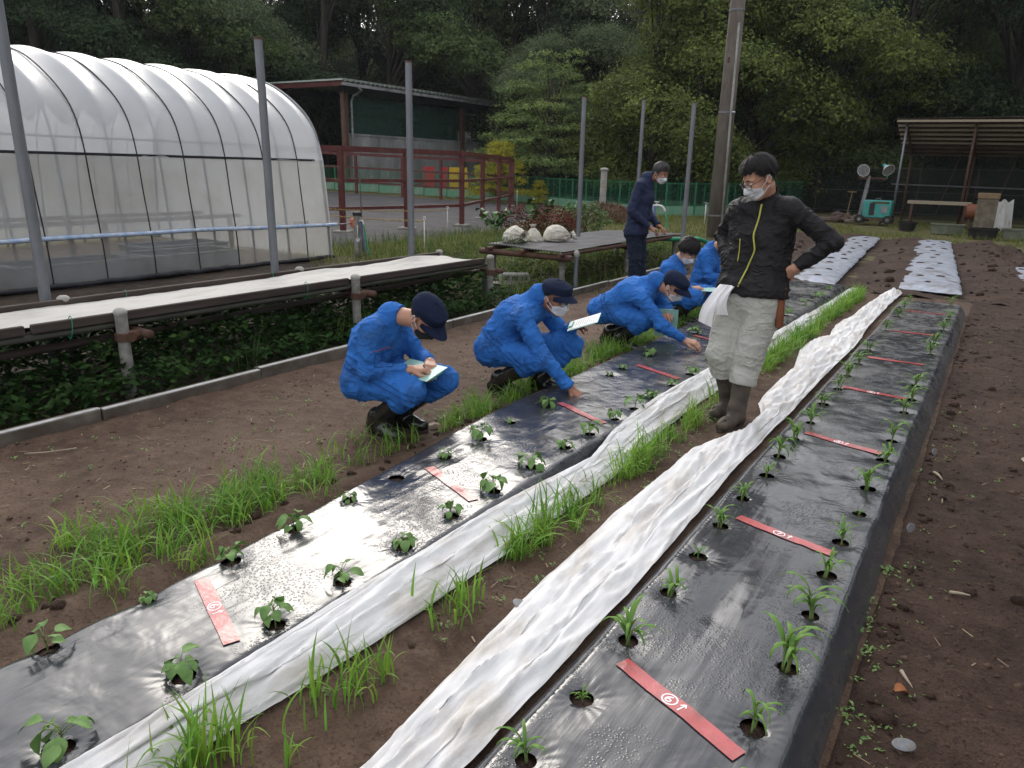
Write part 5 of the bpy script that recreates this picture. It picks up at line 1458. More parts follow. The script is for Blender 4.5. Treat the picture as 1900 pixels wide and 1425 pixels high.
# ================================================================== GREEN LATTICE FENCE
def lattice_mesh(w, h, step=.085, wd=.0032):
    b = MB()
    n = int((w + h) / step)
    for sgn in (1, -1):
        for k in range(1, n):
            c = k * step
            x0, z0 = (c, 0) if c <= w else (w, c - w)
            x1, z1 = (0, c) if c <= h else (c - h, h)
            if sgn < 0: x0, x1 = w - x0, w - x1
            d = np.array([x1 - x0, 0, z1 - z0]); L = np.linalg.norm(d)
            if L < .02: continue
            s = np.array([-d[2], 0, d[0]]) / L * wd
            p = np.array([x0, .004 * sgn, z0]); q_ = p + d
            b.add([p - s, p + s, q_ + s, q_ - s], [(0, 1, 2, 3)])
    return b.mesh('lattice', M['greenpaint'])
def mesh_fence(path, h, base_h, w, label, base_m='greenpale'):
    p = np.array(path, float)
    o = thing('lattice_fence', (p[0][0], p[0][1], 0), label, 'fence')
    s = np.concatenate([[0], np.cumsum(np.linalg.norm(np.diff(p, axis=0), axis=1))])
    n = int(s[-1] / w)
    lm = None; cnt = 0
    for i in range(n):
        a = np.array([np.interp(i * s[-1] / n, s, p[:, k]) for k in (0, 1)]); c = np.array([np.interp((i + 1) * s[-1] / n, s, p[:, k]) for k in (0, 1)])
        L = np.linalg.norm(c - a); az = math.atan2(*(c - a)[::-1]); z0 = float(gz(*a))
        if lm is None:
            lm = lattice_mesh(w - .06, h - base_h - .08)
            fb = MB(); ww = w - .05; hh = h - base_h - .04
            for (x, z, dx, dz) in ((ww / 2, .02, ww, .035), (ww / 2, hh - .02, ww, .035)): fb.box((x, 0, z), (dx, .03, dz))
            fb.box((ww / 2, 0, hh / 2), (.028, .025, hh - .08)); fm = fb.mesh('panel_frame', M['greenpaint'])
            pb = MB(); pb.box((0, 0, h / 2 - .03), (.055, .055, h + .06)); pm = pb.mesh('post', M['greenpaint'])
            bb = MB(); bb.box((ww / 2, 0, base_h / 2 - .02), (ww + .02, .06, base_h)); bm_ = bb.mesh('base_board', M[base_m])
        l0 = (a[0] - p[0][0], a[1] - p[0][1])
        put('post', pm, o, (l0[0], l0[1], z0), az)
        put('base_board', bm_, o, (l0[0], l0[1], z0), az)
        f = put('panel_frame', fm, o, (l0[0] + .025 * math.cos(az), l0[1] + .025 * math.sin(az), z0 + base_h), az)
        put('lattice', lm, f, (.02, 0, .03))
    return o
mesh_fence([(-34, 25.5), (-29.3, 27.9), (-24, 29.9), (-19.5, 31.2), (-14.4, 27.9), (-11.4, 26.3), (-9.9, 28.0), (-9.3, 31.5)], 1.24, .36, 1.22, 'green lattice fence on green base boards winding behind the paddock and the navy worker')
mesh_fence([(-21, 36.5), (-14, 35.5), (-7.5, 34.5)], 1.35, .25, 1.22, 'farther green lattice fence along the edge of the wood')
nf = thing('net_fence', (-20, 38, 0), 'tall dark net fence on thin poles along the foot of the wood', 'fence')
for k, x in enumerate(np.arange(-20, 5.5, 2.1)):
    b = MB(); b.tube([(x + 20, -.1 * (x + 20), -.1), (x + 20 + random.uniform(-.05, .05), -.1 * (x + 20), 2.0)], .025, 7); b.build('post', M['rust'], nf, True)
b = MB()
for z in (.1, 1.0, 1.95): b.tube([(0, -.03, z), (25.2, -2.55, z)], .007, 5)
b.build('wire', M['steel'], nf)
b = MB(); b.grid(np.array([[(0, 0, .05), (0, 0, 1.95)], [(25.2, -2.52, .05), (25.2, -2.52, 1.95)]])); b.build('net', M['darknet'], nf)

# ================================================================== STABLE
stb = thing('stable', (-31, 36, 0), 'long open stable with green corrugated roof edge, rusty posts and grey concrete wall', 'stable')
def Ls(p): return np.asarray(p, float) - np.array([-31, 36, 0])
EX, YA, YB, EZ = -29.9, 28.9, 44.2, 5.42     # eave line
nw = 46
yy = np.linspace(YA - .7, YB + .7, nw * 6 + 1)
wv = .10 * (1 - np.abs(((np.arange(len(yy)) % 6) / 6 - .5) * 4 ) .clip(-1, 1))
XX = np.array([EX + .7, EX - 8.5])
P = np.stack([np.stack([np.full(len(yy), x), yy, EZ + (.30 + .05 * k) + wv], 1) for k, x in enumerate(XX)])
b = MB(); b.sheet(Ls(P), .012); b.build('corrugated_roof', M['roof_edge'], stb)
# pale closures in every wave of the eave
cb_ = MB()
for k in range(nw):
    y0 = yy[k * 6]; y1 = yy[k * 6 + 6]; ym = (y0 + y1) / 2
    cb_.add(Ls([(EX + .69, y0 + .02, EZ + .405), (EX + .69, y1 - .02, EZ + .405), (EX + .69, ym, EZ + .215), (EX + .62, y0 + .02, EZ + .405), (EX + .62, y1 - .02, EZ + .405), (EX + .62, ym, EZ + .215)]), [(0, 3, 4, 1), (1, 4, 5, 2), (2, 5, 3, 0)], [(0, 1, 2)])
cl_ = cb_.build('eave_closures', M['roof_edge'], stb); cl_['kind'] = 'stuff'
b = MB(); b.bar(Ls((EX + .72, YA - .75, EZ + .12)), Ls((EX + .72, YB + .75, EZ + .12)), .12, .15); b.build('gutter', M['fascia'], stb)
b = MB(); b.bar(Ls((EX + .6, YA - .6, EZ + .17)), Ls((EX - 8.4, YA - .6, EZ + .22)), .06, .26); b.build('gable_board', M['maroon'], stb)
for x in (EX, EX - 4, EX - 8):
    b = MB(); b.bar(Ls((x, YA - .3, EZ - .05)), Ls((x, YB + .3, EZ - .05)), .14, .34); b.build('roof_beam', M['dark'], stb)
for y in (YA, YA + 5.1, YA + 10.2, YB):
    for x in (EX, EX - 7.8):
        b = MB()
        b.box(Ls((x, y, EZ / 2)), (.05, .26, EZ - .3)); b.box(Ls((x, y - .13, EZ / 2)), (.24, .04, EZ - .3)); b.box(Ls((x, y + .13, EZ / 2)), (.24, .04, EZ - .3))
        b.build('post', mk('rust_post%d' % int(y * 10 + x), (.16, .07, .04), (.11, .05, .032), 5, .8, dirt=(.08, .06, .05), dscale=3) if y == YA and x == EX else M['rust'], stb)
for y in (YA + .42, YB + .42):
    b = MB(); b.tube(Ls(resample([(EX + .75, y - .1, EZ + .05), (EX + .72, y + .2, EZ - .1), (EX + .15, y + .1, EZ - .35), (EX + .12, y, EZ - .5), (EX + .12, y, .1)], 20)), .055, 9); b.build('downpipe', M['fascia'], stb, True)
y = YA + .25
while y < YB - .3:
    b = MB(); b.box(Ls((EX - .12, y + .58, 1.62)), (.14, 1.15, 3.0)); b.build('wall_panel', M['stablewall'], stb)
    y += 1.165
b = MB(); b.bar(Ls((EX - .12, YA + .2, 3.16)), Ls((EX - .12, YB - .2, 3.16)), .22, .09); b.build('wall_coping', M['stablewall'], stb)
for k, (y0, y1, z0, z1) in enumerate(((YA + .2, YA + 5.0, 4.2, 5.1), (YA + 5.2, YA + 10.1, 4.1, 5.05), (YA + .2, YA + 10.1, 3.2, 4.25))):
    b = MB(); X = np.linspace(y0, y1, 30); Zz = np.linspace(z0, z1, 4)
    b.grid(Ls(np.stack([np.stack([EX - .16 - .05 * k + .04 * np.sin(X * 3 + z), X, np.full(30, z) + .03 * np.sin(X * 2)], 1) for z in Zz])))
    b.build('hanging_net', M['greennet'], stb, True)
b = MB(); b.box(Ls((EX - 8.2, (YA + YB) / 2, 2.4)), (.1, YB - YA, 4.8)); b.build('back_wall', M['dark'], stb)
b = MB()
for z in (3.4, 4.9): b.bar(Ls((EX - .3, YA + 10.6, z)), Ls((EX - .3, YB - .6, z)), .06, .06)
for y in (YA + 10.6, YA + 12.3): b.bar(Ls((EX - .3, y, 3.2)), Ls((EX - .3, y, 5.1)), .07, .07)
b.build('window_frame', M['fascia'], stb)
for y in (YA + 9.3, YA + 9.6): 
    b = MB(); b.box(Ls((EX - .4, y, 3.7)), (.1, .16, 1.1)); b.build('pale_plank', M['fascia'], stb)
tr = thing('feed_bin', (-30.6, 40.2, 3.22), 'white bin standing on the stable wall behind the rails', 'bin')
b = MB(); b.box((0, 0, .3), (.5, 1.0, .6), bev=.06); b.build('tub', M['white_metal'], tr)
b = MB(); b.box((0, 0, .64), (.56, 1.06, .07), bev=.02); b.build('lid', M['fascia'], tr)
b = MB(); b.bar((-29.4, 44.8, 3.55), (-29.4, 52.5, 3.6), .12, .22); tag(b.build('roof_beam', M['fascia'], None), 'pale horizontal beam running out from the stable end towards the golden conifer', 'beam')
b = MB(); b.bar((-30.6, 40.4, 3.23), (-30.6, 43.2, 3.23), .3, .1)
for (dx, m, lab, w) in ((0, 'redboard', 'red upright board behind the green fence at the paddock', .62), (.78, 'redboard', 'narrow red board with white mark right beside the wider red one', .40), (1.55, 'yellow', 'yellow upright board behind the green fence next to the red ones', .95)):
    t = thing('painted_board', (-25.6 + dx * .72, 30.6 + dx * .70, float(gz(-25, 31)) + .25), lab, 'board', None, .77)
    b = MB(); b.add([(-w / 2, -.02, 0), (w / 2 + (.1 if m == 'yellow' else 0), -.02, 0), (w / 2, -.02, 1.15), (-w / 2, -.02, 1.15), (-w / 2, .02, 0), (w / 2 + (.1 if m == 'yellow' else 0), .02, 0), (w / 2, .02, 1.15), (-w / 2, .02, 1.15)],
                    [(0, 1, 2, 3), (5, 4, 7, 6), (0, 4, 5, 1), (1, 5, 6, 2), (2, 6, 7, 3), (3, 7, 4, 0)])
    b.build('panel', M[m], t)
    b = MB(); b.box((0, .05, .4), (.06, .05, 1.3)); b.build('stake', M['wood_tan'], t)
    if dx == 0:
        b = MB(); b.bar((-.15, -.028, .62), (.02, -.028, .95), .006, .05, up=(0, 1, 0)); b.bar((-.1, -.028, .86), (.12, -.028, .96), .006, .05, up=(0, 1, 0)); b.build('white_mark', M['white_metal'], t)

# ================================================================== SHED AT THE RIGHT
sh = thing('open_shed', (0, 31, 0), 'open rusty pipe shed with a sloping slatted sheet roof at the right', 'shed')
def Lh(p): return np.asarray(p, float) - np.array([0, 31, 0])
def roofz(y): return 3.42 - .30 * (y - 30)
for k in range(9):
    x0 = -3.7 + k * 1.02
    X, Y = np.meshgrid(np.linspace(x0, x0 + 1.05, 40), np.linspace(29.75, 33.3, 8))
    b = MB(); b.sheet(Lh(np.stack([X, Y, roofz(Y) + .06 + .015 * np.sin(X * 2 * PI / .085) + .006 * (k % 2)], -1)), .006); b.build('roof_sheet', mk('roof_sheet_tin', (.17, .14, .12), (.11, .085, .07), 4, .8, dirt=(.08, .05, .035), dscale=3) if k == 0 else bpy.data.materials['roof_sheet_tin'], sh, True)
for k, y in enumerate(np.linspace(29.8, 33.2, 9)):
    b = MB(); b.bar(Lh((-3.66, y, roofz(y))), Lh((5.4, y, roofz(y) - .1)), .05, .07); b.build('purlin', M['chip'] if k < 6 else M['rust'], sh)  # paler front, darker back: light fading under the roof put into the colour
for x in (-3.35, -1.27, 1.2, 3.5):
    b = MB(); b.tube(Lh([(x, 30.0, -.1), (x, 30.0, roofz(30.0))]), .04, 9); b.build('post', M['steel'] if x < -3 else M['rust'], sh, True)
    b = MB(); b.tube(Lh([(x, 33.0, -.1), (x, 33.0, roofz(33.0))]), .04, 9); b.build('post', M['rust'], sh, True)
    b = MB(); b.bar(Lh((x, 29.8, roofz(29.8) - .06)), Lh((x, 33.2, roofz(33.2) - .06)), .06, .09); b.build('rafter', M['rust'], sh)
b = MB(); b.tube(Lh([(-3.9, 33.06, 1.33), (5.4, 33.06, 1.22)]), .025, 8); b.build('cross_pipe', M['steel'], sh, True)
for x in (-2.2, -.4, .6, 2.1):
    b = MB(); b.tube(Lh([(x, 33.06, .2), (x + .5, 33.06, roofz(33.0))]), .018, 6); b.build('brace', M['rust'], sh, True)
b = MB(); b.grid(np.array([[Lh((-3.3, 33.15, .0)), Lh((-3.3, 33.15, 2.4))], [Lh((5.4, 33.15, 0)), Lh((5.4, 33.15, 2.4))]])); b.build('back_net', M['darknet'], sh)
# things under the shed
def simple(name, loc, lab, cat, pcs, rz=0.0, group=None):
    t = thing(name, loc, lab, cat, group, rz)
    for nm, fn, m in pcs:
        b = MB(); fn(b); b.build(nm, M[m], t, 'auto')
    return t
def planter(loc, w, lab, m='concrete_pale', rm='chip'):
    def body(b):
        for s in (-1, 1): b.box((s * (w / 2 - .02), 0, .14), (.04, .36, .26)); b.box((0, s * .18, .14), (w, .035, .26))
        b.box((0, 0, .2), (w - .08, .32, .04))
    simple('planter_box', loc, lab, 'planter', [('box', body, m), ('rim', lambda b: [b.box((0, s * .19, .285), (w + .06, .07, .03)) for s in (-1, 1)] + [b.box((s * (w / 2), 0, .285), (.07, .31, .03)) for s in (-1, 1)], rm)], .1, 'planters along the shed')
M['planter'] = mk('planter_plastic', (.17, .18, .13), (.13, .14, .10), 5, .7, dirt=(.07, .08, .05), dscale=4)
planter((-1.35, 26.1, -.04), .85, 'pale green planter box left of the tall box by the shed', 'planter', 'planter')
planter((.62, 25.3, -.04), 1.1, 'pale planter box at the right picture edge by the shed', 'planter', 'planter')
simple('flower_pot', (-2.5, 26.7, -.04), 'dark square pot between the generator and the pale planter', 'pot', [('pot', lambda b: [b.lathe([(.0001, 0), (.22, 0), (.27, .24), (.24, .24), (.2, .05)], n=12)], 'black'), ('rim', lambda b: [b.lathe([(.27, .24), (.30, .245), (.30, .28), (.25, .28)], n=12)], 'black')])
simple('tub', (-.40, 25.0, -.04), 'dark round tub under the tall upright box by the shed', 'tub', [('tub', lambda b: [b.lathe([(.0001, 0), (.34, 0), (.38, .26), (.35, .26), (.3, .03)], n=18)], 'black'), ('rim', lambda b: [b.lathe([(.38, .255), (.41, .26), (.41, .29), (.36, .29)], n=18)], 'black')])
M['cabinet'] = mk('old_cabinet', (.19, .165, .12), (.14, .12, .09), 5, .8, dirt=(.09, .06, .04), dscale=5)
simple('tall_cabinet', (-.42, 25.05, .26), 'tall tan weathered cabinet standing on the dark tub by the shed', 'cabinet', [('body', lambda b: [b.box((0, 0, .40), (.50, .36, .80), bev=.01)], 'cabinet'), ('lid', lambda b: [b.box((0, 0, .88), (.54, .40, .15), bev=.01)], 'wood_tan')])
simple('plank_bench', (-1.9, 29.4, 0), 'pale plank top on dark legs under the left part of the shed', 'bench', [('top', lambda b: [b.box((0, 0, .78), (1.9, .55, .10))], 'chip'), ('leg', lambda b: [b.box((-.8, 0, .36), (.07, .5, .73))], 'rust'), ('leg', lambda b: [b.box((.8, 0, .36), (.07, .5, .73))], 'rust')])
simple('oil_drum', (-.72, 28.9, 0), 'pinkish drum lying beneath the middle shed post', 'drum', [('barrel', lambda b: [b.tube([(-.32, 0, .55), (.32, 0, .55)], .25, 18)], 'leather'), ('cradle', lambda b: [b.box((-.2, 0, .16), (.07, .5, .32)), b.box((.2, 0, .16), (.07, .5, .32))], 'rust')])
U, V_ = np.meshgrid(np.linspace(0, 1, 20), np.linspace(0, 1, 16))
b = MB(); b.sheet(np.stack([-.35 + .55 * U + .1 * V_, 28.5 + .1 * np.sin(U * 9) + .25 * V_, .95 - .9 * V_ + .05 * np.sin(U * 14 + V_ * 4)], -1), .006)
tag(b.build('tarpaulin', M['nonwoven'], None, True), 'crumpled grey white sheet draped beside the drum under the shed', 'sheet')

# ================================================================== LIGHT TOWER WITH GENERATOR
gt = thing('light_tower', (-3.75, 29.0, 0), 'teal wheeled generator with two round floodlights on a mast', 'light tower')
b = MB(); b.box((.02, 0, .50), (.90, .55, .60), bev=.03); hb = b.build('generator_housing', M['teal'], gt, 'auto')
b = MB(); b.box((-.13, -.279, .50), (.17, .012, .42)); b.build('vent', M['black'], hb)
b = MB(); b.box((.26, -.279, .50), (.20, .012, .22)); b.build('control_panel', M['fascia'], hb)
b = MB(); b.box((.12, -.279, .73), (.55, .01, .06)); b.build('warning_strip', M['rust'], hb)
b = MB(); b.tube(resample([(-.1, 0, .8), (-.05, 0, .86), (.05, 0, .86), (.1, 0, .8)], 10), .012, 6); b.build('lifting_eye', M['steel'], hb, True)
b = MB(); b.box((0, 0, .17), (1.1, .5, .06)); b.build('chassis', M['rust'], gt)
for x in (-.48, .42):
    for s in (-1, 1):
        b = MB(); b.tube([(x, s * .34 - .05, .15), (x, s * .34 + .05, .15)], .15, 18); w_ = b.build('wheel', M['tyre'], gt, 'auto')
        b = MB(); b.tube([(x, s * .34 - .056, .15), (x, s * .34 + .056, .15)], .06, 12); b.build('hub', M['fascia'], w_, 'auto')
b = MB(); b.bar((-.55, .05, .2), (-.42, .05, 1.5), .11, .09, up=(0, 1, 0)); b.bar((-.42, .05, 1.0), (-.40, .05, 1.62), .06, .06, up=(0, 1, 0)); b.build('mast', M['fascia'], gt)
b = MB(); b.bar((-.75, .05, 1.55), (.15, .05, 1.53), .05, .05); b.build('crossbar', M['rust'], gt)
def lamp(x, z, az, el, nm):
    r_ = Matrix.Rotation(az, 3, 'Z') @ Matrix.Rotation(el, 3, 'X')
    R3 = np.array(r_)
    b = MB(); b.lathe([(.05, -.20), (.09, -.16), (.20, .02), (.215, .03), (.21, .04), (.19, .025), (.08, -.14), (.0001, -.15)], c=(x, .0, z), n=22, M=R3); q = b.build('lamp_shade', M['white_metal'], gt, True)
    b = MB(); b.lathe([(.0001, .03), (.19, .028)], c=(x, .0, z), n=22, M=R3); b.build('lens', M['fascia'], q)
    b = MB(); b.lathe([(.0001, -.33), (.05, -.32), (.065, -.28), (.06, -.18)], c=(x, 0, z), n=14, M=R3); b.build('lamp_cap', M['teal'], q, True)
    b = MB(); b.tube([(x + R3[0][2] * -.12, R3[1][2] * -.12 + .06, z - .05), (x + .0, .05, 1.55)], .022, 7); b.build('bracket', M['teal'], gt, True)
lamp(-.62, 1.80, -.2, PI / 2 + .25, 0)
lamp(.16, 1.83, .75, PI / 2 + .55, 1)
b = MB(); b.tube([(-.95, -.2, .0), (-.86, -.15, 1.05)], .016, 6); b.bar((-1.02, -.15, 1.06), (-.72, -.15, 1.06), .03, .035); tag(b.build('garden_rake', M['wood_tan'], None), 'wooden handled rake leaning by the left side of the teal generator', 'rake').location = (-3.75, 29, 0)
# rubble by the generator
g = np.random.default_rng(120)
rb = MB()
for k in range(46):
    p = np.array([-4.9 + g.normal(0, .55), 30.0 + g.normal(0, .4), 0]); h = .32 * math.exp(-((p[0] + 4.8) / .6) ** 2)
    Rm = np.array(Matrix.Rotation(g.uniform(0, 6), 3, 'Z') @ Matrix.Rotation(g.normal(0, .4), 3, 'X'))
    rb.box(p + [0, 0, g.uniform(0, h) + .02], g.uniform(.06, .3, 3) * [1, 1, .5], M=Rm, bev=.01)
o = rb.build('rubble_heap', mk('rubble', (.19, .14, .115), (.12, .085, .07), 3, .9, .4, 30, island=.4), None); o['kind'] = 'stuff'; o['label'] = 'low heap of rubble and broken boards left of the teal generator'; o['category'] = 'rubble'

# ================================================================== TREES
def tube_tree(b, p0, p1, r0, r1, n=6, k=6, wob=.05, g=None):
    p0, p1 = np.array(p0, float), np.array(p1, float)
    t = np.linspace(0, 1, k)[:, None]
    L = np.linalg.norm(p1 - p0)
    w = np.cumsum(g.normal(0, wob * L / k, (k, 3)), 0) * t
    b.tube(p0 + (p1 - p0) * t + w, np.linspace(r0, r1, k), n)
def tree_proto(seed, H, R, m, leaf_n, leaf_s, crown_z=.55, lobes=16, style='round', aspect=.5):
    g = np.random.default_rng(seed)
    b = MB()
    tube_tree(b, (0, 0, -.8), (g.normal(0, .3), g.normal(0, .3), H * .8), .026 * H, .006 * H, 9, 9, .04, g)
    L = []
    if style == 'layer':
        for k in range(30):
            z = H * (.22 + .74 * k / 29); rr = R * (1.05 - .62 * (k / 29) ** 1.3) * g.uniform(.75, 1.1); a = k * 2.4 + g.normal(0, .3)
            L.append((math.cos(a) * rr * .62, math.sin(a) * rr * .62, z - .25, rr * .52, rr * .46, .34 + .012 * H))
    elif style == 'cone':
        for k in range(lobes * 2):
            f = g.random() ** .8; z = H * (.04 + .92 * f); rr = R * (1 - f) ** .8 + .12; a = k * 2.39
            L.append((math.cos(a) * rr * .66, math.sin(a) * rr * .66, z, .28 * R + rr * .28, .28 * R + rr * .28, .16 * H / 3))
    else:
        for k in range(lobes):
            a = k * 2.399 + g.normal(0, .2); zz = -.95 + 1.9 * ((k * .618) % 1); rr = math.sqrt(max(.03, 1 - zz * zz)) * R * g.uniform(.62, .86)
            z = H * (crown_z + .43 * zz * (.9 if zz < 0 else 1)); s = R * g.uniform(.30, .48)
            L.append((math.cos(a) * rr, math.sin(a) * rr, z, s, s, s * g.uniform(.55, .75)))
    Ps, Cs = [], []
    tot = sum(l[3] * l[4] for l in L)
    for (x, y, z, rx, ry, rz_) in L:
        tube_tree(b, (0, 0, max(.3, z * .62)), (x * .8, y * .8, z), .007 * H, .002 * H, 5, 5, .05, g)
        n = int(leaf_n * rx * ry / tot)
        # twigs carry clusters of leaves on the outside of the lobe
        nc = max(6, n // 16)
        d = g.normal(0, 1, (nc, 3)); d /= np.linalg.norm(d, axis=1)[:, None]; d[:, 2] = np.where(d[:, 2] < -.15, -d[:, 2] * .7, d[:, 2])
        c = np.array([x, y, z]) + d * np.array([rx, ry, rz_]) * (g.uniform(.70, 1.04, nc) ** .5)[:, None] * (1 + .25 * vnoise(d * 3 + seed, seed))[:, None]
        i = g.integers(0, nc, n)
        Ps.append(c[i] + g.normal(0, max(.06, .012 * H) * (1.5 if style == 'round' else 1.1), (n, 3)) * [1, 1, .6])
        o_ = Ps[-1] - np.array([x, y, z - .25 * rz_]); Cs.append(o_ / (np.linalg.norm(o_, axis=1)[:, None] + 1e-6) + [0, 0, .35])
    P = np.concatenate(Ps)
    V, f = leafquads(P, g.uniform(leaf_s * .6, leaf_s * 1.3, len(P)), g, 0, aspect, np.concatenate(Cs) * (.55 if style == 'layer' else 1.1) + ([0, 0, .9] if style == 'layer' else [0, 0, 0]))
    return make_mesh('crown', V, f, M[m]), b.mesh('trunk', M['bark'], True)
def tree(name, pr, x, y, sc, rz, label, group=None, sz=None, dz=0.0):
    z = float(z_base(np.array([[x]]), np.array([[y]]))[0, 0])
    t = thing(name, (x, y, z + dz), label, 'tree', group, rz); t.scale = (sc, sc, sz or sc)
    put('crown', pr[0], t); put('trunk', pr[1], t)
    return t
T_dark = [tree_proto(701 + k, 15, 4.6, 't_dark', 34000, .20, .47, 30) for k in range(2)]
T_grey = [tree_proto(711 + k, 14, 5.2, 't_grey', 40000, .17, .47, 30) for k in range(2)]
T_mid = [tree_proto(721, 13, 4.8, 't_mid', 36000, .18, .47, 30)]
T_ol = [tree_proto(731 + k, 12, 4.6, 't_olive', 42000, .155, .45, 32, aspect=.6) for k in range(2)]
T_lay = tree_proto(741, 8.8, 4.3, 't_light', 30000, .14, style='layer')
T_con = tree_proto(751, 2.9, 1.45, 'conifer', 16000, .075, style='cone', lobes=30, aspect=.4)
tree('golden_conifer', T_con, -19.95, 29.0, .98, .3, 'small bushy golden yellow conifer beside the end of the paddock fence')
tree('golden_conifer', T_con, -18.4, 30.0, .40, 2.1, 'tiny golden green conifer bush at the right foot of the taller golden one')
tree('layered_tree', T_lay, -20.0, 33.6, .86, .4, 'pale green tree with flat layered branches in the middle of the wood edge')
# front row seen one by one
DR = [  # px-direction (dx,dy), range, kind, scale, label
 ((-.905, .425), 46, T_dark[0], 1.05, 'dark evergreen tree above the left end of the greenhouse'),
 ((-.865, .50), 47, T_dark[1], 1.05, 'dark evergreen tree above the greenhouse, second from the left'),
 ((-.825, .565), 50, T_mid[0], 1.1, 'dull green tree above the middle of the greenhouse'),
 ((-.785, .62), 57, T_dark[0], 1.2, 'dark tree between the two grey posts above the greenhouse ridge'),
 ((-.735, .678), 59, T_grey[0], 1.45, 'large soft grey green tree with billowing crown behind the stable'),
 ((-.675, .738), 61, T_grey[1], 1.40, 'soft green tree behind the right half of the stable roof'),
 ((-.62, .785), 58, T_mid[0], 1.25, 'dark green tree behind the end of the stable roof'),
 ((-.565, .825), 55, T_dark[1], 1.1, 'dark tree rising behind the layered tree on its left'),
 ((-.50, .866), 54, T_grey[0], .98, 'hazy dark tree rising behind the layered tree'),
 ((-.455, .89), 52, T_dark[0], 1.0, 'dark tree in the gap right of the layered tree'),
 ((-.395, .919), 38, T_ol[0], 1.0, 'olive green tree right of the layered tree'),
 ((-.335, .942), 36, T_ol[1], 1.0, 'olive green tree with drooping leafy boughs behind the utility pole'),
 ((-.275, .961), 38, T_ol[0], 1.05, 'olive green tree above the head of the standing person'),
 ((-.20, .98), 38, T_ol[1], .95, 'olive green tree above the teal generator'),
 ((-.13, .99), 41, T_mid[0], 1.05, 'dark green tree just left of the open shed'),
 ((-.085, .996), 42, T_dark[0], 1.05, 'very dark tree above the left half of the open shed'),
 ((-.015, 1.0), 41, T_dark[1], 1.05, 'very dark tree above the right half of the open shed at the picture edge'),
]
for k, ((dx, dy), r_, pr, sc, lab) in enumerate(DR):
    nm = 'evergreen_tree' if pr in T_dark else 'broadleaf_tree'
    tree(nm, pr, dx * r_, dy * r_, sc, k * 1.7, lab)
# deeper rows: read as one mass, nothing tells them apart
g = np.random.default_rng(140)
k = 0
for r_, n_, sc in ((52, 17, 1.15), (61, 18, 1.3)):
    for a in np.linspace(math.radians(78), math.radians(-16), n_):
        aa = a + g.normal(0, .012)
        if 0.45 < aa < 0.52: sc2 = sc * .80
        else: sc2 = sc
        pr = (T_dark + T_mid + T_grey)[k % 5]
        tree('forest_tree', pr, -math.sin(aa) * r_, math.cos(aa) * r_, sc2 * g.uniform(.92, 1.08), g.uniform(0, 6), 'dark tree deep in the wood behind the front trees', 'trees deep in the wood')
        k += 1
# understory between the front trees
for k in range(20):
    aa = math.radians(np.interp(k, [0, 9, 10, 19], [73, 57, 30, -3])) ; r_ = (51, 54)[k % 2] if k < 10 else (44, 47)[k % 2]
    tree('understory_tree', (T_grey + T_mid + T_dark)[k % 5], -math.sin(aa) * r_, math.cos(aa) * r_, .62 + .06 * (k % 3), k * 2.1, 'smaller leafy tree filling the shade between taller front trees', 'understory trees of the wood')
# trees that close the clearing on the right, beyond the picture edge
for k, (x, y) in enumerate(((9, 33), (12.5, 26), (14, 19), (15, 12), (16, 5), (15, -3))):
    tree('forest_tree', (T_dark + T_mid)[k % 3], x, y, 1.05, k * 1.3, 'dark tree closing the clearing on its right side', 'trees right of the clearing')
# undergrowth along the foot of the wood
P = []
for a in np.linspace(math.radians(72), math.radians(-12), 150):
    r_ = g.uniform(38, 42) if a > .98 else (g.uniform(54, 60) if a > .60 else g.uniform(38.5, 42))
    c = np.array([-math.sin(a) * r_, math.cos(a) * r_, .4 + g.uniform(0, .8)])
    P.append(c + g.normal(0, 1, (150, 3)) * [.9, .6, .65])
P = np.concatenate(P); P = P[P[:, 2] > -.05]; P[:, 2] += gz(P[:, 0], P[:, 1])
V, t = leafquads(P, g.uniform(.12, .3, len(P)), g, .4, .5)
stuff('undergrowth', V, t, 't_dark', 'dark undergrowth along the foot of the wood', False, 'undergrowth')

# ================================================================== AIR
hz_m, hz_nt, hz_out = _nt('thin_haze')
hz_v = hz_nt.nodes.new('ShaderNodeVolumePrincipled')
hz_v.inputs['Color'].default_value = (.86, .9, .95, 1)
hz_v.inputs['Density'].default_value = .0003
hz_nt.links.new(hz_v.outputs[0], hz_out.inputs['Volume'])
b = MB(); b.box((-40, 30, 13.0), (330, 330, 29.0))
hz = b.build('haze', hz_m); hz['kind'] = 'stuff'

# ================================================================== PEOPLE
A3 = lambda p: np.asarray(p, float)
def unit(v): v = A3(v); return v / (np.linalg.norm(v) + 1e-12)
def lerp(a, b, t): return A3(a) * (1 - t) + A3(b) * t

def sd_cone(P, a, b, ra, rb):
    a, b = A3(a), A3(b); ab = b - a; L2_ = ab @ ab + 1e-12
    t = np.clip(((P - a) @ ab) / L2_, 0, 1)
    return np.sqrt(((P - a - t[:, None] * ab) ** 2).sum(1)) - (ra + (rb - ra) * t)
def sd_ell(P, c, r, Mx=None):
    q = P - A3(c)
    if Mx is not None: q = q @ Mx          # columns of Mx are the local axes
    r = A3(r); k0 = np.sqrt(((q / r) ** 2).sum(1)); k1 = np.sqrt(((q / (r * r)) ** 2).sum(1)) + 1e-9
    return k0 * (k0 - 1) / k1
def smin(a, b, k):
    if k <= 0: return np.minimum(a, b)
    h = np.clip(.5 + .5 * (b - a) / k, 0, 1)
    return b * (1 - h) + a * h - k * h * (1 - h)
def smax(a, b, k): return -smin(-a, -b, k)

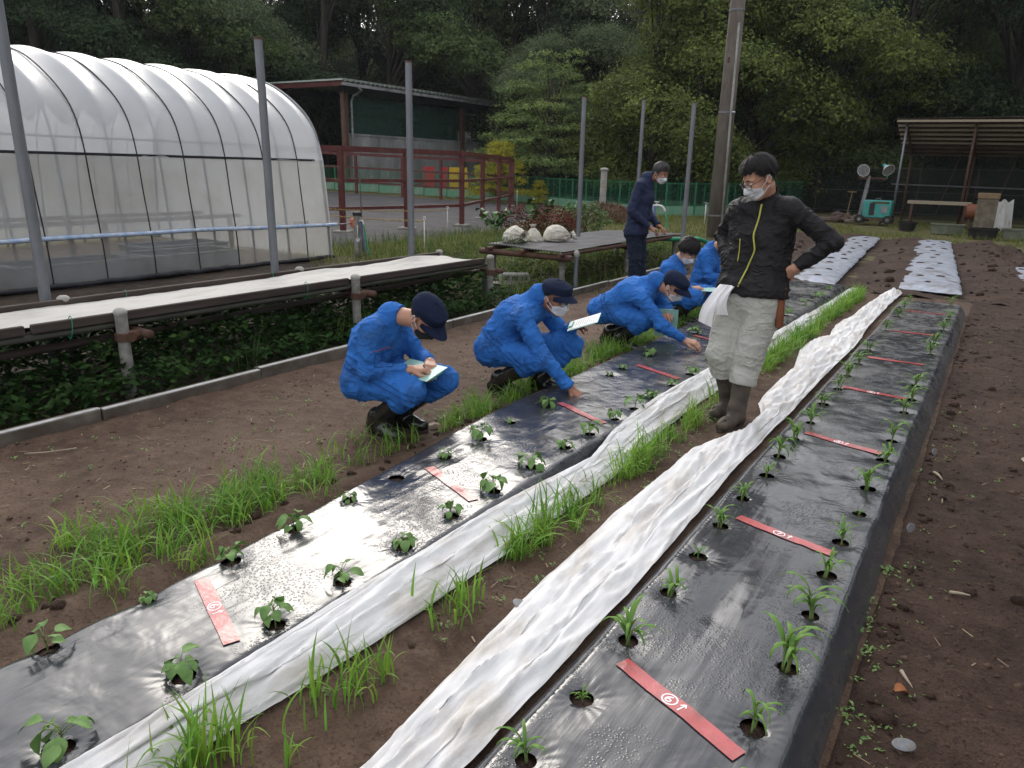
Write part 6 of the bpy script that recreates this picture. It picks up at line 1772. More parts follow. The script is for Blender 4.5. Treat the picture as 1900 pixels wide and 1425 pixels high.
def surfnet(f, lo, hi, h, project=2):
    lo = A3(lo); n = np.ceil((A3(hi) - lo) / h).astype(int) + 1
    BL = 8
    nb = -(-n // BL); n = nb * BL + 1
    F = np.ones(n, np.float32)
    bc = np.stack(np.meshgrid(*[np.arange(k) for k in nb], indexing='ij'), -1).reshape(-1, 3)
    cf = f(lo + (bc * BL + BL / 2) * h)
    F_ = np.where(cf > 0, 1.0, -1.0)
    keep = np.abs(cf) < BL * h * 1.15
    for (bx, by, bz), v in zip(bc[(~keep) & (cf < 0)], cf[(~keep) & (cf < 0)]):
        F[bx * BL:bx * BL + BL + 1, by * BL:by * BL + BL + 1, bz * BL:bz * BL + BL + 1] = -1
    kb = bc[keep]
    off = np.stack(np.meshgrid(*[np.arange(BL + 1)] * 3, indexing='ij'), -1).reshape(-1, 3)
    idx = (kb[:, None] * BL + off[None]).reshape(-1, 3)
    lin = np.ravel_multi_index(idx.T, n)
    u = np.unique(lin)
    pts = np.stack(np.unravel_index(u, n), 1)
    vals = np.empty(len(u), np.float32)
    for s in range(0, len(u), 200000): vals[s:s + 200000] = f(lo + pts[s:s + 200000] * h)
    F.reshape(-1)[u] = vals
    neg = F < 0
    c = sum(neg[i:n[0] - 1 + i, j:n[1] - 1 + j, k:n[2] - 1 + k].astype(np.int8) for i in (0, 1) for j in (0, 1) for k in (0, 1))
    act = (c > 0) & (c < 8)
    ai = np.argwhere(act)
    vid = -np.ones(act.shape, np.int64); vid[act] = np.arange(len(ai))
    acc = np.zeros((len(ai), 3)); cnt = np.zeros(len(ai))
    cor = [(i, j, k) for i in (0, 1) for j in (0, 1) for k in (0, 1)]
    cv = {o: F[ai[:, 0] + o[0], ai[:, 1] + o[1], ai[:, 2] + o[2]].astype(float) for o in cor}
    for o in cor:
        for ax in range(3):
            if o[ax] == 0:
                o2 = list(o); o2[ax] = 1; o2 = tuple(o2)
                a, b = cv[o], cv[o2]; m = (a < 0) != (b < 0)
                t = np.where(m, a / np.where(m, a - b, 1), 0)
                p = np.array(o, float) + np.eye(3)[ax] * t[:, None]
                acc[m] += p[m]; cnt[m] += 1
    V = lo + (ai + acc / np.maximum(cnt, 1)[:, None]) * h
    Q = []
    for ax in range(3):
        a1, a2 = (ax + 1) % 3, (ax + 2) % 3
        sl0 = [slice(None)] * 3; sl1 = [slice(None)] * 3
        sl0[ax] = slice(0, -1); sl1[ax] = slice(1, None)
        e = neg[tuple(sl0)] != neg[tuple(sl1)]
        ei = np.argwhere(e)
        ok = (ei[:, a1] > 0) & (ei[:, a2] > 0) & (ei[:, a1] < n[a1] - 1) & (ei[:, a2] < n[a2] - 1)
        ei = ei[ok]
        def cell(d1, d2):
            q = ei.copy(); q[:, a1] -= d1; q[:, a2] -= d2
            return vid[q[:, 0], q[:, 1], q[:, 2]]
        q = np.stack([cell(1, 1), cell(0, 1), cell(0, 0), cell(1, 0)], 1)
        fl = neg[ei[:, 0], ei[:, 1], ei[:, 2]]
        q[~fl] = q[~fl][:, ::-1]
        Q.append(q)
    Q = np.concatenate(Q)
    Nn = None
    e = h * .3
    for _ in range(project):
        v0 = f(V); gr = np.stack([f(V + np.eye(3)[k] * e) - v0 for k in range(3)], 1) / e
        gl = (gr ** 2).sum(1)
        stp = np.clip(v0 / np.maximum(gl, .1), -h, h)
        V = V - gr * stp[:, None]
    Nn = gr / (np.sqrt(gl)[:, None] + 1e-9)
    return V, Q, Nn

def bounds(pts, pad):
    p = np.array(pts); return p.min(0) - pad, p.max(0) + pad

def wrinkle(V, Nn, segs, amp, seed=0, base=.0022):
    """cloth folds: gathered across the limb near each joint"""
    best = np.full(len(V), 1e9); S_ = np.zeros(len(V)); A_ = np.zeros(len(V)); ax = np.zeros((len(V), 3))
    for a, b, e0, e1 in segs:
        a, b = A3(a), A3(b); L = np.linalg.norm(b - a); u = (b - a) / L
        t = np.clip((V - a) @ u, 0, L); d = np.linalg.norm(V - a - t[:, None] * u, axis=1)
        m = d < best; best = np.where(m, d, best)
        S_ = np.where(m, t, S_); ax[m] = u
        w = e0 * np.exp(-(t / (.38 * L)) ** 2) + e1 * np.exp(-((L - t) / (.38 * L)) ** 2)
        A_ = np.where(m, w, A_)
    warp = np.stack([fbm(V * 6 + k * 11, 2, seed + k) for k in range(3)], 1) * .06
    Q = V + warp
    along = (Q * ax).sum(1)[:, None] * ax
    side_ = np.cross(ax, Nn)
    q = (Q - along) * 4.5 + along * 17.0 + side_ * 0
    r1 = np.clip(1 - 2.6 * np.abs(vnoise(q, seed + 5)), 0, 1) ** 1.5
    r3 = np.clip(1 - 3.0 * np.abs(vnoise(q * 1.7 + 9, seed + 6)), 0, 1) ** 1.5
    r4 = np.clip(1 - 3.2 * np.abs(fbm(Q * [7.5, 7.5, 10], 2, seed + 8)), 0, 1) ** 2
    d = amp * A_ * (.62 * r1 + .34 * r3 - .30) + amp * .30 * (r4 - .3) + base * fbm(V * 12, 3, seed + 7)
    return V + Nn * d[:, None]

class Head:
    """head frame: x forward, y left, z up; origin between the ears"""
    def __init__(s, c, fwd, up=(0, 0, 1), sc=1.0):
        s.c = A3(c); f = unit(fwd); l = unit(np.cross(up, f)); s.M = np.stack([f, l, np.cross(f, l)], 1); s.s = sc
    def w(s, p): return s.c + (np.atleast_2d(A3(p)) * s.s) @ s.M.T
    def local(s, P): return ((P - s.c) @ s.M) / s.s
    def sdf(s, P, ears=True, nose=True):
        q = s.local(P)
        d = sd_ell(q, (-.014, 0, .036), (.098, .077, .084))
        d = smin(d, sd_ell(q, (.018, 0, -.028), (.070, .061, .088)), .03)
        d = smin(d, sd_cone(q, (.058, -.010, -.090), (.058, .010, -.090), .024, .024), .03)
        for y in (-1, 1):
            d = smin(d, sd_cone(q, (.0, y * .052, -.055), (.05, y * .022, -.092), .018, .016), .025)
            d = smin(d, sd_ell(q, (.058, y * .034, -.028), (.030, .026, .026)), .02)
            d = smin(d, sd_cone(q, (.080, y * .014, .026), (.070, y * .048, .024), .009, .008), .014)
            d = smax(d, -sd_ell(q, (.100, y * .032, .004), (.019, .018, .011)), .012)
        if nose:
            d = smin(d, sd_cone(q, (.084, 0, .010), (.103, 0, -.030), .0075, .0115), .010)
            for y in (-1, 1): d = smin(d, sd_ell(q, (.094, y * .011, -.035), (.010, .008, .007)), .006)
            d = smin(d, sd_ell(q, (.086, 0, -.062), (.010, .022, .007)), .008)
        if ears:
            for y in (-1, 1):
                e = sd_ell(q, (-.008, y * .082, -.010), (.020, .010, .033))
                e = smax(e, -sd_ell(q, (-.004, y * .092, -.006), (.010, .008, .018)), .006)
                d = smin(d, e, .008)
        return d * s.s

def hand_prims(wr, d, n, side, curl=.5, spread=.10, sc=1.0, thumb=.6, lens=(1, 1, 1, 1)):
    """wrist wr, pointing d, palm facing n; side=+1 puts the thumb towards n x d"""
    d = unit(d); n = unit(A3(n) - d * (A3(n) @ d)); s = unit(np.cross(n, d)) * side
    out_p, out_f = [], []
    wr = A3(wr)
    for k, off in enumerate((.030, .010, -.010, -.028)):
        kn = wr + sc * (d * (.088 - .006 * abs(k - 1.2)) + s * off)
        out_p.append((wr + s * off * .55 * sc - d * .005 * sc, kn, .0155 * sc, .0125 * sc))
        L = (.040, .045, .042, .033)[k] * sc * lens[k]
        a = curl * 1.25; dir1 = unit(d * math.cos(a) + n * math.sin(a) + s * spread * off / .03)
        p1 = kn + dir1 * L
        a2 = curl * 2.5; dir2 = unit(d * math.cos(a2) + n * math.sin(a2))
        p2 = p1 + dir2 * L * .62
        a3 = curl * 3.3; dir3 = unit(d * math.cos(a3) + n * math.sin(a3))
        p3 = p2 + dir3 * L * .48
        out_f.append([(kn, p1, .0100 * sc, .0092 * sc), (p1, p2, .0090 * sc, .0082 * sc), (p2, p3, .0082 * sc, .0072 * sc)])
    t0 = wr + sc * (d * .022 + s * .024 + n * .006)
    t1 = t0 + sc * .045 * unit(d * .75 + s * .62 + n * .35 * thumb)
    t2 = t1 + sc * .034 * unit(d * .95 + s * (.35 - .5 * thumb) + n * .55 * thumb)
    t3 = t2 + sc * .024 * unit(d * .9 + s * (.1 - .6 * thumb) + n * .7 * thumb)
    out_f.append([(t0, t1, .014 * sc, .0115 * sc), (t1, t2, .0112 * sc, .0095 * sc), (t2, t3, .0095 * sc, .0080 * sc)])
    tips = [c[-1][1] for c in out_f]
    return out_p, out_f, tips

def to_local(V, root): return V - A3(root)

def person(label, root, J, head, look, kit, hands, group=None, h_body=.0065, h_cloth=.010, build=1.0, boots=('rubber', 'rubber')):
    """J: world joints. The skin is one continuous body; clothes, hair, mask and so on are children."""
    root = A3(root); b_ = build
    J = {k: A3(v) for k, v in J.items()}
    hd = Head(head, look, sc=kit.get('head_scale', 1.0))
    neck_top = hd.w((-.026, 0, -.062))[0]
    nb = J['neck']
    pel, chest = J['pelvis'], J['chest']
    side = unit(J['shL'] - J['shR'])
    ws = []
    torso = []
    for sg, hp, sh in ((-1, J['hipR'], J['shR']), (1, J['hipL'], J['shL'])):
        c = chest + side * sg * .075 * b_
        torso += [(hp, lerp(hp, c, .5) + side * sg * .012, .105 * b_, .095 * b_), (lerp(hp, c, .5) + side * sg * .012, c, .095 * b_, .105 * b_), (c, lerp(c, sh, .8), .105 * b_, .062 * b_)]
    torso.append((J['shR'] * .8 + J['shL'] * .2, J['shL'] * .8 + J['shR'] * .2, .058, .058))
    torso.append((chest, nb, .10 * b_, .055))
    arms = {}
    for s_ in 'RL':
        arms[s_] = [(J['sh' + s_], J['el' + s_], .052, .040), (J['el' + s_], J['wr' + s_], .039, .027)]
    legs = {}
    for s_ in 'RL':
        legs[s_] = [(J['hip' + s_], J['knee' + s_], .086, .060), (J['knee' + s_], J['ank' + s_], .056, .038)]
    hp_, hf_, tips = [], [], {}
    for s_, spec in hands.items():
        p_, f_, tp_ = hand_prims(J['wr' + s_], spec['d'], spec['n'], spec.get('side', 1), spec.get('curl', .5), sc=spec.get('sc', 1.0), thumb=spec.get('thumb', .6), lens=spec.get('lens', (1, 1, 1, 1)))
        hp_ += p_; hf_ += f_; tips[s_] = tp_
    def f_body(P):
        d = sd_cone(P, nb, neck_top, .056, .052)
        d = smin(d, hd.sdf(P), .022)
        for pr in torso: d = smin(d, sd_cone(P, pr[0], pr[1], pr[2] - .018, pr[3] - .018), .04)
        for L_s in (arms, legs):
            for s_ in 'RL':
                for pr in L_s[s_]: d = smin(d, sd_cone(P, *pr), .02)
        for pr in hp_: d = smin(d, sd_cone(P, *pr), .012)
        for ch in hf_:
            e = None
            for pr in ch: e = sd_cone(P, *pr) if e is None else smin(e, sd_cone(P, *pr), .004)
            d = smin(d, e, .0045)
        return d
    allp = [root + [0, 0, .02]] + list(J.values()) + [t for v in tips.values() for t in v] + list(hd.w([(.13, 0, 0), (-.12, 0, 0), (0, 0, .14), (0, 0, -.13), (0, .1, 0), (0, -.1, 0)]))
    lo, hi = bounds(allp, .16)
    V, Q, Nn = surfnet(f_body, lo, hi, h_body, 1)
    body = put('person', make_mesh('person', to_local(V, root), Q, M[kit.get('skin', 'skin')], True), None, tuple(root))
    tag(body, label, 'person', group)
    def add(name, V, Q, m, smooth=True):
        return put(name, make_mesh(name, to_local(np.asarray(V), root), Q, M[m], smooth), body)
    def addb(name, b, m, smooth=True):
        b.v = [to_local(v, root) for v in b.v]
        return b.build(name, M[m], body, smooth)
    # ---------------- clothes
    def cuff(P, d, at, dirv): return smax(d, (P - A3(at)) @ unit(dirv), .006)
    puff = kit.get('puff', .0)
    def f_top(P):
        d = None
        for pr in torso:
            e = sd_cone(P, pr[0], pr[1], pr[2] + .012 + puff, pr[3] + .012 + puff * .6); d = e if d is None else smin(d, e, .05)
        c0 = lerp(nb, neck_top, -.15); c1 = lerp(nb, neck_top, kit.get('collar', .42))
        back = unit(nb - hd.w((.05, 0, -.08))[0])
        cn = sd_cone(P, c0, c1 + back * .006, .078, .070)
        cn = smax(cn, -sd_cone(P, lerp(nb, neck_top, .05), lerp(nb, neck_top, 1.2), .062, .060), .006)
        cn = smax(cn, (P - c1) @ unit(unit(neck_top - nb) - back * .35), .004)
        d = smin(d, cn, .012)
        for s_ in 'RL':
            sh, el, wr = J['sh' + s_], J['el' + s_], J['wr' + s_]
            e = cuff(P, sd_cone(P, el, lerp(el, wr, 1.0), .052 + puff * .4, .040), lerp(el, wr, kit.get('cuff', .96)), wr - el)
            e = smin(sd_cone(P, sh, el, .064 + puff * .5, .054 + puff * .4), e, .02)
            d = smin(d, e, .025)
        if 'hem' in kit:
            hz = A3((0, 0, kit['hem'][0][2] + .02))
            d = smin(d, sd_cone(P, J['hipR'] * [1, 1, 0] + hz, J['hipL'] * [1, 1, 0] + hz, .128 * b_, .128 * b_), .05)
            d = smax(d, (P - A3(kit['hem'][0])) @ unit(kit['hem'][1]), .008)
        return d
    tr = kit.get('leg_r', (.108, .084, .083, .071))
    def f_leg(P):
        d = smin(sd_cone(P, J['hipR'], J['hipL'], .118 * b_, .118 * b_), sd_cone(P, pel, lerp(pel, chest, .35), .105 * b_, .095 * b_), .05)
        for s_ in 'RL':
            hp, kn, an = J['hip' + s_], J['knee' + s_], J['ank' + s_]
            cutp = lerp(kn, an, kit.get('leg_cut', {}).get(s_, .55))
            e = cuff(P, sd_cone(P, kn, cutp, tr[2], tr[3]), cutp, an - kn)
            e = smin(sd_cone(P, hp, kn, tr[0] * b_, tr[1]), e, .022)
            d = smin(d, e, .03)
        if 'waist' in kit: d = smax(d, (P - A3(kit['waist'][0])) @ unit(kit['waist'][1]), .006)
        return d
    segs_t = [(pel, chest, .9, .35), (chest, nb, .3, .2)] + [(J['sh' + s_], J['el' + s_], .65, 1.0) for s_ in 'RL'] + [(J['el' + s_], J['wr' + s_], 1.0, .8) for s_ in 'RL']
    segs_l = [(J['hip' + s_], J['knee' + s_], 1.0, .8) for s_ in 'RL'] + [(J['knee' + s_], J['ank' + s_], 1.0, 1.0) for s_ in 'RL']
    wa = kit.get('wrinkle', .011) * 2.3
    sd_ = kit.get('seed', 1)
    if kit.get('onepiece'):
        f = lambda P: smin(f_top(P), f_leg(P), .03)
        V, Q, Nn = surfnet(f, lo, hi, h_cloth, 2)
        add('coverall', wrinkle(V, Nn, segs_t + segs_l, wa, sd_), Q, kit['top'])
        f_out = f
    else:
        V, Q, Nn = surfnet(f_leg, lo, hi, h_cloth, 2)
        add('trousers', wrinkle(V, Nn, segs_l, kit.get('wrinkle_leg', wa), sd_ + 3), Q, kit['bottom'])
        V, Q, Nn = surfnet(f_top, lo, hi, h_cloth, 2)
        add('jacket', wrinkle(V, Nn, segs_t, wa, sd_), Q, kit['top'])
        f_out = f_top
    def march(f, p, d, off=0.0, n=60):
        p = A3(p); d = unit(d)
        for _ in range(n):
            v = float(f(p[None])[0]) - off
            p = p + d * max(min(v, .03), -.01) * .8
            if abs(v) < .0004: break
        return p
    # ---------------- boots
    for s_ in 'RL':
        if kit.get('no_boots'): break
        an, kn, toe = J['ank' + s_], J['knee' + s_], J['toe' + s_]
        tv = toe - an; tv[2] = 0; tv = unit(tv)
        fl = kit.get('floor', {}).get(s_, .0)
        ank = an.copy()
        sole = A3((0, 0, 1.0)) * (fl + .005)
        heel = np.array([ank[0], ank[1], fl + .045]) - tv * .045; ball = heel + tv * .155; tip = heel + tv * .215
        ball[2] = fl + .036; tip[2] = fl + .032
        top = lerp(an, kn, kit.get('boot_top', .52))
        def f_boot(P):
            d = sd_cone(P, heel, ball, .046, .046); d = smin(d, sd_cone(P, ball, tip, .046, .037), .02)
            d = smin(d, sd_cone(P, np.array([ank[0], ank[1], fl + .075]), ank + [0, 0, .02], .05, .052), .035)
            sh_ = sd_cone(P, ank, lerp(top, kn, .12), .053, .064); sh_ = smax(sh_, (P - top) @ unit(kn - an), .005)
            d = smin(d, sh_, .03)
            d = smax(d, (fl + .004) - P[:, 2], .006)
            if kit.get('split_toe'):
                sp_ = ball + np.cross(tv, [0, 0, 1]) * (.012 if s_ == 'R' else -.012)
                d = smax(d, -sd_cone(P, sp_ + [0, 0, .03], sp_ + tv * .14 + [0, 0, .03], .005, .007), .008)
            return d
        lo2, hi2 = bounds([heel, tip, ank, top], .12)
        V, Q, Nn = surfnet(f_boot, lo2, hi2, .008, 2)
        V = V + Nn * (.004 * fbm(V * 22, 3, 7))[:, None]
        bo = add('boot', V, Q, boots[0 if s_ == 'R' else 1])
        sb = MB(); sd2 = np.cross(tv, [0, 0, 1])
        th = np.linspace(0, 2 * PI, 23)[:-1]
        mid = (heel + tip) / 2; Lh2 = np.linalg.norm(tip - heel) / 2 + .042
        ring = lambda z, k: np.stack([mid[0] + tv[0] * Lh2 * k * np.cos(th) + sd2[0] * .05 * k * np.sin(th) * (1 - .12 * np.cos(th)), mid[1] + tv[1] * Lh2 * k * np.cos(th) + sd2[1] * .05 * k * np.sin(th) * (1 - .12 * np.cos(th)), np.full(22, z)], 1)
        sb.add(np.concatenate([ring(fl - .004, .97), ring(fl + .004, 1.0), ring(fl + .016, .985)]) - root, [(r_ * 22 + i, r_ * 22 + (i + 1) % 22, r_ * 22 + 22 + (i + 1) % 22, r_ * 22 + 22 + i) for r_ in range(2) for i in range(22)])
        so = sb.build('sole', M['rubber_mud'], bo, True)
    # ---------------- face: eyes, mask, glasses
    hs = hd.sdf
    for y in (-1, 1):
        ec = hd.w((.0765, y * .032, .003))[0]
        b = MB(); T, Ph = np.meshgrid(np.linspace(0, PI, 9), np.linspace(0, 2 * PI, 13), indexing='ij')
        sph = np.stack([np.sin(T) * np.cos(Ph), np.sin(T) * np.sin(Ph), np.cos(T)], -1)
        b.grid(ec + sph * .0118); e_ = addb('eye', b, 'eyewhite')
        ic = hd.w((.0845, y * .032, -.0015))[0]
        b = MB(); b.grid(ic - root + sph * .0055); b.build('iris', M['iris'], e_, True)
    # brows
    b = MB()
    for y in (-1, 1):
        pts = [march(lambda P: hs(P), hd.w((.14, y * yy_, zz_))[0], hd.w((0, y * yy_ * .6, zz_))[0] - hd.w((.14, y * yy_, zz_))[0], .001) for yy_, zz_ in ((.014, .028), (.026, .033), (.038, .032), (.050, .025))]
        b.tube(resample(pts, 8), [.002, .003, .0036, .0038, .0036, .003, .0022, .0012], 6)
    addb('eyebrows', b, kit.get('hair', 'hair'))
    if kit.get('mask'):
        nu, nv = 25, 15
        G = np.zeros((nv, nu, 3))
        fm = lambda P: hd.sdf(P, ears=False)
        for iv, v in enumerate(np.linspace(0, 1, nv)):
            for iu, u in enumerate(np.linspace(-1, 1, nu)):
                az = u * (1.18 - .10 * abs(v - .5)); zc = -.012 - v * .098 + .030 * abs(u) ** 1.6 * (v - .38) * 1.3 - .016 * abs(u) ** 1.2 * (1 - v)
                o_ = hd.w((.02 + .17 * math.cos(az), .17 * math.sin(az), zc))[0]; c_ = hd.w((.005, 0, zc + .012))[0]
                tent = .0055 + .010 * math.exp(-(u / .35) ** 2) * math.sin(PI * min(1, v * 1.15)) + .0016 * math.sin(v * 24) * (1 - u * u)
                G[iv, iu] = march(fm, o_, c_ - o_, tent * hd.s)
        b = MB(); b.sheet(G, .0015); mk_ = addb('face_mask', b, kit['mask'])
        for y in (-1, 1):
            b = MB(); iu = 0 if y < 0 else nu - 1
            ear = [hd.w((-.018, y * .088, .018))[0], hd.w((-.030, y * .086, -.010))[0], hd.w((-.012, y * .083, -.036))[0]]
            b.tube(resample([G[1, iu], lerp(G[1, iu], ear[0], .5) + hd.M[:, 1] * y * .008, ear[0], ear[1], ear[2], G[nv - 2, iu]], 20) - root, .0023, 6); b.build('ear_loop', M['mask'], mk_, True)
    if kit.get('glasses'):
        rim = MB(); lens_b = MB()
        for y in (-1, 1):
            a = np.linspace(0, 2 * PI, 25)
            c_ = np.array([.107, y * .033, .000])
            pts = np.stack([c_[0] - .006 * np.abs(np.cos(a)) * 0 - .012 * (y * np.cos(a) > 0) * np.abs(np.cos(a)) ** 2 * .8 - .006 * np.sin(a) * -1 * .5, c_[1] + .026 * np.cos(a), c_[2] + .0185 * np.sign(np.sin(a)) * np.abs(np.sin(a)) ** .8], 1)
            rim.tube(hd.w(pts), .0019, 6, False)
            lens_b.add(np.concatenate([hd.w(pts[:-1]), hd.w([c_ - [.002, 0, 0]])]), None, [(i, (i + 1) % 24, 24) for i in range(24)])
            rim.tube(hd.w([(.100, y * .058, .008), (.06, y * .078, .010), (-.005, y * .083, .012), (-.022, y * .082, .002)]), .0019, 6)
        rim.tube(hd.w([(.106, -.008, .004), (.109, 0, .008), (.106, .008, .004)]), .0018, 6)
        gl = addb('spectacles', rim, 'frame')
        lens_b.v = [to_local(v, root) for v in lens_b.v]; lens_b.build('lens', M['lens'], gl, True)
    # ---------------- hair
    def shell(region, off, m, name, seed=1, nth=46, nph=60, step=26.0):
        T, Ph = np.meshgrid(np.linspace(.001, PI, nth), np.linspace(-PI, PI, nph), indexing='ij')
        d = np.stack([np.sin(T) * np.cos(Ph), np.sin(T) * np.sin(Ph), np.cos(T)], -1).reshape(-1, 3)
        c0 = hd.w((-.012, 0, .02))[0]
        P = c0 + (d @ hd.M.T) * .22
        fs = lambda Q_: hd.sdf(Q_, ears=False, nose=False)
        dr = -(d @ hd.M.T)
        for _ in range(26): P = P + dr * (fs(P) * .9)[:, None]
        th_deg = np.degrees(T.ravel()); ph = np.degrees(np.abs(Ph.ravel()))
        r = region(th_deg, ph)                      # >0 inside, measured in degrees from the hairline
        r = r + 7.0 * vnoise(np.stack([Ph.ravel() * 6, T.ravel() * 2, T.ravel() * 0 + seed], 1), seed + 9)
        inside = np.clip(r / step, -1, 1)
        strand = vnoise(np.stack([Ph.ravel() * 9, T.ravel() * 1.6, T.ravel() * 0 + seed], 1), seed) * .6 + vnoise(np.stack([Ph.ravel() * 22, T.ravel() * 3.0, T.ravel() * 0 + seed], 1), seed + 1) * .4
        t = np.where(r > 0, off(th_deg, ph) * np.clip(inside, 0, 1) ** .55 * (1 + .28 * strand), -.006)
        P = P - dr * (t * hd.s)[:, None]
        b = MB(); b.grid(P.reshape(nth, nph, 3))
        o = addb(name, b, m)
        # loose strands along the hairline
        g = np.random.default_rng(seed)
        edge = np.where((r > 1) & (r < 26))[0]
        if len(edge):
            k = g.choice(edge, 420)
            root_p = P[k] + g.normal(0, .002, (420, 3))
            dn = np.stack([np.cos(T.ravel()[k]) * np.cos(Ph.ravel()[k]), np.cos(T.ravel()[k]) * np.sin(Ph.ravel()[k]), -np.sin(T.ravel()[k])], 1) @ hd.M.T
            dn = dn + g.normal(0, .22, dn.shape); L = g.uniform(.014, .034, 420)[:, None]
            tip = root_p + dn * L - dr[k] * .002
            sdv = np.cross(dn, dr[k]); sdv /= np.linalg.norm(sdv, axis=1)[:, None]
            VV = np.stack([root_p - sdv * .0022, root_p + sdv * .0022, tip], 1).reshape(-1, 3)
            put('hair_strands', make_mesh('hair_strands', to_local(VV, root), np.arange(1260).reshape(-1, 3), M[m]), o)['kind'] = 'stuff'
        return o
    if kit.get('hair_style') == 'short':
        # th: 0 crown .. 180 chin, ph: 0 front .. 180 back
        shell(lambda th, ph: np.where(ph < 48, 62 - th + .05 * ph, np.where(ph < 80, np.interp(ph, [48, 80], [70, 98]) - th, np.interp(ph, [80, 100, 120, 180], [98, 104, 124, 126]) - th)),
              lambda th, ph: .019 + .010 * np.exp(-(th / 60) ** 2), kit['hair'], 'hair', 3)
    elif kit.get('hair_style') == 'bob':
        shell(lambda th, ph: np.where(ph < 55, 82 - th, np.interp(ph, [55, 75, 100, 180], [86, 108, 118, 128]) - th), lambda th, ph: .032 + .008 * np.exp(-(th / 50) ** 2), kit['hair'], 'hair', 5)
    else:
        shell(lambda th, ph: np.where(ph < 70, 62 - th, np.interp(ph, [70, 92, 110, 180], [66, 108, 134, 142]) - th), lambda th, ph: -.004 + .015 * np.clip((th - 55) / 25, 0, 1), kit['hair'], 'hair', 6)
    # ---------------- cap
    if kit.get('cap'):
        nth, nph = 22, 60
        T, Ph = np.meshgrid(np.linspace(.001, 1, nth), np.linspace(-PI, PI, nph), indexing='ij')
        rim_z = .026 + .012 * np.cos(Ph) * -1 * -1            # a little higher in front
        el = T * (PI / 2)
        rx, ry, rz_ = .119, .098, .110
        seam = 1 - .018 * np.exp(-((((Ph / (PI / 3)) + .5) % 1 - .5) / .06) ** 2) * np.sin(el)
        loc = np.stack([(-.012 + rx * np.sin(el) * np.cos(Ph) * seam), ry * np.sin(el) * np.sin(Ph) * seam, rim_z * np.sin(el) ** 6 + .018 + rz_ * np.clip(np.cos(el), 0, 1) ** .62], -1)
        loc += (.003 * n2(Ph * 2, T * 4, 2, 3, 9))[..., None]
        b = MB(); b.sheet(hd.w(loc.reshape(-1, 3)).reshape(nth, nph, 3), .003); cp_ = addb('cap', b, 'cap')
        u, v = np.meshgrid(np.linspace(-1, 1, 19), np.linspace(0, 1, 8), indexing='ij')
        a = u * 1.05
        bx = -.012 + rx * np.cos(a); by = ry * np.sin(a)
        ext = .078 * np.cos(u * PI / 2) ** .55 * v
        loc = np.stack([bx + ext, by * (1 - .06 * v), .042 + .012 * np.cos(a) - .016 * v ** 1.4 - .016 * u * u * v - .012 * u * u], -1)
        b = MB(); b.sheet(hd.w(loc.reshape(-1, 3)).reshape(19, 8, 3) - root, .0045); b.build('visor', M['cap'], cp_, True)
        b = MB(); b.lathe([(.0001, .006), (.005, .005), (.007, .0), (.007, -.003)], n=12, c=(0, 0, 0)); b.v = [hd.w(x + np.array([-.012, 0, .124])) - root for x in b.v]; b.build('button', M['cap'], cp_, True)
    return dict(body=body, hd=hd, f=f_out, march=march, tips=tips, root=root, J=J, addb=addb, add=add)

def strip_on(ps, pts, dirv, w, m, name, off=.003, wrin=0.0):
    """a thin strip laid on the clothes along projected points"""
    P = np.array([ps['march'](ps['f'], p, dirv, off) for p in resample(pts, 24)])
    if wrin: P = P - unit(dirv) * wrin
    b = MB(); b.tube(P, w, 6); return ps['addb'](name, b, m)

def seams(ps, side_dir):
    J = ps['J']
    for s_ in 'RL':
        o_ = unit(J['sh' + s_] - lerp(J['shR'], J['shL'], .5))
        # armhole ring, cuff ring, waist line
        for c, ax_, r0 in ((lerp(J['sh' + s_], J['el' + s_], .10), unit(J['el' + s_] - J['sh' + s_]), .105), (lerp(J['el' + s_], J['wr' + s_], .84), unit(J['wr' + s_] - J['el' + s_]), .066)):
            u_ = unit(np.cross(ax_, [.3, .2, 1])); v_ = np.cross(ax_, u_)
            P = np.array([ps['march'](ps['f'], c + (u_ * math.cos(t) + v_ * math.sin(t)) * r0, -(u_ * math.cos(t) + v_ * math.sin(t)), .0012, 30) for t in np.linspace(0, 2 * PI, 33)])
            if np.linalg.norm(P - c, axis=1).max() > (.10 if r0 > .1 else .064): continue
            b = MB(); b.tube(P, .0026, 5, False); ps['addb']('seam', b, 'seam')
    c = lerp(J['pelvis'], J['chest'], .30); ax_ = unit(J['chest'] - J['pelvis'])
    u_ = unit(np.cross(ax_, side_dir)); v_ = np.cross(ax_, u_)
    for dz in (0, .035):
        P = np.array([ps['march'](ps['f'], c + ax_ * dz + (u_ * math.cos(t) + v_ * math.sin(t)) * .24, -(u_ * math.cos(t) + v_ * math.sin(t)), .0012, 40) for t in np.linspace(0, 2 * PI, 49)])
        b = MB(); b.tube(P, .0026, 5, False); ps['addb']('waist_seam', b, 'seam')

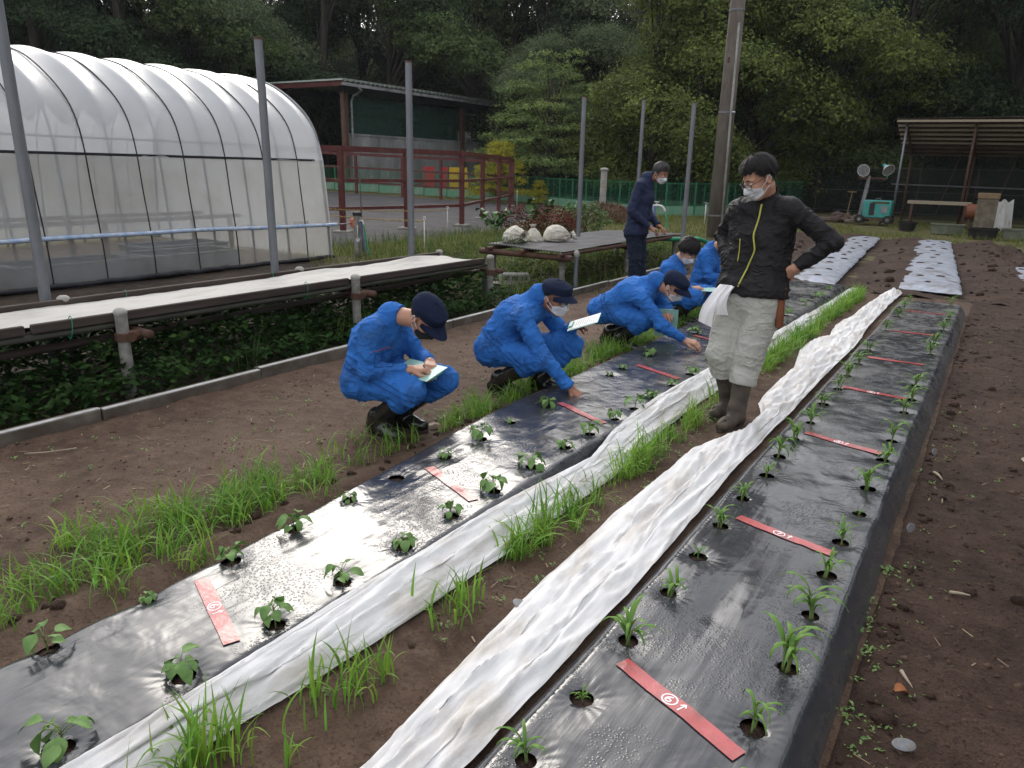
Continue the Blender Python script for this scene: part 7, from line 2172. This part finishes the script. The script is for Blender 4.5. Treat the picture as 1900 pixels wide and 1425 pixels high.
def clipboard(quad, label, paper_lines=9, clip_edge=0, group='clipboards'):
    """quad: four world corners, going round; clip on the edge between corner 0 and 1"""
    q = [A3(p) for p in quad]
    o = q[0]; ex = unit(q[1] - q[0]); n = unit(np.cross(q[1] - q[0], q[3] - q[0])); ey = np.cross(n, ex)
    w = np.linalg.norm(q[1] - q[0]); h = np.linalg.norm(q[3] - q[0])
    t = thing('clipboard', tuple(o), label, 'clipboard', group)
    Mx = np.stack([ex, ey, n], 1)
    def bx(b, c, d): b.box(Mx @ A3(c), d, M=Mx)
    b = MB(); bx(b, (w / 2, h / 2, 0), (w, h, .004)); b.build('board', M['clip'], t)
    b = MB(); bx(b, (w / 2, h / 2 - .006, .0035), (w * .90, h * .90, .0016)); pp = b.build('paper', M['paper'], t)
    b = MB()
    for k in range(paper_lines):
        bx(b, (w / 2 - .008 * (k % 3), h * (.84 - .075 * k), .0048), (w * (.72 - .05 * (k % 3)), .0022, .0006))
    b.build('text_lines', M['ink'], pp)
    b = MB(); bx(b, (w / 2, .016, .010), (w * .52, .026, .010)); bx(b, (w / 2, .008, .006), (w * .62, .016, .008)); b.build('clip', M['clipdark'], t)
    return t, Mx

D = math.radians
JT = {'p1': {'hipR': [-3.048, 3.018, 0.309], 'hipL': [-3.165, 3.183, 0.292], 'pelvis': [-3.128, 3.098, 0.301], 'kneeR': [-2.657, 3.023, 0.312], 'kneeL': [-2.667, 3.324, 0.293], 'ankR': [-2.987, 3.027, 0.067], 'toeR': [-2.879, 3.042, -0.008], 'ankL': [-2.986, 3.219, 0.038], 'toeL': [-2.874, 3.234, 0.028], 'shR': [-2.917, 2.956, 0.672], 'shL': [-3.022, 3.284, 0.643], 'neck': [-2.93, 3.126, 0.746], 'head': [-2.66, 3.164, 0.743], 'visor': [-2.582, 3.175, 0.602], 'elR': [-2.916, 2.926, 0.428], 'wrR': [-2.698, 3.077, 0.438], 'handR': [-2.651, 3.124, 0.443], 'elL': [-2.933, 3.327, 0.413], 'wrL': [-2.732, 3.254, 0.441], 'handL': [-2.66, 3.214, 0.451]}, 'p2': {'hipR': [-2.916, 4.171, 0.295], 'hipL': [-2.986, 4.362, 0.308], 'pelvis': [-2.963, 4.264, 0.31], 'kneeR': [-2.472, 4.168, 0.222], 'kneeL': [-2.462, 4.556, 0.331], 'ankR': [-2.887, 4.176, 0.074], 'toeR': [-2.771, 4.197, 0.025], 'ankL': [-2.709, 4.431, 0.039], 'toeL': [-2.555, 4.458, 0.002], 'shR': [-2.606, 4.134, 0.591], 'shL': [-2.684, 4.506, 0.611], 'neck': [-2.611, 4.326, 0.73], 'head': [-2.491, 4.347, 0.715], 'visor': [-2.301, 4.381, 0.728], 'elR': [-2.454, 4.13, 0.341], 'wrR': [-2.263, 4.184, 0.148], 'handR': [-2.185, 4.198, 0.101], 'elL': [-2.561, 4.589, 0.392], 'wrL': [-2.497, 4.57, 0.513], 'handL': [-2.421, 4.543, 0.528]}, 'p3': {'hipR': [-2.925, 5.932, 0.329], 'hipL': [-2.974, 6.128, 0.335], 'pelvis': [-2.963, 6.029, 0.33], 'kneeR': [-2.474, 5.921, 0.285], 'kneeL': [-2.521, 6.238, 0.283], 'ankR': [-2.731, 5.959, 0.098], 'toeR': [-2.581, 5.972, 0.017], 'ankL': [-2.981, 6.128, 0.094], 'toeL': [-2.868, 6.137, 0.035], 'shR': [-2.518, 5.887, 0.507], 'shL': [-2.547, 6.246, 0.555], 'neck': [-2.466, 6.072, 0.648], 'head': [-2.297, 6.087, 0.611], 'visor': [-2.138, 6.101, 0.546], 'elR': [-2.286, 5.867, 0.295], 'wrR': [-2.09, 5.904, 0.193], 'handR': [-2.015, 5.911, 0.188], 'elL': [-2.448, 6.275, 0.312], 'wrL': [-2.389, 6.179, 0.309], 'handL': [-2.364, 6.141, 0.319]}, 'man': {'hipR': [-1.355, 4.749, 0.774], 'hipL': [-1.153, 4.628, 0.814], 'pelvis': [-1.256, 4.679, 0.847], 'kneeR': [-1.382, 4.657, 0.459], 'kneeL': [-1.166, 4.615, 0.494], 'ankR': [-1.346, 4.745, 0.107], 'toeR': [-1.358, 4.675, 0.015], 'ankL': [-1.184, 4.629, 0.075], 'toeL': [-1.226, 4.503, -0.03], 'shR': [-1.432, 4.776, 1.383], 'shL': [-1.062, 4.687, 1.415], 'neck': [-1.241, 4.763, 1.438], 'head': [-1.271, 4.597, 1.566], 'chin': [-1.275, 4.572, 1.418], 'elR': [-1.538, 4.922, 1.187], 'wrR': [-1.446, 4.756, 1.054], 'handR': [-1.407, 4.804, 1.018], 'elL': [-0.823, 4.718, 1.215], 'wrL': [-1.021, 4.746, 1.09], 'handL': [-1.073, 4.736, 1.013]}, 'p4': {'hipR': [-2.854, 7.338, 0.269], 'hipL': [-2.908, 7.534, 0.272], 'pelvis': [-2.893, 7.435, 0.275], 'kneeR': [-2.594, 7.31, 0.303], 'kneeL': [-2.59, 7.622, 0.326], 'ankR': [-2.713, 7.35, 0.144], 'toeR': [-2.612, 7.359, 0.12], 'ankL': [-2.729, 7.55, 0.142], 'toeL': [-2.632, 7.558, 0.123], 'shR': [-2.848, 7.278, 0.61], 'shL': [-2.879, 7.597, 0.634], 'neck': [-2.81, 7.442, 0.677], 'head': [-2.693, 7.452, 0.782], 'elR': [-2.755, 7.246, 0.384], 'wrR': [-2.65, 7.406, 0.399], 'handR': [-2.617, 7.439, 0.421], 'elL': [-2.824, 7.642, 0.387], 'wrL': [-2.661, 7.535, 0.382], 'handL': [-2.618, 7.499, 0.391]}, 'p5': {'hipR': [-2.819, 8.25, 0.24], 'hipL': [-2.863, 8.45, 0.237], 'pelvis': [-2.847, 8.35, 0.238], 'kneeR': [-2.479, 8.2, 0.327], 'kneeL': [-2.488, 8.51, 0.321], 'ankR': [-2.653, 8.25, 0.145], 'toeR': [-2.536, 8.25, 0.121], 'ankL': [-2.681, 8.45, 0.14], 'toeL': [-2.563, 8.45, 0.128], 'shR': [-2.774, 8.18, 0.688], 'shL': [-2.79, 8.52, 0.704], 'neck': [-2.737, 8.35, 0.752], 'head': [-2.601, 8.35, 0.835], 'elR': [-2.674, 8.15, 0.43], 'wrR': [-2.54, 8.27, 0.455], 'handR': [-2.489, 8.3, 0.469], 'elL': [-2.719, 8.55, 0.433], 'wrL': [-2.554, 8.43, 0.462], 'handL': [-2.492, 8.39, 0.472]}, 'nv': {'hipR': [-3.977, 8.891, 0.812], 'hipL': [-4.005, 9.089, 0.813], 'pelvis': [-3.995, 8.989, 0.861], 'kneeR': [-3.939, 8.896, 0.479], 'kneeL': [-3.951, 9.097, 0.475], 'ankR': [-3.932, 8.897, 0.181], 'ankL': [-3.928, 9.1, 0.174], 'shR': [-3.902, 8.821, 1.413], 'shL': [-3.954, 9.177, 1.423], 'neck': [-3.879, 9.006, 1.506], 'head': [-3.724, 9.028, 1.562], 'elR': [-3.961, 8.742, 1.092], 'wrR': [-3.75, 8.872, 0.896], 'handR': [-3.718, 8.907, 0.869], 'elL': [-3.968, 9.236, 1.089], 'wrL': [-3.738, 9.127, 0.897], 'handL': [-3.678, 9.095, 0.875]}}
def J_(k, **over):
    j = {a: A3(v) for a, v in JT[k].items()}
    for a, v in over.items(): j[a] = A3(v)
    if 'chest' not in j: j['chest'] = lerp(j['pelvis'], j['neck'], .66)
    return j
F = lambda phi: A3((math.cos(D(phi)), math.sin(D(phi)), 0))
Lf = lambda phi: A3((-math.sin(D(phi)), math.cos(D(phi)), 0))

# ---- standing person in black jacket
f, l = F(-100), Lf(-100)
j = J_('man')
j['pelvis'] = A3((-1.255, 4.70, .86)); j['hipR'] = A3((-1.352, 4.71, .80)); j['hipL'] = A3((-1.158, 4.665, .80)); j['chest'] = A3((-1.255, 4.765, 1.20)); j['neck'] = A3((-1.245, 4.75, 1.435))
j['shR'] = A3((-1.415, 4.775, 1.365)); j['shL'] = A3((-1.08, 4.70, 1.385))
j['kneeR'] = A3((-1.385, 4.615, .455)); j['kneeL'] = A3((-1.205, 4.60, .46))
j['ankR'] = A3((-1.345, 4.76, .095)); j['ankL'] = A3((-1.225, 4.55, .095)); j['toeR'] = j['ankR'] + A3((-.05, -.2, 0)); j['toeL'] = j['ankL'] + A3((-.045, -.2, 0))
j['wrR'] = A3((-1.43, 4.70, 1.02)); j['elR'] = A3((-1.535, 4.90, 1.185))
j['elL'] = A3((-.82, 4.73, 1.20)); j['wrL'] = A3((-1.01, 4.67, 1.03))
man = person('person standing in black zip jacket and pale trousers, hands on hips, looking down', (-1.28, 4.68, 0), j, (-1.275, 4.635, 1.558), unit(f * 1.0 - l * .62 + A3((0, 0, -.72))),
       dict(top='blackcloth', bottom='beige', mask='mask', glasses=True, hair='hair', hair_style='short', hem=((-1.255, 4.70, .845), (0, 0, -1)), waist=((-1.25, 4.70, .93), (0, 0, 1)), collar=.55, puff=.010, leg_r=(.118, .098, .092, .088),
            leg_cut={'R': .42, 'L': .50}, boot_top=.70, split_toe=True, wrinkle=.010, wrinkle_leg=.013, seed=4, cuff=.94), dict(
       R=dict(d=unit(A3((.45, .35, -.75))), n=A3((.6, .6, .4)), side=1, curl=.35, thumb=.3), L=dict(d=unit(A3((-.75, -.05, -.62))), n=A3((-.4, .8, .2)), side=-1, curl=.45, thumb=.3)),
       h_body=.006, h_cloth=.009, boots=('rubber_mud', 'rubber_mud'))
zp = [(-1.262, 4.1, 1.405), (-1.265, 4.1, 1.34), (-1.282, 4.1, 1.22), (-1.262, 4.1, 1.13), (-1.288, 4.1, 1.05), (-1.325, 4.1, .90)]
strip_on(man, zp, (0.03, 1, 0), .0055, 'zip', 'zip', .004)
strip_on(man, [(-1.405, 4.1, 1.19), (-1.40, 4.1, 1.05)], (0.1, 1, 0), .003, 'zip', 'pocket_zip', .003)
tw = thing('towel', (-1.40, 4.62, .92), 'white towel hanging from the right hip of the standing person', 'towel')
def strand(a0, a1, b0, b1, sg):
    U, V_ = np.meshgrid(np.linspace(0, 1, 26), np.linspace(0, 1, 20), indexing='ij')
    P = (A3(a0)[None, None] * (1 - V_[..., None]) + A3(a1) * V_[..., None]) * (1 - U[..., None]) + (A3(b0)[None, None] * (1 - V_[..., None]) + A3(b1) * V_[..., None]) * U[..., None]
    wv = .009 * np.sin(V_ * 9 + U * 3.5 + sg) + .003 * np.sin(V_ * 21 + sg * 2 + U * 4)
    P = P + A3((.3, -.9, .1)) * wv[..., None] + A3((-.02, -.035, 0)) * np.sin(U * PI)[..., None]
    b = MB(); b.sheet(P - A3((-1.40, 4.62, .92)), .004); return b
strand((-1.435, 4.60, .90), (-1.345, 4.565, .905), (-1.515, 4.49, .665), (-1.425, 4.475, .64), 0).build('long_fold', M['towel'], tw, True)
strand((-1.375, 4.56, .905), (-1.325, 4.55, .90), (-1.405, 4.50, .72), (-1.335, 4.50, .725), 1).build('short_fold', M['towel'], tw, True)
ht = thing('tool_sheath', (-1.055, 4.615, .86), 'tan leather tool sheath on the left hip of the standing person', 'sheath')
b = MB(); b.tube([(0, 0, .0), (.006, 0, -.10), (.014, .0, -.175), (.012, 0, -.20)], [.028, .027, .024, .010], 12); b.box((0, .01, .02), (.05, .012, .07)); b.build('pouch', M['leather'], ht, 'auto')
b = MB(); b.tube([(0, 0, -.01), (-.004, -.006, .05)], .012, 8); b.build('tool_handle', M['rust'], ht, True)
strip_on(dict(march=man['march'], f=lambda P: smin(sd_cone(P, j['hipL'], j['kneeL'], .120, .098), sd_cone(P, j['kneeL'], j['ankL'], .09, .08), .03), addb=man['addb']), [(-1.11, 4.2, .76), (-1.045, 4.25, .76), (-1.03, 4.25, .66), (-1.10, 4.2, .655)], (-.1, 1, 0), .0022, 'beige', 'thigh_pocket', .002)

# ---- first crouching person, black mask, writing
f, l = F(8), Lf(8)
j = J_('p1', hipR=(-3.060, 3.02, .325), hipL=(-3.085, 3.20, .325), pelvis=(-3.085, 3.11, .34), chest=(-3.02, 3.12, .575), neck=(-2.895, 3.126, .735), kneeR=(-2.665, 3.015, .335), kneeL=(-2.665, 3.31, .335), ankR=(-2.965, 3.03, .10), ankL=(-2.95, 3.215, .10), toeR=(-2.75, 3.0, .02), toeL=(-2.73, 3.25, .02), elL=(-2.87, 3.33, .44))
j['wrR'] = A3((-2.715, 3.055, .448)); j['wrL'] = A3((-2.72, 3.245, .452))
p1 = person('person crouching in blue coveralls with black mask, writing on a clipboard', (-2.96, 3.12, 0), j, j['head'] + A3((-.022, 0, .0)), unit(f * .66 + A3((.02, -.16, -.80))),
       dict(onepiece=True, top='blue', mask='mask_black', cap=True, hair='hair', hair_style='capped', collar=.30, puff=.008, leg_cut={'R': .44, 'L': .44}, boot_top=.76, seed=11, wrinkle=.012, build=.96), dict(
       R=dict(d=unit(A3((.62, .62, .05))), n=A3((.05, .3, -.95)), side=1, curl=.55, thumb=.8), L=dict(d=unit(A3((.55, -.62, -.05))), n=A3((.1, -.3, -.95)), side=-1, curl=.35, thumb=.6)), group='people crouching in blue coveralls')
seams(p1, l)
for q_ in ([(-2.60, 2.68, .56), (-2.52, 2.75, .565), (-2.53, 2.75, .49), (-2.61, 2.68, .485), (-2.60, 2.68, .56)],):
    strip_on(p1, q_, (-.72, .68, -.05), .0018, 'seam', 'chest_pocket', .001)
strip_on(p1, [(-2.62, 2.66, .575), (-2.575, 2.70, .580), (-2.53, 2.74, .582)], (-.72, .68, -.05), .0022, 'orange_line', 'pocket_piping', .002)
c1 = clipboard([(-2.560, 3.215, .452), (-2.615, 3.020, .405), (-2.845, 3.005, .395), (-2.800, 3.21, .445)][0:1] + [(-2.570, 3.035, .405), (-2.875, 3.01, .395), (-2.865, 3.20, .443)], 'clipboard with white sheet resting on the knees of the nearest crouching person')[0]
t_ = p1['tips']['R']
b = MB(); a0 = lerp(t_[0], t_[4], .5); b.tube([a0 + A3((.012, .010, -.018)), a0 + A3((-.035, -.012, .085))], .0042, 8); tag(b.build('pen', M['black'], None, True), 'dark pen in the right hand of the nearest crouching person', 'pen')

# ---- second crouching person, glasses, pointing with a blue pen
f, l = F(10), Lf(10)
j = J_('p2', hipR=(-2.915, 4.185, .325), hipL=(-2.945, 4.365, .325), pelvis=(-2.945, 4.275, .34), chest=(-2.80, 4.31, .56), kneeR=(-2.50, 4.15, .31), kneeL=(-2.46, 4.55, .345), ankR=(-2.86, 4.185, .10), ankL=(-2.665, 4.43, .09), toeR=(-2.66, 4.21, .02), toeL=(-2.47, 4.47, .02), shR=(-2.635, 4.135, .595), shL=(-2.69, 4.49, .61), wrL=(-2.47, 4.56, .495), elL=(-2.56, 4.62, .385))
p2 = person('person crouching in blue coveralls with glasses, pointing a blue pen at a seedling', (-2.78, 4.28, 0), j, j['head'] + A3((-.005, 0, .008)), unit(f * .90 + A3((.05, -.38, -.27))),
       dict(onepiece=True, top='blue', mask='mask', cap=True, glasses=True, hair='hair', hair_style='capped', skin='skin_tan', collar=.45, puff=.012, leg_cut={'R': .42, 'L': .46}, boot_top=.78, seed=21, wrinkle=.013, build=1.03), dict(
       R=dict(d=unit(A3((.62, .10, -.42))), n=A3((-.5, .1, -.8)), side=1, curl=.62, thumb=.9, lens=(1.15, 1, 1, 1)), L=dict(d=unit(A3((.75, -.45, .15))), n=A3((.0, -.35, -.9)), side=-1, curl=.15, thumb=.8)), group='people crouching in blue coveralls')
t_ = p2['tips']['R']
a0 = lerp(t_[0], t_[4], .5)
b = MB(); e_ = unit(A3((.86, .18, -.26))); b.tube([a0 - e_ * .05, a0 + e_ * .085, a0 + e_ * .095], [.0045, .0045, .0015], 8); tag(b.build('pen', M['pen'], None, True), 'blue pen pointing at a bean seedling in the second crouching person\'s hand', 'pen')
seams(p2, l)
strip_on(p2, [(-3.02, 3.9, .30), (-2.99, 3.9, .265)], (-.1, 1, 0), .006, 'tagcol', 'hip_tag', .001)
clipboard([(-2.385, 4.60, .535), (-2.42, 4.40, .525), (-2.475, 4.31, .385), (-2.66, 4.40, .40)][0:0] + [(-2.475, 4.555, .525), (-2.395, 4.345, .50), (-2.17, 4.40, .585), (-2.27, 4.60, .60)], 'clipboard with white sheet held out by the crouching person in glasses')

# ---- third crouching person
f, l = F(5), Lf(5)
j = J_('p3', hipR=(-2.925, 5.94, .345), hipL=(-2.95, 6.13, .345), pelvis=(-2.955, 6.035, .36), chest=(-2.70, 6.06, .52), kneeR=(-2.485, 5.915, .315), kneeL=(-2.50, 6.24, .315), ankR=(-2.735, 5.96, .10), ankL=(-2.93, 6.14, .11), toeR=(-2.53, 5.975, .02), toeL=(-2.74, 6.16, .03), wrL=(-2.40, 6.15, .34), elL=(-2.44, 6.30, .36))
p3 = person('person crouching in blue coveralls, bent low and reaching towards the standing person', (-2.74, 6.05, 0), j, j['head'] + A3((-.005, 0, .004)), unit(f * .80 + A3((.05, -.22, -.62))),
       dict(onepiece=True, top='blue', mask='mask', cap=True, hair='hair', hair_style='capped', collar=.42, puff=.008, leg_cut={'R': .46, 'L': .44}, boot_top=.76, seed=31, wrinkle=.012), dict(
       R=dict(d=unit(A3((.93, .08, -.10))), n=A3((.0, .3, -.95)), side=1, curl=.42, thumb=.7, lens=(1.25, 1, 1, 1)), L=dict(d=unit(A3((.35, -.6, .1))), n=A3((.4, .0, -.9)), side=-1, curl=.4, thumb=.6)), group='people crouching in blue coveralls', h_body=.0075, h_cloth=.011)
t_ = p3['tips']['R']; a0 = lerp(t_[0], t_[4], .4); e_ = unit(A3((.9, .2, .0)))
b = MB(); b.tube([a0 - e_ * .05, a0 + e_ * .08, a0 + e_ * .09], [.0045, .0045, .0015], 8); tag(b.build('pen', M['redpen'], None, True), 'red pen in the outstretched hand of the third crouching person', 'pen')
clipboard([(-2.46, 6.10, .40), (-2.27, 6.16, .40), (-2.25, 6.18, .155), (-2.44, 6.12, .155)], 'clipboard held upright against the knees of the third crouching person')
seams(p3, l)
strip_on(p3, [(-2.99, 5.6, .275), (-2.95, 5.6, .27)], (-.1, 1, 0), .007, 'tagcol', 'hip_tag', .001)

# ---- fourth, bare headed with a bob, and fifth behind the man
j = J_('p4', pelvis=(-2.93, 7.44, .30), hipR=(-2.90, 7.35, .29), hipL=(-2.93, 7.53, .29), kneeR=(-2.53, 7.30, .335), kneeL=(-2.52, 7.62, .345), ankR=(-2.76, 7.35, .10), ankL=(-2.76, 7.54, .10), toeR=(-2.56, 7.36, .02), toeL=(-2.56, 7.56, .02))
for k_ in ('wrR', 'wrL'): j[k_] = j[k_] + A3((.04, 0, .01))
person('person in blue coveralls with black bobbed hair and white mask, crouching over a clipboard', (-2.78, 7.45, 0), j, j['head'] + A3((-.01, 0, .0)), unit(A3((.74, -.30, -.60))),
       dict(onepiece=True, top='blue', mask='mask', hair='hair', hair_style='bob', collar=.35, leg_cut={'R': .4, 'L': .4}, boot_top=.76, seed=41, wrinkle=.012, build=.9), dict(
       R=dict(d=unit(A3((.75, .4, .1))), n=A3((.0, .3, -.95)), side=1, curl=.45), L=dict(d=unit(A3((.75, -.4, .1))), n=A3((.0, -.3, -.95)), side=-1, curl=.4)), group='people crouching in blue coveralls', h_body=.0085, h_cloth=.012)
clipboard([(-2.36, 7.60, .415), (-2.36, 7.40, .40), (-2.62, 7.38, .385), (-2.62, 7.58, .40)], 'dark edged clipboard on the knees of the bob haired croucher')
j = J_('p5', pelvis=(-2.86, 8.36, .28), hipR=(-2.83, 8.26, .27), hipL=(-2.86, 8.45, .27), kneeR=(-2.42, 8.2, .345), kneeL=(-2.42, 8.51, .35), ankR=(-2.66, 8.25, .10), ankL=(-2.66, 8.45, .10), toeR=(-2.46, 8.25, .02), toeL=(-2.46, 8.45, .02))
person('person in blue coveralls and white mask crouching half hidden behind the standing person', (-2.66, 8.36, 0), j, j['head'], unit(A3((.84, -.18, -.42))),
       dict(onepiece=True, top='blue', mask='mask', cap=True, hair='hair', hair_style='capped', collar=.35, leg_cut={'R': .4, 'L': .4}, boot_top=.76, seed=51, wrinkle=.012, build=.95), dict(
       R=dict(d=unit(A3((.75, .4, .1))), n=A3((.0, .3, -.95)), side=1, curl=.45), L=dict(d=unit(A3((.75, -.4, .1))), n=A3((.0, -.3, -.95)), side=-1, curl=.4)), group='people crouching in blue coveralls', h_body=.0085, h_cloth=.012)

# ---- standing worker in navy
j = J_('nv')
k_ = A3((-3.92, 9.0, 0))
j['toeR'] = j['ankR'] + A3((.2, .02, 0)); j['toeL'] = j['ankL'] + A3((.2, .02, 0))
j['ankR'][2] = .09; j['ankL'][2] = .09
j['chest'] = lerp(j['pelvis'], j['neck'], .64) + A3((-.015, 0, 0))
nv = person('person standing in navy work clothes with greying hair, holding a thin rod', tuple(k_), j, j['head'] + A3((.0, 0, .0)), unit(A3((.80, -.26, -.40))),
       dict(top='navy', bottom='navy_trouser', mask='mask', hair='hair_grey', hair_style='short', skin='skin_tan', hem=(tuple(j['pelvis'] + A3((0, 0, -.075))), (0, 0, -1)), waist=(tuple(j['pelvis'] + A3((0, 0, .06))), (0, 0, 1)), collar=.55, puff=.012, leg_r=(.108, .088, .084, .078), leg_cut={'R': .9, 'L': .9}, boot_top=.3, seed=61, wrinkle=.011, cuff=.93), dict(
       R=dict(d=unit(A3((.72, .5, -.3))), n=A3((.1, .2, -.9)), side=1, curl=.5, thumb=.7), L=dict(d=unit(A3((.75, -.35, -.15))), n=A3((.1, -.3, -.9)), side=-1, curl=.45, thumb=.6)), h_body=.0075, h_cloth=.011)
a0 = nv['tips']['L'][1]; b = MB(); b.tube([a0 + A3((-.12, -.03, -.01)), a0 + A3((.20, .10, .005))], .004, 7); tag(b.build('thin_rod', M['rust'], None, True), 'thin dark rod held in the hands of the navy worker', 'rod')
